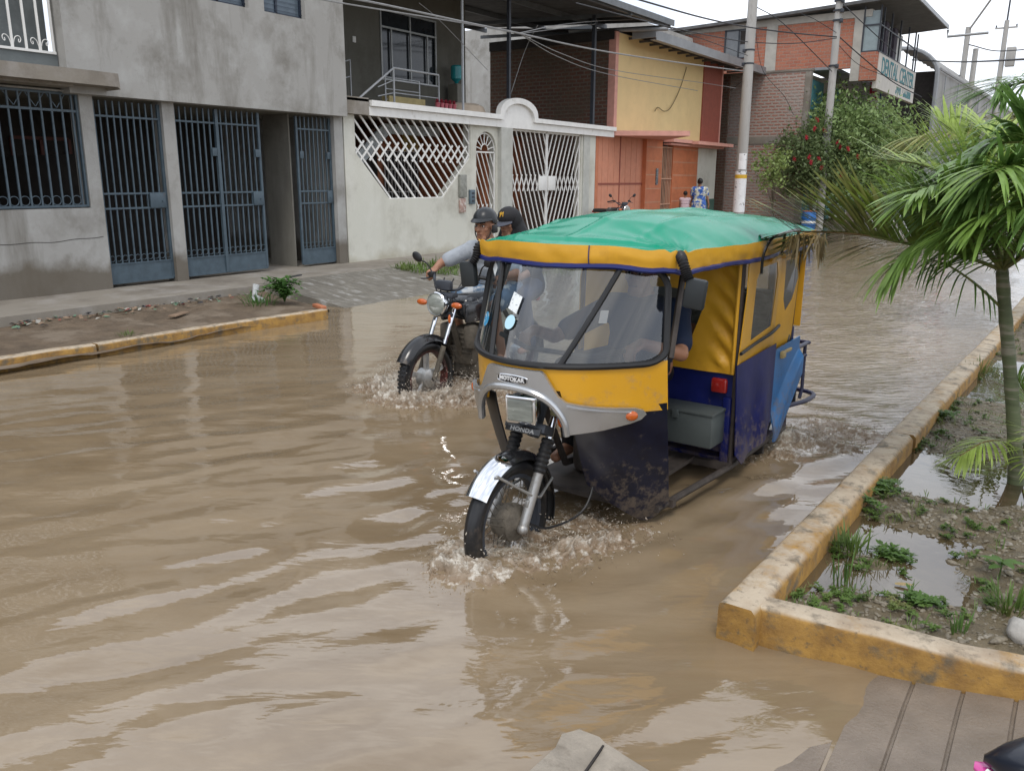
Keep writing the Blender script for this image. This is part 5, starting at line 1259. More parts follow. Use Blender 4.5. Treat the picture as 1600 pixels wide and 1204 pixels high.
for k, (pp, L_, mt_) in enumerate((
    ([T0, pl(1525, 378, 5.0), pl(1465, 325, 4.95), pl(1405, 300, 4.9), pl(1352, 306, 4.85)], .40, fr_g), ([T0, pl(1545, 350, 4.9), pl(1510, 305, 4.7), pl(1465, 290, 4.5), pl(1425, 310, 4.3)], .42, fr_g),
    ([T0, pl(1570, 350, 5.3), pl(1572, 280, 5.5), pl(1560, 225, 5.7), pl(1535, 195, 5.9)], .44, fr_y), ([T0, pl(1600, 370, 5.3), pl(1640, 290, 5.5), pl(1650, 230, 5.7)], .46, fr_g),
    ([pl(1640, 330, 4.9), pl(1600, 285, 4.8), pl(1560, 275, 4.65), pl(1515, 300, 4.5)], .62, fr_d), ([T0, pl(1600, 395, 4.9), pl(1605, 345, 4.7), pl(1575, 325, 4.45), pl(1530, 345, 4.3)], .55, fr_g), ([pl(1660, 260, 4.9), pl(1610, 225, 4.9), pl(1560, 225, 4.8), pl(1520, 245, 4.7)], .55, fr_d),
    ([T0, pl(1530, 372, 5.3), pl(1485, 330, 5.5), pl(1440, 320, 5.7), pl(1390, 335, 5.9)], .40, fr_d))): frond(palm, pp, 34, L_, mt_, .034, .14, .15, .9, 64, 22, .55, seed=40 + k, twist=.25)
frond(palm, [T0, pl(1600, 400, 5.2), pl(1660, 400, 5.1), pl(1720, 430, 5.)], 24, .5, fr_d, .024, .1, .0, 1.3, 66, 30, .6, seed=11)
frond(palm, [T0, pl(1530, 330, 5.6), pl(1480, 300, 6.0), pl(1430, 300, 6.4)], 26, .45, fr_g, .028, .15, .2, .8, 62, 24, .6, seed=12, twist=.3)
# dry tip hanging over the roof edge
m = MB(); rn = random.Random(17)
for k in range(64): p = pl(1232 + rn.random() * 60, 364 + rn.random() * 9, 4.6 + rn.gauss(0, .04)); blade(m, p, (rn.gauss(-.15, .4), rn.gauss(0, .3), -1), rn.uniform(.08, .2), .011, .5, 4)
m.build('dry_tips', leafmat('palm_straw', (.22, .17, .085), c2=(.12, .14, .045)), palm, smooth=0)
# sucker at the foot
sk = thing('palm_shoot', (base.x - .03, base.y + .1, .04), 'small arching palm shoot at the foot of the young palm', 'palm shoot')
frond(sk, [Vector((base.x - .03, base.y + .1, .03)), pl(1572, 695, 5.3), pl(1540, 690, 5.1), pl(1500, 712, 4.95)], 16, .22, fr_y, .018, .45, .0, 1.6, 62, 25, .7, seed=20, rm=rachb, rr=.006)
frond(sk, [Vector((base.x, base.y + .1, .03)), pl(1600, 700, 5.3), pl(1610, 640, 5.3), pl(1590, 590, 5.2)], 20, .3, fr_g, .016, .35, .1, 1., 62, 25, .7, seed=21, rr=.006)
frond(sk, [Vector((base.x, base.y + .1, .03)), pl(1620, 720, 5.2), pl(1640, 690, 5.1), pl(1640, 720, 5.0)], 16, .3, fr_y, .02, .25, .1, 1.4, 62, 25, .7, seed=22, rr=.006)
# larger palm just outside the frame, and two more down the planter
def far_palm(x, y, h, lab, fronds, seed, mts, L=.6):
    t = thing('palm', (x, y, .05), lab, 'palm tree'); rn = random.Random(seed); tp = Vector((x - .05, y, h))
    m = MB(); m.tube(bez([(x, y, 0), (x + .04, y, h * .5), tp], 14), [.07 - .002 * i + (.004 if i % 3 == 0 else 0) for i in range(15)], n=12); m.build('trunk', trm, t)
    for i, fr in enumerate(fronds):
        if len(fr) == 4 and not isinstance(fr[0], Vector):
            az, el, ln, dr = fr; d = Vector((math.sin(az) * math.cos(el), math.cos(az) * math.cos(el), math.sin(el)))
            pts = [tp + d * ln * k + Vector((0, 0, -dr * k * k * ln)) for k in (0, .3, .6, .85, 1.)]
        else: pts = [tp] + list(fr)
        frond(t, pts, 34, L, mts[i % len(mts)], .032, .15, .12, 1.1, 66, 24, .55, seed=seed * 31 + i, rr=.014)
    return t
far_palm(.62, 6.9, 1.75, 'tall palm with a browning arched frond above the young palm', [
    [pl(1650, 185, 6.9), pl(1560, 193, 6.7), pl(1490, 204, 6.5), pl(1436, 216, 6.4)], [pl(1660, 140, 6.9), pl(1610, 128, 6.8), pl(1575, 135, 6.7), pl(1560, 140, 6.6)], [pl(1640, 230, 6.5), pl(1580, 215, 6.), pl(1530, 225, 5.7)],
    (-.6, .9, 1.6, .5), (1.2, .6, 1.7, .5), (2.4, .5, 1.7, .5), (.4, .6, 1.7, .4)], 5, [fr_t, fr_d, fr_d, fr_g])
far_palm(-.25, 11.5, 1.5, 'dense dark palm behind the young palm in the planter', [(a_, e_, 1.55, .55) for a_, e_ in ((-1.6, .55), (-1.2, .9), (-.7, .6), (-2.2, .5), (-2.8, .6), (2.6, .7), (0, .9), (1.5, .5), (-1.9, 1.1))], 6, [fr_d, fr_g, fr_d], .55)
far_palm(-.35, 16.5, 1.7, 'farther palm showing between the fronds of the young palm', [(a_, e_, 1.6, .5) for a_, e_ in ((-1.6, .5), (-1.2, .9), (-.7, .6), (-2.2, .5), (-2.9, .6), (2.6, .7), (0, .9), (1.5, .5), (-1.9, 1.1))], 7, [fr_g, fr_d], .6)
# ================================================================ vehicles
ROADZ = -.17
vy = mat('yellow_vinyl', (.60, .315, .022), .42, var=.10, scale=5, col2=(.42, .21, .02), c2lo=.58, c2hi=.8, c2scale=5, bump=.12, bscale=9)
vyp = mat('yellow_paint_panel', (.62, .315, .018), .3, var=.05, scale=3, coat=.25, col2=(.45, .23, .03), c2lo=.62, c2hi=.8)
vg_ = mat('green_vinyl', (.002, .235, .138), .24, var=.05, scale=3, bump=.03, bscale=9, spec=.13, rvar=.05)
vb = mat('blue_vinyl', (.005, .009, .080), .4, var=.25, scale=6, bump=.1, bscale=12, spec=.3, col2=(.03, .04, .13), c2lo=.62, c2hi=.8)
vn = mat('navy_panel', (.004, .006, .018), .28, var=.4, scale=7, col2=(.10, .09, .075), c2lo=.66, c2hi=.78, c2scale=9)
vlb = mat('light_blue_panel', (.006, .12, .33), .35, var=.15, scale=6, col2=(.35, .33, .29), c2lo=.69, c2hi=.73, c2scale=8)
silver = mat('silver_plastic', (.46, .47, .48), .27, metal=.75, var=.08, col2=(.22, .2, .17), c2lo=.66, c2hi=.85)
chrome = mat('chrome', (.75, .76, .78), .08, metal=1., var=.05)
rub = mat('black_rubber', (.012, .012, .013), .45, var=.3)
tyrem = mat('tyre', (.012, .012, .013), .32, var=.4, scale=12)
mudt = mat('muddy_metal', (.10, .085, .065), .7, var=.4, scale=16, bump=.4)
alu = mat('aluminium', (.45, .45, .44), .4, metal=.7, var=.12, scale=12, col2=(.25, .21, .16), c2lo=.55, c2hi=.75)
blk = mat('black_paint', (.010, .010, .011), .25, var=.2, coat=.4)
amber = mat('amber_lens', (.50, .10, .010), .15, var=.15, coat=.5)
redl = mat('red_lens', (.30, .018, .014), .2, coat=.4)
lens = mat('lamp_lens', (.22, .235, .21), .3, var=.4, scale=14, coat=.25, metal=0., col2=(.62, .64, .6), c2lo=.55, c2hi=.65, c2scale=16, stretch=(.4, 1, 2.2))
gls = glass('windshield_glass', (.52, .60, .66), .006, .02, 2.1, .035)
for m_, z0, z1 in ((vn, -.1, .62), (vb, .0, .62), (vlb, .0, .75)): add_mud(m_, z0, z1, (.15, .115, .08), .6, 19.)
add_mud(tyrem, -.4, .5, amt=.35); add_mud(vyp, .5, .95, (.3, .2, .1), .5, 14.); add_mud(blk, -.1, .6, amt=.7); add_mud(alu, -.2, .5, amt=.7)
vin = glass('clear_vinyl', (.72, .72, .68), .10, .08)
boxm = mat('grey_toolbox', (.075, .088, .086), .5, var=.15, col2=(.05, .035, .025), c2lo=.68, c2hi=.78, c2scale=7)
bluep = mat('blue_piping', (.010, .018, .13), .4)
stw = mat('sticker_white', (.72, .75, .75), .5, col2=(.25, .3, .33), c2lo=.6, c2hi=.62, c2scale=60)
stb = mat('sticker_pale_blue', (.45, .68, .78), .5, var=.03); stc = mat('sticker_blue', (.03, .26, .48), .5, col2=(.6, .65, .65), c2lo=.57, c2hi=.59, c2scale=45)

def spoked_wheel(parent, c, R, w, name='wheel', spoke=True, knob=False, rimmat=None):
    c = Vector(c); r2 = w / 2
    m = MB(); m.lathe([(.055, -.055), (.075, -.05), (.078, .045), (.06, .06), (.02, .075), (.02, -.075)], c, (1, 0, 0), 20, closed=True)
    Rr = R - w * .95
    if spoke:
        for k in range(28):
            a = k * math.pi * 2 / 28; b2 = a + (.28 if k % 2 else -.28); s = .042 if (k // 2) % 2 else -.042
            m.tube([c + Vector((s, .06 * math.cos(a), .06 * math.sin(a))), c + Vector((0, Rr * math.cos(b2), Rr * math.sin(b2)))], .0026, n=4)
    else:
        for k in range(5):
            a = k * math.pi * 2 / 5 + .3
            m.bar(c + Vector((0, .04 * math.cos(a), .04 * math.sin(a))), c + Vector((0, Rr * math.cos(a), Rr * math.sin(a))), .04, .028, upv=(1, 0, 0))
    wh = m.build(name, mudt if spoke else alu, parent)
    m = MB(); m.lathe([(Rr - .012, -r2 * .62), (Rr + .012, -r2 * .72), (Rr + .004, 0), (Rr + .012, r2 * .72), (Rr - .012, r2 * .62), (Rr - .016, 0)], c, (1, 0, 0), 48, closed=True); m.build('rim', rimmat or darkmetal, wh)
    m = MB(); m.lathe([(R - r2 + r2 * math.cos(t) * (1.0), r2 * math.sin(t)) for t in [2 * math.pi * i / 16 for i in range(16)]], c, (1, 0, 0), 56, closed=True)
    if knob:
        for k in range(60):
            a = k * math.pi * 2 / 60
            for s in (-.6, -.1, .4) if k % 2 else (-.35, .15, .65):
                q = c + Vector((s * r2, (R - .002 - r2 * .35 * s * s) * math.cos(a), (R - .002 - r2 * .35 * s * s) * math.sin(a)))
                m.rbox(q, (.022, .020, .016), .002, Matrix.Rotation(a - math.pi / 2, 3, 'X'), seg=1)
    m.build('tyre', tyrem, wh); return wh

def yb(v): return .06 + .44 * (abs(v) / .55) ** 2.2
def build_mototaxi():
    T = thing('mototaxi', (TX, TY, ROADZ), 'yellow and blue three wheeled mototaxi with a green roof driving through the flood', 'mototaxi', rz=-.03, world=False, dz=-ROADZ)
    # front wheel, fork, headlamp
    wh = spoked_wheel(T, (0, 0, .135), .305, .085, 'front_wheel')
    m = MB(); m.lathe([(.088, -.01), (.092, .02), (.088, .05), (.06, .062), (.03, .07), (.03, -.02)], (.0, 0, .135), (1, 0, 0), 24, closed=True); m.build('drum', mudt, wh)
    d = Vector((0, .30, .56)).normalized(); 
    for s in (-1, 1):
        x = .092 * s; a = Vector((x, -.01, .12)); q = lambda t: a + d * t
        m = MB(); m.tube([q(0), q(.02), q(.27), q(.28)], [.018, .024, .024, .028], n=12); m.ell(q(0), .027); m.rbox(q(.13) + Vector((0, -.02, 0)), (.02, .03, .04), .005); f = m.build('fork', alu, T)
        m = MB(); m.tube([q(.27 + .012 * i) for i in range(15)], [.034 if i % 2 else .028 for i in range(15)], n=14); m.build('fork_boot', rub, f)
        m = MB(); m.tube([q(.44), q(.68)], .019, n=12); m.build('fork_tube', chrome, f)
    m = MB(); fender(m, (0, 0, .135), .345, .125, R_(8), R_(112), 22, .04); fd = m.build('mudguard', blk, T); m = MB(); fender(m, (0, 0, .135), .3465, .127, R_(100), R_(143), 12, .04); m.build('mudguard_tip', chrome, fd)
    m = MB(); fender(m, (0, 0, .135), .347, .129, R_(-18), R_(40), 12, .04); m.build('mud_flap', rub, T)
    m = MB()
    for s in (-1, 1): m.tube([(s * .062, -.17, .42), (s * .10, .05, .27), (s * .10, .12, .24), (s * .062, .28, .28)], .007, n=6)
    m.build('stay', alu, fd)
    m = MB(); m.rbox((0, .17, .556), (.23, .09, .045), .008, Matrix.Rotation(-.45, 3, 'X')); m.build('fork_bridge', darkmetal, T); m = MB(); m.tube([(0, .2, .5), (0, .36, .80)], .03, n=10); m.build('steering_column', darkmetal, T)
    m = MB(); m.rbox((0, .118, .556), (.20, .012, .036), .004, Matrix.Rotation(-.45, 3, 'X')); bd = m.build('badge_plate', blk, T)
    put('badge_lettering', text_mesh('HONDA', .027, .002, .0005, lambda x, y, z: (x * 1.35, .110 - z + (y) * .45, .556 + y * .9)), mat('badge_grey', (.30, .30, .29), .35, metal=.3), bd)
    HR = Matrix.Rotation(.22, 3, 'Z') @ Matrix.Rotation(.08, 3, 'X'); hc = Vector((.012, .085, .662)); m = MB(); m.rbox(hc, (.156, .028, .140), .013, HR); m.tube([(0, .1, .73), (0, .11, .755)], .008); hl = m.build('headlight', chrome, T)
    m = MB(); m.rbox(hc + HR @ Vector((0, -.012, 0)), (.128, .018, .110), .022, HR, seg=3); m.build('lens', lens, hl)
    m = MB(); m.rbox(hc + HR @ Vector((0, .055, 0)), (.140, .085, .126), .03, HR); m.build('lamp_shell', blk, hl)
    m = MB(); m.rbox((.125, .2, .66), (.05, .012, .07), .004); m.build('lamp_bracket', mat('olive_bracket', (.2, .19, .1), .5), T)
    m = MB(); m.ell((.142, .225, .60), (.020, .014, .034)); m.build('side_reflector', amber, T)
    m = MB(); m.tube(cat([(.10, .02, .14), (.16, .12, .10), (.24, .3, .16), (.22, .42, .36), (.15, .4, .6)], 6), .006, n=6); m.build('brake_cable', rub, T)
    # front shell
    w0 = .545
    def shell(s, z, off=0.):
        v = s * w0 * (1 - .07 * max(0, (z - .88) / .47)); y = yb(v) + .02 * (.88 - z) * 0
        if z > .88: y += (.255 - .135 * s * s) * (z - .88) / .45
        else: y += .10 * (.88 - z) * (.3 + s * s)
        n = Vector((v * 1.6, -1., 0)).normalized(); return Vector((v, y, z)) + n * off
    zt = lambda s: 1.315 + .010 * (1 - s * s)
    m = MB(); m.grid(lambda u, v: shell(2 * u - 1, lerp(.655 + .03 * (1 - abs(2 * u - 1)) + (.10 if abs(2*u-1) < .4 else 0), .895, v)), 48, 8, thick=.012); m.build('front_panel', vyp, T)
    m = MB(); m.grid(lambda u, v: shell(2 * u - 1, lerp(.885, zt(2 * u - 1), v), -.004), 48, 10); m.build('windshield', gls, T)
    # rubber frame with rounded corners + two mullions
    fr = []
    for k in range(25): s = -.88 + 1.76 * k / 24; fr.append(shell(s, .888 + (.0), .006))
    def corner(s0, z0, sx, zx): return [shell(s0 + sx * math.sin(a), z0 + zx * (1 - math.cos(a)), .006) for a in [math.pi / 2 * i / 5 for i in range(6)]]
    R1 = [shell(.88 + .11 * math.sin(a), .888 + .06 * (1 - math.cos(a)), .006) for a in [math.pi / 2 * i / 6 for i in range(1, 7)]]
    R2 = [shell(.99 - .16 * (1 - math.cos(a)), 1.21 + .106 * math.sin(a), .004 - .014 * math.sin(a)) for a in [math.pi / 2 * i / 8 for i in range(0, 9)]]
    Tp = [shell(.83 - 1.66 * k / 20, 1.318, -.012) for k in range(1, 20)]
    L2 = [shell(-.83 - .16 * math.sin(a), 1.316 - .106 * (1 - math.cos(a)), -.010 + .014 * (1 - math.cos(a))) for a in [math.pi / 2 * i / 8 for i in range(0, 9)]]
    L1 = [shell(-.99 + .11 * (1 - math.cos(a)), .948 - .06 * math.sin(a), .006) for a in [math.pi / 2 * i / 6 for i in range(0, 6)]]
    m = MB(); m.tube(fr + R1 + R2 + Tp + L2 + L1, .0155, n=8, closed=True)
    for s0, s1 in ((-.31, -.62), (.37, .66)): m.tube([shell(lerp(s0, s1, k / 10), lerp(.89, 1.315, k / 10), .004) for k in range(11)], .0135, n=8)
    m.build('rubber_frame', rub, T)
    def sticker(nm, s, z, ws, hs, mt, rnd_=False, rot=0.):
        m = MB(); n = 18
        pts = [(math.cos(2 * math.pi * i / n), math.sin(2 * math.pi * i / n)) for i in range(n)] if rnd_ else [(-1, -1), (1, -1), (1, 1), (-1, 1)]
        pts = [(p[0] * math.cos(rot) - p[1] * math.sin(rot) * hs / ws, p[0] * math.sin(rot) * ws / hs + p[1] * math.cos(rot)) for p in pts]
        m.add([shell(s + p[0] * ws, z + p[1] * hs, .006) for p in pts], [tuple(range(len(pts)))]); return m.build(nm, mt, T, smooth=0)
    sticker('permit_sticker', -.22, 1.135, .062, .038, stw, rot=-.15); sticker('round_sticker', -.21, 1.05, .060, .032, stb, True); sticker('oval_sticker', -.62, 1.03, .062, .034, stc, True); sticker('paper_slip', -.74, 1.262, .055, .022, stw, rot=-.25)
    sticker('glass_label', .60, 1.10, .028, .028, glass('faded_label', (.7, .7, .7), .35))
    # silver bumper with arch
    half = [(.135, .868), (.15, .855), (.205, .755), (.235, .728), (.32, .708), (.450, .690), (.474, .675), (.480, .655), (.464, .632), (.435, .617), (.35, .592), (.232, .572), (.226, .63), (.205, .685), (.165, .735), (.10, .768), (.03, .778)]
    poly = half + [(-a, b2) for a, b2 in reversed(half)]
    def bump_pt(a, b2, t):
        p = shell(a / w0, b2, 0.016 + t); q = .45 * max(0, .70 - b2) * (abs(a) / .5); return p + Vector((0, q * .4, 0))
    # refine outline so it follows the curve
    rp = []
    for i in range(len(poly)):
        p, q = poly[i], poly[(i + 1) % len(poly)]; k = max(1, int(math.hypot(p[0] - q[0], p[1] - q[1]) / .03))
        rp += [(lerp(p[0], q[0], j / k), lerp(p[1], q[1], j / k)) for j in range(k)]
    bmx = bmesh.new(); vv = [bmx.verts.new((a, b2, 0)) for a, b2 in rp]; bmx.faces.new(vv)
    bmesh.ops.triangulate(bmx, faces=bmx.faces[:])
    for _ in range(2): bmesh.ops.subdivide_edges(bmx, edges=[e for e in bmx.edges if e.calc_length() > .05], cuts=1, use_grid_fill=False); bmesh.ops.triangulate(bmx, faces=bmx.faces[:])
    r_ = bmesh.ops.extrude_face_region(bmx, geom=bmx.faces[:]); 
    for e in r_['geom']:
        if isinstance(e, bmesh.types.BMVert): e.co.z = .022
    bmx.verts.index_update(); m = MB(); m.add([bump_pt(v.co.x, v.co.y, v.co.z) for v in bmx.verts], [tuple(v.index for v in f.verts) for f in bmx.faces]); bmx.free()
    bp_ = m.build('front_bumper', silver, T, smooth=50)
    # raised arch lip, edge ribs
    m = MB(); al = [(.232, .572), (.226, .63), (.205, .685), (.165, .735), (.10, .768), (0, .780)]; al = al + [(-a, b2) for a, b2 in reversed(al[:-1])]
    m.tube(cat([bump_pt(a, b2, .024) for a, b2 in al], 4), .016, n=8)
    for s in (-1, 1): m.tube(cat([bump_pt(s * a, b2, .022) for a, b2 in ((.235, .712), (.32, .692), (.44, .672))], 5), .006, n=6)
    m.build('bumper_rib', silver, bp_)
    m = MB(); m.add([bump_pt(.0 + .075 * c_, .818 + .017 * s_, .0235) for c_, s_ in [(max(-1, min(1, 1.25 * math.cos(t))), math.sin(t)) for t in [2 * math.pi * i / 24 for i in range(24)]]], [tuple(range(24))]); nb = m.build('name_badge', blk, bp_, smooth=0)
    put('lettering', text_mesh('MOTOKAR', .0265, .0015, .0008, lambda x, y, z: bump_pt(x * .99, .818 + y, .0255 + z)), mat('badge_white', (.7, .7, .7), .4), nb)
    m = MB(); m.tube([bump_pt(.0 + .078 * c_, .818 + .0195 * s_, .024) for c_, s_ in [(max(-1, min(1, 1.25 * math.cos(t))), math.sin(t)) for t in [2 * math.pi * i / 24 for i in range(24)]]], .0025, n=5, closed=True); m.build('badge_rim', chrome, nb)
    for s in (-1, 1):
        m = MB(); c_ = bump_pt(s * .438, .655, .024); m.ell(c_, (.030, .014, .023), Matrix.Rotation(s * .75, 3, 'Z')); m.build('turn_signal', amber, bp_)
    # leg shields
    for s in (-1, 1):
        def ls(u, v, s=s):
            zb = .035 + .23 * max(0, (.68 - u) / .68) ** 1.25 + .11 * (max(0, u - .68) / .32) ** 2.2; z = lerp(.69, zb, v); b_ = (.69 - z) / .69; vv_ = lerp(.215, .538 - .055 * b_ ** 1.5, u)
            return (s * vv_, yb(vv_) + .035 + .30 * b_ ** 1.25 + .04 * (1 - u), z)
        m = MB(); m.grid(ls, 18, 18, thick=.008 * s); m.build('leg_shield', vn if s > 0 else mat('shield_grey', (.03, .03, .032), .5, var=.3), T)
        # return of the side edge behind the shield
    # chassis
    m = MB()
    for s in (-1, 1):
        m.tube([(s * .46, .62, .10), (s * .50, 1.45, .09), (s * .50, 2.4, .10)], .019, n=8); m.tube([(s * .12, .4, .70), (s * .16, .75, .18), (s * .2, 1.45, .1)], .02, n=8)
        m.tube([(s * .545, .52, .9), (s * .50, .72, 1.33)], .016, n=8); m.tube([(s * .495, 1.49, .08), (s * .495, 1.49, 1.33)], .016, n=8); m.tube([(s * .47, 2.42, .2), (s * .49, 2.46, 1.33)], .016, n=8)
    m.bar((-.5, 1.44, .1), (.5, 1.44, .1), .04); m.bar((-.5, .75, .1), (.5, .75, .1), .04); m.box((-.3, .55, .1), (.3, 1.44, .125)); m.rbox((0, .95, .28), (.28, .4, .3), .06)
    m.tube([(-.36, .42, .93), (-.18, .40, .88), (.18, .40, .88), (.36, .42, .93)], .013, n=8)
    m.build('chassis', mat('chassis_rust', (.05, .04, .034), .65, var=.5, scale=10), T)
    m = MB(); m.rbox((0, .75, .62), (.26, .42, .2), .08); m.build('fuel_tank', blk, T)
    m = MB(); m.rbox((0, 1.18, .62), (.36, .42, .10), .04); m.build('driver_seat', rub, T)
    # bulkhead behind the driver
    Yb = 1.47; zr = 1.345
    def hole(s):
        P = [(s * .265, 1.06), (s * .285, 1.0), (s * .235, .84), (s * .18, .775), (s * .02, .765), (-s * .1, .78), (-s * .16, .84), (-s * .19, 1.0), (-s * .15, 1.08), (s * .05, 1.10), (s * .2, 1.09)]
        return P
    def fold(a, b2, t):
        g = math.exp(-((a - .43) / .07) ** 2); k = .013 * g * math.sin((b2 * 1. + a * .9) * 46) * (1 if .68 < b2 < 1.25 else .3)
        k += .010 * math.sin(a * 9 + b2 * 4) + .006 * math.sin(b2 * 17 - a * 15) * math.exp(-((b2 - .75) / .14) ** 2) + .004 * noise.noise((a * 14, b2 * 14, 1))
        k -= .05 * max(0, a - .44) / .05 * .3
        return (a, Yb + k + t, b2)
    m = MB(); m.prism(rect(-.492, .492, .635, zr), lambda a, b2, t: (a, b2, t), 0., .006, holes=[hole(1)]); m.refine(.03).warp(fold)
    bk_ = m.build('bulkhead_curtain', vy, T, smooth=60)
    m = MB(); m.tube([(.486, Yb - .012, .64), (.49, Yb - .012, 1.33)], .011, n=8); m.build('curtain_hem', vy, bk_)
    m = MB(); m.rbox((0, Yb + .018, .40), (.98, .016, .47), .004); m.rbox((.465, Yb - .002, .30), (.05, .03, .4), .01); m.build('bulkhead_panel', vb, T)
    m = MB(); m.rbox((.415, Yb - .012, .565), (.095, .03, .085), .015); m.build('front_reflector', redl, T)
    m = MB(); m.rbox((.26, Yb - .10, .335), (.40, .19, .19), .006); tb_ = m.build('toolbox', boxm, T)
    m = MB(); m.rbox((.26, Yb - .10, .432), (.412, .202, .016), .004); m.rbox((.24, Yb - .205, .415), (.04, .012, .05), .003); m.build('box_lid', boxm, tb_)
    # passenger cabin sides
    for s in (-1, 1):
        X = s * .51
        win = [(1.66, .80), (1.90, .86), (1.955, 1.16), (1.93, 1.235), (1.72, 1.215), (1.675, 1.15)]
        sf = lambda a, b2, t, s=s, X=X: (X + s * (t + .02 * math.sin((b2 - .7) * 4.2) + .010 * math.sin(a * 14) + .006 * math.sin(b2 * 19 + a * 5)) - s * .03 * max(0, b2 - 1.), a, b2)
        m = MB(); m.prism([(1.44, .66), (2.06, .72), (2.09, 1.27), (2.0, 1.295), (1.80, 1.262), (1.66, 1.275), (1.50, 1.262), (1.47, 1.1)], sf, -.006, 0, holes=[win]); dr = m.build('door_curtain', vy, T, smooth=40)
        m = MB(); m.add([sf(a, b2, -.003) for a, b2 in win], [tuple(range(len(win)))]); m.build('clear_window', vin, dr, smooth=0)
        m = MB(); m.tube(cat([sf(1.44, .765, .008), sf(1.7, .775, .010), sf(1.9, .815, .010), sf(2.06, .84, .008)], 5), .010, n=6); m.build('door_strap', rub, dr); m = MB(); m.tube(cat([sf(2.10, 1.26, .0), sf(1.98, 1.285, .012), sf(1.80, 1.262, .004)], 5), .022, n=8); m.build('rolled_edge', vy, dr)
        w2 = [(2.20, 1.22), (2.20, .98), (2.23, .90), (2.33, .97), (2.385, 1.10), (2.39, 1.22)]
        m = MB(); m.prism([(2.065, .64), (2.45, .62), (2.51, 1.34), (2.09, 1.34)], lambda a, b2, t, sf=sf, s=s: Vector(sf(a, b2, t)) - Vector((s * .02, 0, 0)), -.006, 0, holes=[w2]); rq = m.build('rear_curtain', vy, T, smooth=40)
        m = MB(); m.add([Vector(sf(a, b2, -.003)) - Vector((s * .02, 0, 0)) for a, b2 in w2], [tuple(range(len(w2)))]); m.build('clear_window', vin, rq, smooth=0)
        # hanging blue apron with rounded foot
        def ap(u, v, s=s, X=X):
            y = lerp(1.41 + .02 * v, 2.045 - .03 * v, u); z = lerp(.70 + .03 * u, .10 + .07 * u + .08 * (max(0, .12 - u) / .12) + .08 * max(0, u - .86) / .14, v); return (X + s * (.012 + .012 * math.sin(u * 11) * v + .02 * v), y, z)
        m = MB(); m.grid(ap, 24, 16, thick=.006 * s); ap_ = m.build('side_apron', vb, T)
        m = MB(); m.tube([Vector(ap(.06 + .88 * u, .93)) + Vector((s * .003, 0, 0)) for u in [i / 10 for i in range(11)]], .0025, n=4); m.tube([Vector(ap(.06, .1 + .83 * u)) + Vector((s * .003, 0, 0)) for u in [i / 10 for i in range(11)]], .0025, n=4); m.build('stitching', mat('stitch', (.25, .28, .4), .7), ap_)
        # sheet-metal rear wing
        def wg(u, v, s=s, X=X):
            y = lerp(2.05, 2.52, u); zb = lerp(.10, .46, max(0, u - .12) / .88); z = lerp(.685 + .02 * u, zb, v)
            d_ = max(0., v - (.32 + .35 * (1 - u))); return (X + s * (.004 + .16 * min(d_, .22)), y, z)
        m = MB(); m.grid(wg, 20, 20, thick=.01 * s); wg_ = m.build('rear_wing', vlb, T, smooth=40)
        m = MB(); m.rbox((X + s * .02, 2.17, .64), (.03, .06, .045), .006); m.rbox((X + s * .015, 2.28, .65), (.02, .12, .02), .004); m.build('latch', mat('latch_brass', (.4, .3, .13), .5), wg_)
        spoked_wheel(T, (s * .43, 2.27, .10), .275, .12, 'rear_wheel', spoke=False, rimmat=mudt)
        m = MB(); m.rbox((X - s * .02, 2.56, .50), (.08, .05, .07), .01); m.build('tail_light', redl, T)
    m = MB(); m.box((-.5, 1.49, .10), (.5, 2.45, .13)); m.rbox((0, 2.45, .45), (1.0, .03, .66), .01); m.build('cabin_floor', vb, T)
    m = MB(); m.rbox((0, 2.22, .50), (.98, .36, .12), .04); m.rbox((0, 2.40, .78), (.98, .08, .46), .03); m.build('bench_seat', mat('grey_seat', (.10, .105, .10), .6, var=.2), T)
    m = MB(); m.prism([(-.53, .78), (.53, .78), (.53, 1.34), (-.53, 1.34)], lambda a, b2, t: (a, 2.47 + t, b2), 0, .006, holes=[[(-.3, .95), (.3, .95), (.3, 1.22), (-.3, 1.22)]]); bc_ = m.build('back_curtain', vy, T, smooth=0)
    m = MB(); m.add([(-.3, 2.473, .95), (.3, 2.473, .95), (.3, 2.473, 1.22), (-.3, 2.473, 1.22)], [(0, 1, 2, 3)]); m.build('clear_window', vin, bc_, smooth=0)
    # rear rack
    navyt = mat('navy_tube', (.012, .012, .045), .4)
    m = MB()
    m.tube(cat([(-.5, 2.5, .62), (-.5, 2.74, .62), (-.46, 2.78, .62), (0, 2.78, .62), (.46, 2.78, .62), (.5, 2.74, .62), (.5, 2.5, .62)], 4), .014, n=8)
    m.tube(cat([(-.5, 2.5, .54), (-.5, 2.70, .54), (-.46, 2.74, .54), (0, 2.74, .54), (.46, 2.74, .54), (.5, 2.70, .54), (.5, 2.5, .54)], 4), .010, n=8)
    m.tube(cat([(-.5, 2.45, .24), (-.56, 2.7, .24), (-.5, 2.88, .25), (0, 2.90, .26), (.5, 2.88, .25), (.56, 2.7, .24), (.5, 2.45, .24)], 5), .016, n=8)
    for s in (-1, 1): m.tube([(s * .49, 2.76, .62), (s * .50, 2.74, .30), (s * .5, 2.7, .24)], .012, n=8)
    m.build('rear_rack', navyt, T)
    m = MB(); m.rbox((0, 2.62, .33), (1.0, .02, .26), .01); m.build('rear_plate', darkmetal, T)
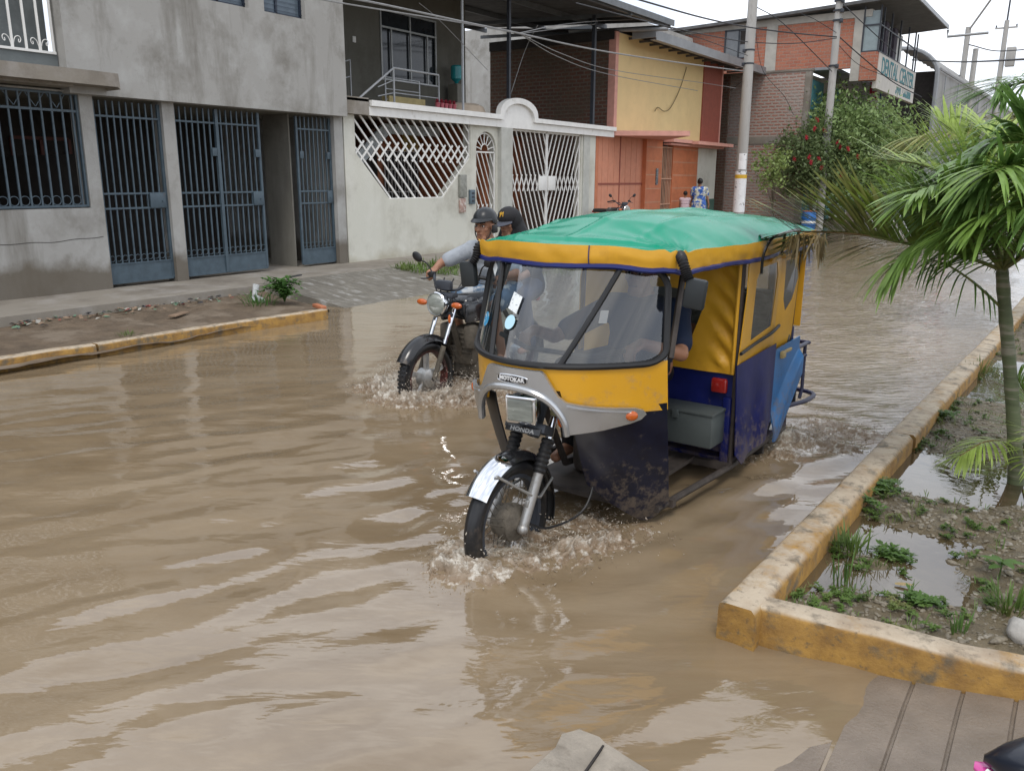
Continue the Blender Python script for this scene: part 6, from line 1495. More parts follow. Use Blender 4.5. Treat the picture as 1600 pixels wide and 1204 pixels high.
    # roof
    def rf_(u, v, off=0.):
        s = 2 * u - 1; Y = lerp(.300 + .195 * s * s, 2.60, v)
        w = (.558 - .020 * v) * s
        e = 1 - abs(s) ** 2.6; sag = .5 + .5 * math.cos(v * math.pi * 6)
        z = 1.385 + .0 * v + (.055 + .085 * math.sin(math.pi * min(1, .12 + .80 * v))) * e * min(1, v * 3.5 + .25) + .012 * e * sag * (1 if .04 < v < .96 else 0)
        z -= .016 * (abs(s) ** 3) * math.sin(math.pi * v) 
        z += .004 * noise.noise((w * 5, Y * 4, 1.)) + .0012 * noise.noise((w * 14 + Y * 5, Y * 12, 5.))
        for sx in (-.30, .02, .31): z += .010 * math.exp(-((w - sx - .02 * math.sin(Y * 4)) / .018) ** 2) * min(1, v * 6) * e
        # diagonal creases pulling to the corners
        for (cx_, cy_) in ((.57, .56), (-.57, .56)):
            dx, dy = w - cx_, Y - cy_; r = math.hypot(dx, dy); an = math.atan2(dy, dx); z += .007 * math.sin(an * 17) * math.exp(-(r / .33) ** 2) * min(1, r / .05)
        return Vector((w, Y, z + off))
    m = MB(); m.grid(rf_, 90, 110, thick=.006); m.build('roof_tarp', vg_, T, smooth=60)
    def edge(t):
        """perimeter of the roof, t in 0..1 starting rear left going round the front"""
        if t < .40: return rf_(1, 1 - t / .40)
        if t < .60: return rf_(1 - (t - .40) / .20, 0)
        return rf_(0, (t - .60) / .40)
    m = MB()
    def val(u, v):
        p = edge(u * .9999); c_ = Vector((0, 1.4, p.z)); o_ = (p - c_); o_.z = 0; o_ = o_.normalized()
        h = .094 + .010 * math.sin(u * 40) * .4; b_ = math.sin(v * math.pi) * .006 + .012 * noise.noise((u * 60, v * 2, 3)) * v - .004 * v * v
        return p + o_ * (b_ + .004) + Vector((0, 0, .004 - h * v))
    m.grid(val, 260, 8, thick=.005); vl = m.build('roof_valance', vy, T, smooth=60)
    m = MB(); m.tube([val(i / 130, 1.0) for i in range(131)], .013, n=6); m.build('piping', bluep, vl)
    m = MB(); m.tube([val(.462, k / 6) + Vector((0, -.003, 0)) for k in range(7)], .003, n=4); m.build('seam', bluep, vl)
    m = MB()
    for s in (-1, 1):
        x = s * .575; m.tube(cat([(x, 1.55, 1.20), (x, 1.56, 1.30), (x + s * .01, 1.62, 1.375), (x + s * .01, 1.75, 1.40), (x + s * .01, 2.10, 1.415), (x, 2.13, 1.39), (x, 2.13, 1.30)], 4), .0085, n=6); m.tube([(x + s * .01, 1.86, 1.405), (x, 1.86, 1.28)], .0085, n=6)
    m.build('side_rail', blk, T)
    # corrugated mirror stalks
    for s in (-1, 1):
        dx = 0 if s > 0 else .075; P = cat([(s * (.560 - dx * .4), .53, 1.372), (s * (.595 - dx * .6), .48, 1.358), (s * (.625 - dx), .46, 1.31), (s * (.645 - dx), .45, 1.275)], 9); m = MB(); m.tube(P, [.025 if i % 2 else .019 for i in range(len(P))], n=12); st = m.build('mirror_stalk', rub, T)
        m = MB(); m.rbox((s * (.675 - dx), .46, 1.215), (.098, .04, .135), .014, Matrix.Rotation(s * .12, 3, 'Y')); m.build('mirror', mat('mirror_shell', (.02, .024, .026), .5), st)
        m = MB(); m.rbox((s * (.675 - dx), .483, 1.215), (.08, .004, .115), .001, Matrix.Rotation(s * .12, 3, 'Y')); m.build('mirror_glass', chrome, st)
    return T
taxi = build_mototaxi()
def recol(o, table):
    for c in o.children:
        for sl in c.material_slots:
            nm = sl.material.name if sl.material else ''
            if nm in table:
                sl.link = 'OBJECT'; sl.material = table[nm]
        recol(c, table)
redv = mat('red_vinyl', (.33, .035, .03), .45, var=.15); whv = mat('white_vinyl', (.55, .55, .55), .5, var=.1)
c1 = copy_tree(taxi); g = PX(1452, 318, -4.9); c1.location = (g.x, g.y, -.1); c1.rotation_euler.z = .02; c1['label'] = 'distant red mototaxi half hidden behind the palm fronds'; recol(c1, {'yellow_vinyl': redv, 'yellow_paint_panel': redv, 'green_vinyl': whv, 'blue_vinyl': redv, 'light_blue_panel': whv})
g = PX(1264, 338, -7.9); t = thing('blue_drum', (g.x, g.y, .0), 'small blue drum with a white band under the flowering bush', 'drum', world=False)
m = MB(); m.lathe([(.22, 0), (.23, .02), (.23, .2), (.245, .22), (.23, .24), (.23, .44), (.245, .46), (.23, .48), (.23, .64), (.22, .66)], (0, 0, 0), (0, 0, 1), 20); m.build('body', mat('drum_blue', (.02, .12, .36), .45, var=.2), t)
m = MB(); m.lathe([(.233, .28), (.233, .36)], (0, 0, 0), (0, 0, 1), 20); m.build('band', whitem, t); m = MB(); m.lathe([(.22, .66), (.24, .69), (.05, .70)], (0, 0, 0), (0, 0, 1), 20); m.build('lid', terr, t)

# ---------------------------------------------------------------- motorcycle
def build_moto(loc, rz, lab, knob=True, body=None):
    T = thing('motorcycle', (*loc, ROADZ), lab, 'motorcycle', rz=rz, world=False, dz=-ROADZ)
    body = body or blk
    redrim = mat('red_black_rim', (.05, .02, .018), .4, col2=(.12, .025, .02), c2lo=.56, c2hi=.6, c2scale=5)
    spoked_wheel(T, (0, 0, .135), .305, .092, 'front_wheel', spoke=False, knob=knob, rimmat=redrim); spoked_wheel(T, (0, 1.27, .135), .305, .105, 'rear_wheel', spoke=False, knob=False, rimmat=redrim)
    d = Vector((0, .27, .56)).normalized()
    for s in (-1, 1):
        a = Vector((s * .085, 0, .13)); q = lambda t: a + d * t
        m = MB(); m.tube([q(0), q(.28)], .022, n=10); f = m.build('fork', mudt, T); m = MB(); m.tube([q(.30), q(.64)], .018, n=10); m.build('fork_tube', chrome, f)
    m = MB(); fender(m, (0, 0, .135), .355, .15, R_(20), R_(150), 20, .05); m.build('front_mudguard', body, T)
    m = MB(); fender(m, (0, 1.27, .135), .36, .16, R_(-10), R_(100), 16, .05); m.build('rear_mudguard', body, T)
    m = MB(); c = Vector((0, .145, .715)); ax = (0, -1, .06); m.lathe([(.03, -.12), (.075, -.08), (.098, -.01), (.10, .012), (.092, .02), (.088, .012)], c, ax, 28); hl = m.build('headlight', chrome, T)
    m = MB(); m.lathe([(.088, .012), (.07, .024), (.04, .03), (.005, .033)], c, ax, 28); m.build('lens', lens, hl)
    m = MB(); m.rbox((0, .24, .62), (.2, .06, .04), .01); m.build('fork_bridge', darkmetal, T); m = MB(); m.rbox((0, .26, .78), (.2, .07, .04), .01); m.build('top_bridge', darkmetal, T)
    for s in (-1, 1):
        m = MB(); m.ell((s * .185, .17, .715), (.055, .022, .026)); t_ = m.build('turn_signal', amber, T); m = MB(); m.tube([(s * .09, .2, .715), (s * .15, .175, .715)], .012, n=6); m.build('stem', rub, t_)
    m = MB(); m.ell((.10, .18, .60), (.012, .012, .035)); m.build('side_reflector', amber, T)
    m = MB(); m.tube(cat([(-.37, .46, .905), (-.24, .38, .93), (-.17, .32, .87), (-.08, .29, .82), (.08, .29, .82), (.17, .32, .87), (.24, .38, .93), (.37, .46, .905)], 6), .012, n=8); hb = m.build('handlebar', darkmetal, T)
    for s in (-1, 1): m = MB(); m.tube([(s * .25, .385, .928), (s * .38, .465, .902)], .017, n=8); m.rbox((s * .235, .36, .92), (.05, .05, .05), .01); m.build('grip', rub, hb)
    for s in (-1, 1): m = MB(); m.tube(cat([(s * .22, .36, .91), (s * .29, .345, .885), (s * .40, .40, .87)], 4), .006, n=6); m.build('lever', darkmetal, hb)
    for s in (-1, 1):
        m = MB(); m.tube(cat([(s * .25, .38, .93), (s * .30, .36, 1.01), (s * .36, .34, 1.035)], 4), .006, n=6); m.ell((s * .385, .34, 1.06), (.058, .018, .038), Matrix.Rotation(-s * .5, 3, 'Y')); mr_ = m.build('mirror', rub, T)
    m = MB(); m.rbox((0, .24, .86), (.16, .05, .08), .02); m.build('gauge', darkmetal, T)
    m = MB()
    for k in range(4): m.tube(cat([(-.2 + .1 * k, .36, .9), (-.1 + .06 * k, .24, .84 - .03 * k), (.02 * k, .24, .66)], 5), .006, n=5)
    m.build('cables', rub, T)
    m = MB(); m.rbox((0, .62, .655), (.27, .50, .21), .085, seg=4); m.rbox((-.13, .5, .62), (.04, .3, .16), .02); m.rbox((.13, .5, .62), (.04, .3, .16), .02); tk = m.build('tank', mat('tank_black', (.02, .022, .026), .22, coat=.6, var=.3, col2=(.35, .34, .32), c2lo=.6, c2hi=.62, c2scale=6), T)
    m = MB(); m.rbox((0, 1.10, .66), (.26, .66, .10), .045, seg=3); m.build('seat', rub, T)
    m = MB(); m.rbox((0, .60, .32), (.27, .34, .34), .07); m.rbox((0, .66, .13), (.32, .34, .18), .06); m.ell((.15, .68, .16), (.05, .1, .1)); m.ell((-.15, .68, .16), (.05, .1, .1)); m.tube([(0, .28, .68), (0, .42, .3), (0, .55, .08)], .025, n=8)
    for k in range(5): m.rbox((0, .52, .28 + k * .04), (.22, .2, .012), .003)
    for s in (-1, 1): m.tube([(s * .1, .9, .6), (s * .12, 1.27, .14)], .02, n=8); m.tube([(s * .12, .75, .15), (s * .2, .75, .14)], .012, n=6); m.rbox((s * .13, .42, .42), (.09, .12, .2), .03)
    m.build('engine', mudt, T)
    m = MB(); m.tube(cat([(-.1, .45, .3), (-.16, .5, .06), (-.18, .8, .06), (-.2, 1.3, .14)], 6), [.02] * 12 + [.035] * 7, n=8); m.build('exhaust', mudt, T)
    m = MB(); m.rbox((0, 1.52, .62), (.12, .06, .06), .02); m.build('tail_light', redl, T)
    return T
moto = build_moto((BX, BY), -.03, 'black motorcycle splashing through the flood beside the mototaxi')
pm_ = PX(985, 330, -9.6)
m2 = build_moto((pm_.x, pm_.y), 1.15, 'grey and red motorcycle parked before the orange garage door', knob=False, body=mat('grey_red_plastic', (.12, .12, .13), .35, col2=(.4, .05, .04), c2lo=.6, c2hi=.63, c2scale=5))
m2.location.z = .07
# ================================================================ people
skin = mat('skin_brown', (.30, .145, .085), .5, var=.12, scale=14, sss=.08)
skin2 = mat('skin_tan', (.30, .15, .09), .5, var=.12, scale=14, sss=.08)
hairm = mat('black_hair', (.010, .009, .008), .5, var=.4, scale=40)
V = Vector
def hand(m, w, d, palmn, curl=.9, s=1.):
    """palm + four fingers + thumb; d = direction of the fingers, palmn = palm normal (towards what is held)"""
    w = V(w); d = V(d).normalized(); n = V(palmn); n = (n - d * n.dot(d)).normalized(); sd = d.cross(n)
    for k in (-1.2, 0, 1.2): m.cap(w + sd * k * .014 * s, w + d * .085 * s + sd * k * .022 * s, .017 * s, .014 * s, 8)
    for k, L_ in ((-1.5, .062), (-.5, .074), (.5, .070), (1.5, .054)):
        b = w + d * .088 * s + sd * k * .018 * s; c1_, c2_ = curl * .9, curl * 1.9
        p1 = b + (d * math.cos(c1_) + n * math.sin(c1_)) * L_ * .5 * s; p2 = p1 + (d * math.cos(c2_) + n * math.sin(c2_)) * L_ * .55 * s
        m.cap(b, p1, .0092 * s, .0085 * s, 8); m.cap(p1, p2, .0085 * s, .007 * s, 8)
    b = w + d * .025 * s - sd * .028 * s; p1 = b + (d * .6 - sd * .6 + n * .5).normalized() * .042 * s; p2 = p1 + (d * .7 + n * .9).normalized() * .032 * s
    m.cap(b, p1, .013 * s, .0105 * s, 8); m.cap(p1, p2, .0105 * s, .008 * s, 8)
def head(m, c, f, up, s=1.):
    """c = centre of the skull, f = facing"""
    f = V(f).normalized(); up = V(up); up = (up - f * up.dot(f)).normalized(); r = f.cross(up)
    M = Matrix((r, f, up)).transposed(); P = lambda x, y, z: V(c) + M @ V((x * s, y * s, z * s))
    m.ell(P(0, -.012, .025), (.076 * s, .092 * s, .090 * s), M, 10, 16); m.ell(P(0, .022, -.045), (.060 * s, .068 * s, .075 * s), M, 10, 16)
    m.cap(P(-.022, .055, -.105), P(.022, .055, -.105), .026 * s); m.ell(P(0, .045, -.085), (.045 * s, .042 * s, .035 * s), M)
    m.cap(P(0, .086, .012), P(0, .103, -.030), .009 * s, .016 * s, 8)
    for k in (-1, 1):
        m.cap(P(k * .014, .072, .022), P(k * .05, .058, .022), .013 * s, .011 * s, 8); m.ell(P(k * .045, .052, -.028), (.022 * s, .022 * s, .022 * s)); m.ell(P(k * .013, .092, -.034), .009 * s)
        m.ell(P(k * .080, -.005, -.012), (.010 * s, .022 * s, .034 * s), M)
    m.cap(P(-.020, .080, -.064), P(.020, .080, -.064), .010 * s, .010 * s, 8); m.cap(P(-.016, .079, -.076), P(.016, .079, -.076), .010 * s, .010 * s, 8)
    return P, M
def face_bits(parent, P, M, s=1., brow=True):
    m = MB()
    for k in (-1, 1): m.ell(P(k * .031, .070, .000), (.015 * s, .008 * s, .0085 * s), M, 6, 10)
    m.build('eyes', mat('eye_white', (.55, .5, .46), .2), parent)
    m = MB()
    for k in (-1, 1): m.ell(P(k * .031, .0765, .000), (.0075 * s, .004 * s, .0075 * s), M, 6, 10)
    m.build('iris', mat('eye_dark', (.012, .008, .006), .1), parent)
    m = MB()
    for k in (-1, 1): m.cap(P(k * .014, .085, .024), P(k * .050, .067, .027), .0055 * s, .0045 * s, 6); m.cap(P(k * .018, .079, .0095), P(k * .045, .069, .0085), .003 * s, .0025 * s, 6)
    m.build('eyebrows', hairm, parent)
    m = MB(); m.cap(P(-.022, .088, -.070), P(.022, .088, -.070), .0038 * s, .0038 * s, 6); m.build('lips', mat('lip', (.14, .05, .04), .5), parent)
def limb(m, a, b, c, r0, r1, r2):
    m.cap(a, b, r0, r1); m.cap(b, c, r1 * .98, r2)
def person(J, lab, sk, vox=.007, group=None):
    """J: joints; returns the body object and the head helpers"""
    m = MB(); sc = J.get('s', 1.)
    P, M = head(m, J['head'], J['face'], J['up'], sc); nk = V(J['neck'])
    m.cap(nk, P(0, -.015, -.07), .052 * sc, .048 * sc)
    sl, sr, hl, hr = V(J['sl']), V(J['sr']), V(J['hl']), V(J['hr']); ch = (sl + sr) / 2; pe = (hl + hr) / 2
    m.cap(sl, sr, .062 * sc); m.cap(nk, ch, .06 * sc, .08 * sc)
    for t, r in ((.12, .115), (.4, .118), (.7, .110), (.95, .125)):
        c = ch.lerp(pe, t); ax = (sl - sr).normalized(); m.cap(c - ax * .065 * sc, c + ax * .065 * sc, r * sc * .88)
    m.cap(hl, hr, .105 * sc)
    for k in 'lr':
        limb(m, J['s' + k], J['e' + k], J['w' + k], .052 * sc, .040 * sc, .029 * sc); limb(m, J['h' + k], J['k' + k], J['a' + k], .085 * sc, .056 * sc, .038 * sc)
        hd = J.get('hand' + k)
        if hd: hand(m, J['w' + k], hd[0], hd[1], hd[2], sc)
        if 'foot' in J: m.cap(V(J['a' + k]) + V((0, 0, -.02)), V(J['a' + k]) + V(J['foot']) + V((0, 0, -.045)), .040 * sc, .030 * sc)
    me = remeshed(m, vox, 3, 'body'); o = put('person', me, sk); tag(o, lab, 'person', group); return o, P, M
def garment(name, parent, m, mt, vox=.009, sm=9):
    return put(name, remeshed(m, vox, sm, name), mt, parent)
def shirt(m, J, sc=1., sleeve=.75, grow=.018, low=1.02):
    sl, sr, hl, hr = V(J['sl']), V(J['sr']), V(J['hl']), V(J['hr']); ch = (sl + sr) / 2; pe = (hl + hr) / 2; ax = (sl - sr).normalized()
    m.cap(sl, sr, (.064 + grow) * sc); m.cap(V(J['neck']) - V((0, 0, .045)), ch, (.055 + grow * .6) * sc, (.09 + grow) * sc)
    for t, r in ((.1, .118), (.35, .122), (.65, .118), (.9, .128), (low, .13)):
        c = ch.lerp(pe, t); m.cap(c - ax * .07 * sc, c + ax * .07 * sc, (r * .88 + grow) * sc)
    for k in 'lr':
        a, b = V(J['s' + k]), V(J['e' + k]); m.cap(a, a.lerp(b, sleeve), (.056 + grow) * sc, (.050 + grow) * sc)
def toworld(loc, rz, z=0.):
    c, s = math.cos(rz), math.sin(rz); return lambda x, y, zz: V((loc[0] + c * x - s * y, loc[1] + s * x + c * y, zz + z))
def rot(rz): return lambda x, y, z: V((math.cos(rz) * x - math.sin(rz) * y, math.sin(rz) * x + math.cos(rz) * y, z))

# ---- rider (local x- is his right hand, nearer the left of the photo)
Q = toworld((BX, BY), -.03); D = rot(-.03)
HX = -.02
J = dict(head=Q(HX, .80, 1.315), face=D(.04, -1, -.07), up=D(0, .02, 1), neck=Q(HX, .87, 1.17), sl=Q(.185, .90, 1.10), sr=Q(-.215, .87, 1.10), el=Q(.37, .72, .93), er=Q(-.40, .66, .98), wl=Q(.36, .54, .93), wr=Q(-.355, .535, .945),
         hl=Q(.10, 1.02, .74), hr=Q(-.10, 1.02, .74), kl=Q(.23, .60, .66), kr=Q(-.235, .59, .68), al=Q(.2, .76, .22), ar=Q(-.2, .76, .22), foot=D(0, -.15, 0), handl=(D(-.15, -1, -.25), D(.1, .2, -1), .95), handr=(D(.15, -1, -.3), D(-.1, .2, -1), .95))
o, P, M = person(J, 'motorcycle rider in a grey shirt and black half helmet', skin)
face_bits(o, P, M)
m = MB(); shirt(m, J); garment('shirt', o, m, mat('grey_shirt', (.33, .355, .385), .85, var=.1, scale=10, bump=.35, bscale=14, col2=(.24, .26, .29), c2lo=.5, c2hi=.7, c2scale=9))
m = MB(); c = P(0, .02, -.125); m.tube([c + D(.06 * math.cos(a), .05 * math.sin(a), .012 * math.sin(a)) for a in [2 * math.pi * i / 16 for i in range(16)]], .013, n=6, closed=True); m.build('collar', mat('pale_collar', (.5, .52, .54), .8), o)
m = MB()
for k in 'lr': m.cap(J['h' + k], V(J['h' + k]).lerp(V(J['k' + k]), .85), .108, .082)
m.cap(J['hl'], J['hr'], .125); garment('shorts', o, m, mat('blue_shorts', (.10, .16, .24), .85, var=.2, scale=9, col2=(.45, .47, .48), c2lo=.52, c2hi=.58, c2scale=7))
def half_helmet(parent, P, M, mt, s=1.):
    m = MB()
    def f(u, v):
        a = lerp(-math.pi, math.pi, u); e = lerp(math.pi / 2, -.22 - .28 * max(0, -math.cos(a)) , v); fr = math.cos(a)
        if fr > .2: e = lerp(math.pi / 2, .10, v)
        x = math.sin(a); return P(.100 * x * math.cos(e), -.012 + .118 * fr * math.cos(e), .045 + .108 * math.sin(e))
    m.grid(f, 40, 12, thick=.006)
    h = m.build('helmet', mt, parent, smooth=50)
    m = MB()
    def vz(u, v): a = lerp(-1.25, 1.25, u); r = 1 + .36 * v * math.cos(a); return P(.101 * math.sin(a) * (1 + .1 * v), -.012 + .119 * math.cos(a) * r, .064 - .016 * v * math.cos(a) - .01 * v)
    m.grid(vz, 20, 4, thick=.004); m.build('visor', mt, h)
    m = MB(); m.tube(cat([P(.096, .01, -.01), P(.075, .035, -.08), P(.02, .05, -.135), P(-.05, .04, -.11), P(-.096, .01, -.01)], 5), .005, n=5); m.build('chin_strap', rub, h)
    for k in (-1, 1): m = MB(); m.rbox(P(k * .090, -.02, -.03), (.02, .07, .07), .02, M); m.build('ear_flap', rub, h)
    return h
half_helmet(o, P, M, mat('helmet_black', (.014, .016, .018), .32, var=.2, scale=12))
# ---- pillion passenger
J = dict(head=Q(-.115, 1.27, 1.325), face=D(-.05, -1, -.2), up=D(0, -.1, 1), neck=Q(-.10, 1.33, 1.185), sl=Q(.12, 1.33, 1.11), sr=Q(-.24, 1.33, 1.11), el=Q(.26, 1.15, .92), er=Q(-.22, 1.15, .92), wl=Q(.17, 1.0, .85), wr=Q(-.15, 1.0, .85),
         hl=Q(.1, 1.36, .76), hr=Q(-.1, 1.36, .76), kl=Q(.24, 1.0, .70), kr=Q(-.24, 1.0, .70), al=Q(.22, 1.15, .26), ar=Q(-.22, 1.15, .26), foot=D(0, -.15, 0), handl=(D(-.5, -1, 0), D(0, -.2, -1), .6), handr=(D(.5, -1, 0), D(0, -.2, -1), .6))
o, P, M = person(J, 'pillion passenger in a black cap and dark hood behind the rider', skin2)
face_bits(o, P, M)
dk = mat('black_cloth', (.012, .012, .014), .8, var=.3, bump=.3, bscale=20)
m = MB(); shirt(m, J, 1., 1.0, .024); garment('jacket', o, m, dk)
m = MB()
for k in 'lr': m.cap(J['h' + k], J['k' + k], .105, .078); m.cap(J['k' + k], J['a' + k], .075, .055)
garment('trousers', o, m, mat('dark_jeans', (.03, .04, .07), .85, var=.2))
m = MB(); m.ell(P(0, -.040, .0), (.108, .100, .125), M, 10, 18); m.cap(P(0, -.065, -.03), P(0, -.075, -.2), .10, .15); m.cap(P(-.06, -.05, -.06), P(-.12, -.05, -.21), .06, .08); m.cap(P(.06, -.05, -.06), P(.12, -.05, -.21), .06, .08); garment('hood', o, m, dk)
m = MB(); m.ell(P(0, -.005, .045), (.093, .108, .090), M, 10, 20); cp = m.build('cap', mat('cap_black', (.013, .012, .014), .75), o)
m = MB()
def bz(u, v): a = lerp(-1.1, 1.1, u); r = 1 + .75 * v * math.cos(a) ** .7; return P(.088 * math.sin(a) * (1 + .12 * v), -.005 + .098 * math.cos(a) * r, .022 - .028 * v * math.cos(a) - .012 * (1 - math.cos(a)))
m.grid(bz, 18, 5, thick=.005); m.build('peak', mat('cap_peak', (.06, .065, .085), .7), cp)
gold = mat('gold_thread', (.55, .30, .02), .6)
for ch_, dx, dz in (('N', -.008, .004), ('Y', .008, -.003)):
    def onc(x, y, z, dx=dx, dz=dz):
        a = (x + dx) / .1; e = (y + dz) / .095 + .42; return P(.0945 * math.sin(a) * math.cos(e) * 1.0, -.005 + .1095 * math.cos(a) * math.cos(e) + z, .045 + .0915 * math.sin(e))
    put('cap_emblem', text_mesh(ch_, .062, .002, .001, onc), gold, cp)

# ---- mototaxi driver and passenger
Q = toworld((TX, TY), -.03); D = rot(-.03)
J = dict(head=Q(.05, 1.14, 1.215), face=D(.05, -1, -.05), up=V((0, 0, 1)), neck=Q(.05, 1.20, 1.075), sl=Q(.25, 1.20, 1.0), sr=Q(-.15, 1.20, 1.0), el=Q(.40, .95, .83), er=Q(-.36, .92, .84), wl=Q(.32, .66, .92), wr=Q(-.32, .66, .92),
         hl=Q(.13, 1.2, .70), hr=Q(-.07, 1.2, .70), kl=Q(.26, .80, .70), kr=Q(-.2, .80, .70), al=Q(.24, .86, .26), ar=Q(-.2, .86, .26), foot=D(0, -.15, 0), handl=(D(-.1, -1, -.2), D(0, .2, -1), .9), handr=(D(.1, -1, -.2), D(0, .2, -1), .9))
o, P, M = person(J, 'mototaxi driver in a dark navy shirt behind the windshield', skin)
face_bits(o, P, M)
m = MB(); shirt(m, J); garment('shirt', o, m, mat('navy_shirt', (.006, .014, .040), .8, var=.15))
m = MB()
for k in 'lr': m.cap(J['h' + k], J['k' + k], .100, .074); m.cap(J['k' + k], J['a' + k], .07, .05)
garment('trousers', o, m, dk)
m = MB(); m.ell(P(0, -.020, .045), (.084, .098, .084), M, 10, 16); m.build('hair', hairm, o)
J = dict(head=Q(.14, 2.20, 1.13), face=D(.1, -1, -.25), up=V((0, 0, 1)), neck=Q(.14, 2.25, .995), sl=Q(.33, 2.25, .92), sr=Q(-.05, 2.25, .92), el=Q(.40, 2.02, .76), er=Q(-.12, 2.02, .74), wl=Q(.30, 1.80, .82), wr=Q(.06, 1.80, .80),
         hl=Q(.24, 2.2, .58), hr=Q(.04, 2.2, .58), kl=Q(.28, 1.78, .60), kr=Q(.02, 1.78, .60), al=Q(.27, 1.74, .2), ar=Q(.03, 1.74, .2), foot=D(0, -.15, 0), handl=(D(-.3, -1, .1), D(-.6, 0, .5), .8), handr=(D(.3, -1, .1), D(.6, 0, .5), .8))
o, P, M = person(J, 'passenger in a grey striped shirt seated in the mototaxi cabin', skin2)
face_bits(o, P, M)
m = MB(); shirt(m, J); garment('shirt', o, m, mat('grey_stripe_shirt', (.17, .18, .18), .8, var=.35, scale=14, stretch=(1, 1, 3)))
m = MB()
for k in 'lr': m.cap(J['h' + k], J['k' + k], .098, .074); m.cap(J['k' + k], J['a' + k], .07, .05)
garment('trousers', o, m, dk)
m = MB(); m.ell(P(0, -.018, .042), (.083, .098, .082), M, 10, 16); m.build('hair', hairm, o)

# ---- woman and child far off on the pavement, seen from behind
wp = PX(1093, 300, -10.25); Q = toworld((wp.x, wp.y), .35, .2); D = rot(.35)
J = dict(head=Q(0, 0, 1.43), face=D(-.1, 1, -.05), up=V((0, 0, 1)), neck=Q(0, -.01, 1.28), sl=Q(-.18, 0, 1.20), sr=Q(.18, 0, 1.20), el=Q(-.24, .06, .95), er=Q(.25, .03, .94), wl=Q(-.22, .2, .78), wr=Q(.30, .10, .72),
         hl=Q(-.1, 0, .78), hr=Q(.1, 0, .78), kl=Q(-.1, .04, .42), kr=Q(.1, -.02, .42), al=Q(-.1, .02, .07), ar=Q(.1, -.06, .07), foot=D(0, .14, 0), handl=(D(0, .4, -1), D(1, 0, 0), .4), handr=(D(.1, .3, -1), D(-1, 0, 0), .4))
o, P, M = person(J, 'woman in a blue patterned dress seen from behind on the far pavement', skin2, .010)
m = MB(); m.ell(P(0, -.03, .02), (.088, .095, .095), M, 10, 14); m.ell(P(0, -.11, .02), .045); m.build('hair', hairm, o)
m = MB(); shirt(m, J, 1., .55, .03, 1.0); m.cap(Q(-.06, 0, .78), Q(-.07, 0, .42), .17, .18); m.cap(Q(.06, 0, .78), Q(.07, 0, .42), .17, .18)
garment('dress', o, m, mat('patterned_dress', (.50, .50, .40), .8, var=.5, scale=14, col2=(.03, .10, .36), c2lo=.47, c2hi=.52, c2scale=9), .012)
Q = toworld((wp.x - .42, wp.y - .1), .35, .2)
J = dict(s=.78, head=Q(0, 0, 1.06), face=D(.2, 1, 0), up=V((0, 0, 1)), neck=Q(0, 0, .95), sl=Q(-.13, 0, .89), sr=Q(.13, 0, .89), el=Q(-.17, .03, .70), er=Q(.18, .05, .72), wl=Q(-.17, .1, .54), wr=Q(.22, .16, .62),
         hl=Q(-.07, 0, .58), hr=Q(.07, 0, .58), kl=Q(-.07, .03, .32), kr=Q(.07, -.02, .32), al=Q(-.07, 0, .06), ar=Q(.07, -.03, .06), foot=D(0, .11, 0), handl=(D(0, .3, -1), D(1, 0, 0), .4), handr=(D(.6, .5, 0), D(0, 0, -1), .4))
o, P, M = person(J, 'small child in a pale vest walking beside the woman', skin2, .009)
m = MB(); m.ell(P(0, -.025, .03), (.068, .078, .072), M, 10, 14); m.build('hair', hairm, o)
m = MB(); shirt(m, J, .78, .1, .016, 1.0); garment('vest', o, m, mat('pale_pink_vest', (.55, .42, .45), .8), .010)
m = MB()
for k in 'lr': m.cap(J['h' + k], J['k' + k], .08, .07)
garment('shorts', o, m, dk, .010)
# ================================================================ splashes
fm = bpy.data.materials.new('foam'); fm.use_nodes = True; nt = fm.node_tree; N = nt.nodes; L = nt.links; b = N['Principled BSDF']
b.inputs['Roughness'].default_value = .35; b.inputs['IOR'].default_value = 1.4
tc = N.new('ShaderNodeTexCoord'); sp = N.new('ShaderNodeSeparateXYZ'); L.new(tc.outputs['Object'], sp.inputs['Vector'])
def fnz(sc, det):
    n = N.new('ShaderNodeTexNoise'); n.inputs['Scale'].default_value = sc; n.inputs['Detail'].default_value = det; n.inputs['Roughness'].default_value = .7; L.new(tc.outputs['Object'], n.inputs['Vector']); return n.outputs['Fac']
k = math_('ADD', mrg(fnz(22, 8.), .50, .66), mrg(sp.outputs['Z'], .02, .11, 0, .55))
mx = N.new('ShaderNodeMix'); mx.data_type = 'RGBA'; mx.inputs['A'].default_value = (.215, .15, .092, 1); mx.inputs['B'].default_value = (.56, .52, .45, 1); mx.clamp_factor = True
L.new(k, mx.inputs['Factor']); L.new(mx.outputs['Result'], b.inputs['Base Color'])
bp = N.new('ShaderNodeBump'); bp.inputs['Strength'].default_value = .6; bp.inputs['Distance'].default_value = .01; L.new(fnz(60, 4.), bp.inputs['Height']); L.new(bp.outputs['Normal'], b.inputs['Normal'])
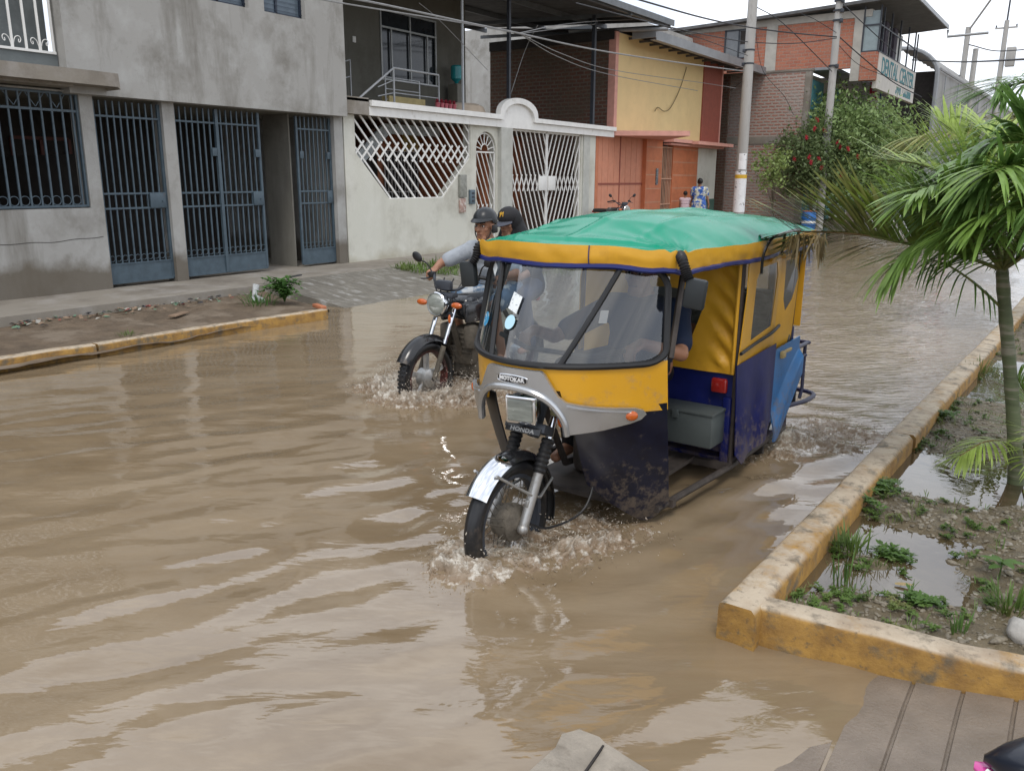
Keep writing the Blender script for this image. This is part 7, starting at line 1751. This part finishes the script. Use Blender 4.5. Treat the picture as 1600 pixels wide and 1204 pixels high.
def splash(c, lab, arms, seed, ext, step, nd, hsc=1., rings=()):
    """churned sheet: ridged crests inside an envelope of arms (x, y, radius, height) plus flying drops"""
    rn = random.Random(seed); c = V(c); n = noise.noise
    def env(x, y):
        e = 0.
        for (ax, ay, r, h) in arms: e = max(e, h * math.exp(-(((x - ax) ** 2 + (y - ay) ** 2) / r ** 2)))
        return e
    nx = int((ext[1] - ext[0]) / step); ny = int((ext[3] - ext[2]) / step)
    vs = []; keep = []
    for j in range(ny + 1):
        for i in range(nx + 1):
            x = ext[0] + i * step; y = ext[2] + j * step; e = env(x, y)
            wx = .03 * n((x * 9, y * 9, seed)); wy = .03 * n((x * 9, y * 9, seed + 5.))
            r1 = 1 - abs(n(((x + wx) * 14, (y + wy) * 11, seed + 1.))) * 1.9; r2 = 1 - abs(n(((x + wx) * 26, (y + wy) * 24, seed + 2.))) * 1.8; r3 = n((x * 55, y * 55, seed + 3.))
            h = e * (.16 + .62 * max(0, r1) ** 3 + .34 * max(0, r2) ** 3 + .12 * r3) * (.55 + .9 * max(0, .5 + n((x * 4, y * 4, seed + 9.)))) - .010
            d = V((x, y, 0)); L_ = max(d.length, .05); lean = .55 * max(0, h)
            vs.append(c + V((x + x / L_ * lean + wx * e * 4, y + y / L_ * lean + wy * e * 4, h + hw(c.x + x, c.y + y)))); keep.append(h > -.006)
    W = nx + 1; fs = []
    for j in range(ny):
        for i in range(nx):
            q = (j * W + i, j * W + i + 1, (j + 1) * W + i + 1, (j + 1) * W + i)
            if any(keep[t] for t in q): fs.append(q)
    m = MB(); m.add(vs, fs)
    me = m.mesh('splash', 180)
    bm = bmesh.new(); bm.from_mesh(me); bmesh.ops.delete(bm, geom=[v for v in bm.verts if not v.link_faces], context='VERTS'); bm.to_mesh(me); bm.free()
    o = put('splash', me, fm); tag(o, lab, 'splash', kind='stuff')
    m = MB(); tot = sum(a[3] * a[2] for a in arms)
    for i in range(nd):
        a = rn.choices(arms, [q[3] * q[2] for q in arms])[0]; x = a[0] + rn.gauss(0, a[2] * .75); y = a[1] + rn.gauss(0, a[2] * .75); e = env(x, y)
        z = abs(rn.gauss(0, 1)) * (e * .95 + .012); r = rn.uniform(.0009, .0030) * (1.6 if rn.random() < .08 else 1)
        R = Matrix.Rotation(rn.random() * 6.3, 3, 'Z') @ Matrix.Rotation(rn.uniform(-.9, .9), 3, 'X')
        m.ell(c + V((x, y, z)), (r, r * rn.uniform(1., 3.2), r), R, 4, 5)
    o = m.build('spray', fm); tag(o, lab.replace('churned', 'flying drops over the churned'), 'spray', kind='stuff')
splash((TX, TY, 0), 'churned muddy splash around the mototaxi front wheel', [(-.05, -.34, .12, .055), (-.16, -.22, .10, .05), (.10, -.30, .11, .045), (.16, -.10, .12, .05), (.24, .12, .15, .055), (.34, .30, .15, .045), (.2, .45, .18, .035), (-.15, .0, .10, .035), (.46, .5, .14, .02), (.0, .2, .14, .045)], 3, (-.42, .8, -.6, .85), .0075, 2600)
splash((BX, BY, 0), 'churned pale splash thrown up by the motorcycle front wheel', [(-.22, -.12, .15, .13), (-.36, -.02, .17, .11), (-.5, .12, .16, .06), (-.30, .22, .20, .09), (-.1, -.36, .13, .07), (.12, -.30, .14, .09), (.28, -.12, .15, .11), (.42, .06, .16, .11), (.55, .3, .18, .08), (.25, .2, .2, .07), (0, .5, .25, .05), (-.5, -.15, .14, .05)], 5, (-.85, .95, -.65, .95), .0085, 9000)
splash((-1.46, 5.22, 0), 'churned muddy splash behind the mototaxi rear wheel', [(.05, .12, .14, .07), (.12, .35, .2, .055), (.3, .2, .16, .045), (.02, -.15, .12, .05), (.15, .7, .25, .03), (.35, .6, .2, .03), (-.1, -.35, .14, .03)], 7, (-.35, .75, -.6, 1.2), .010, 1200)
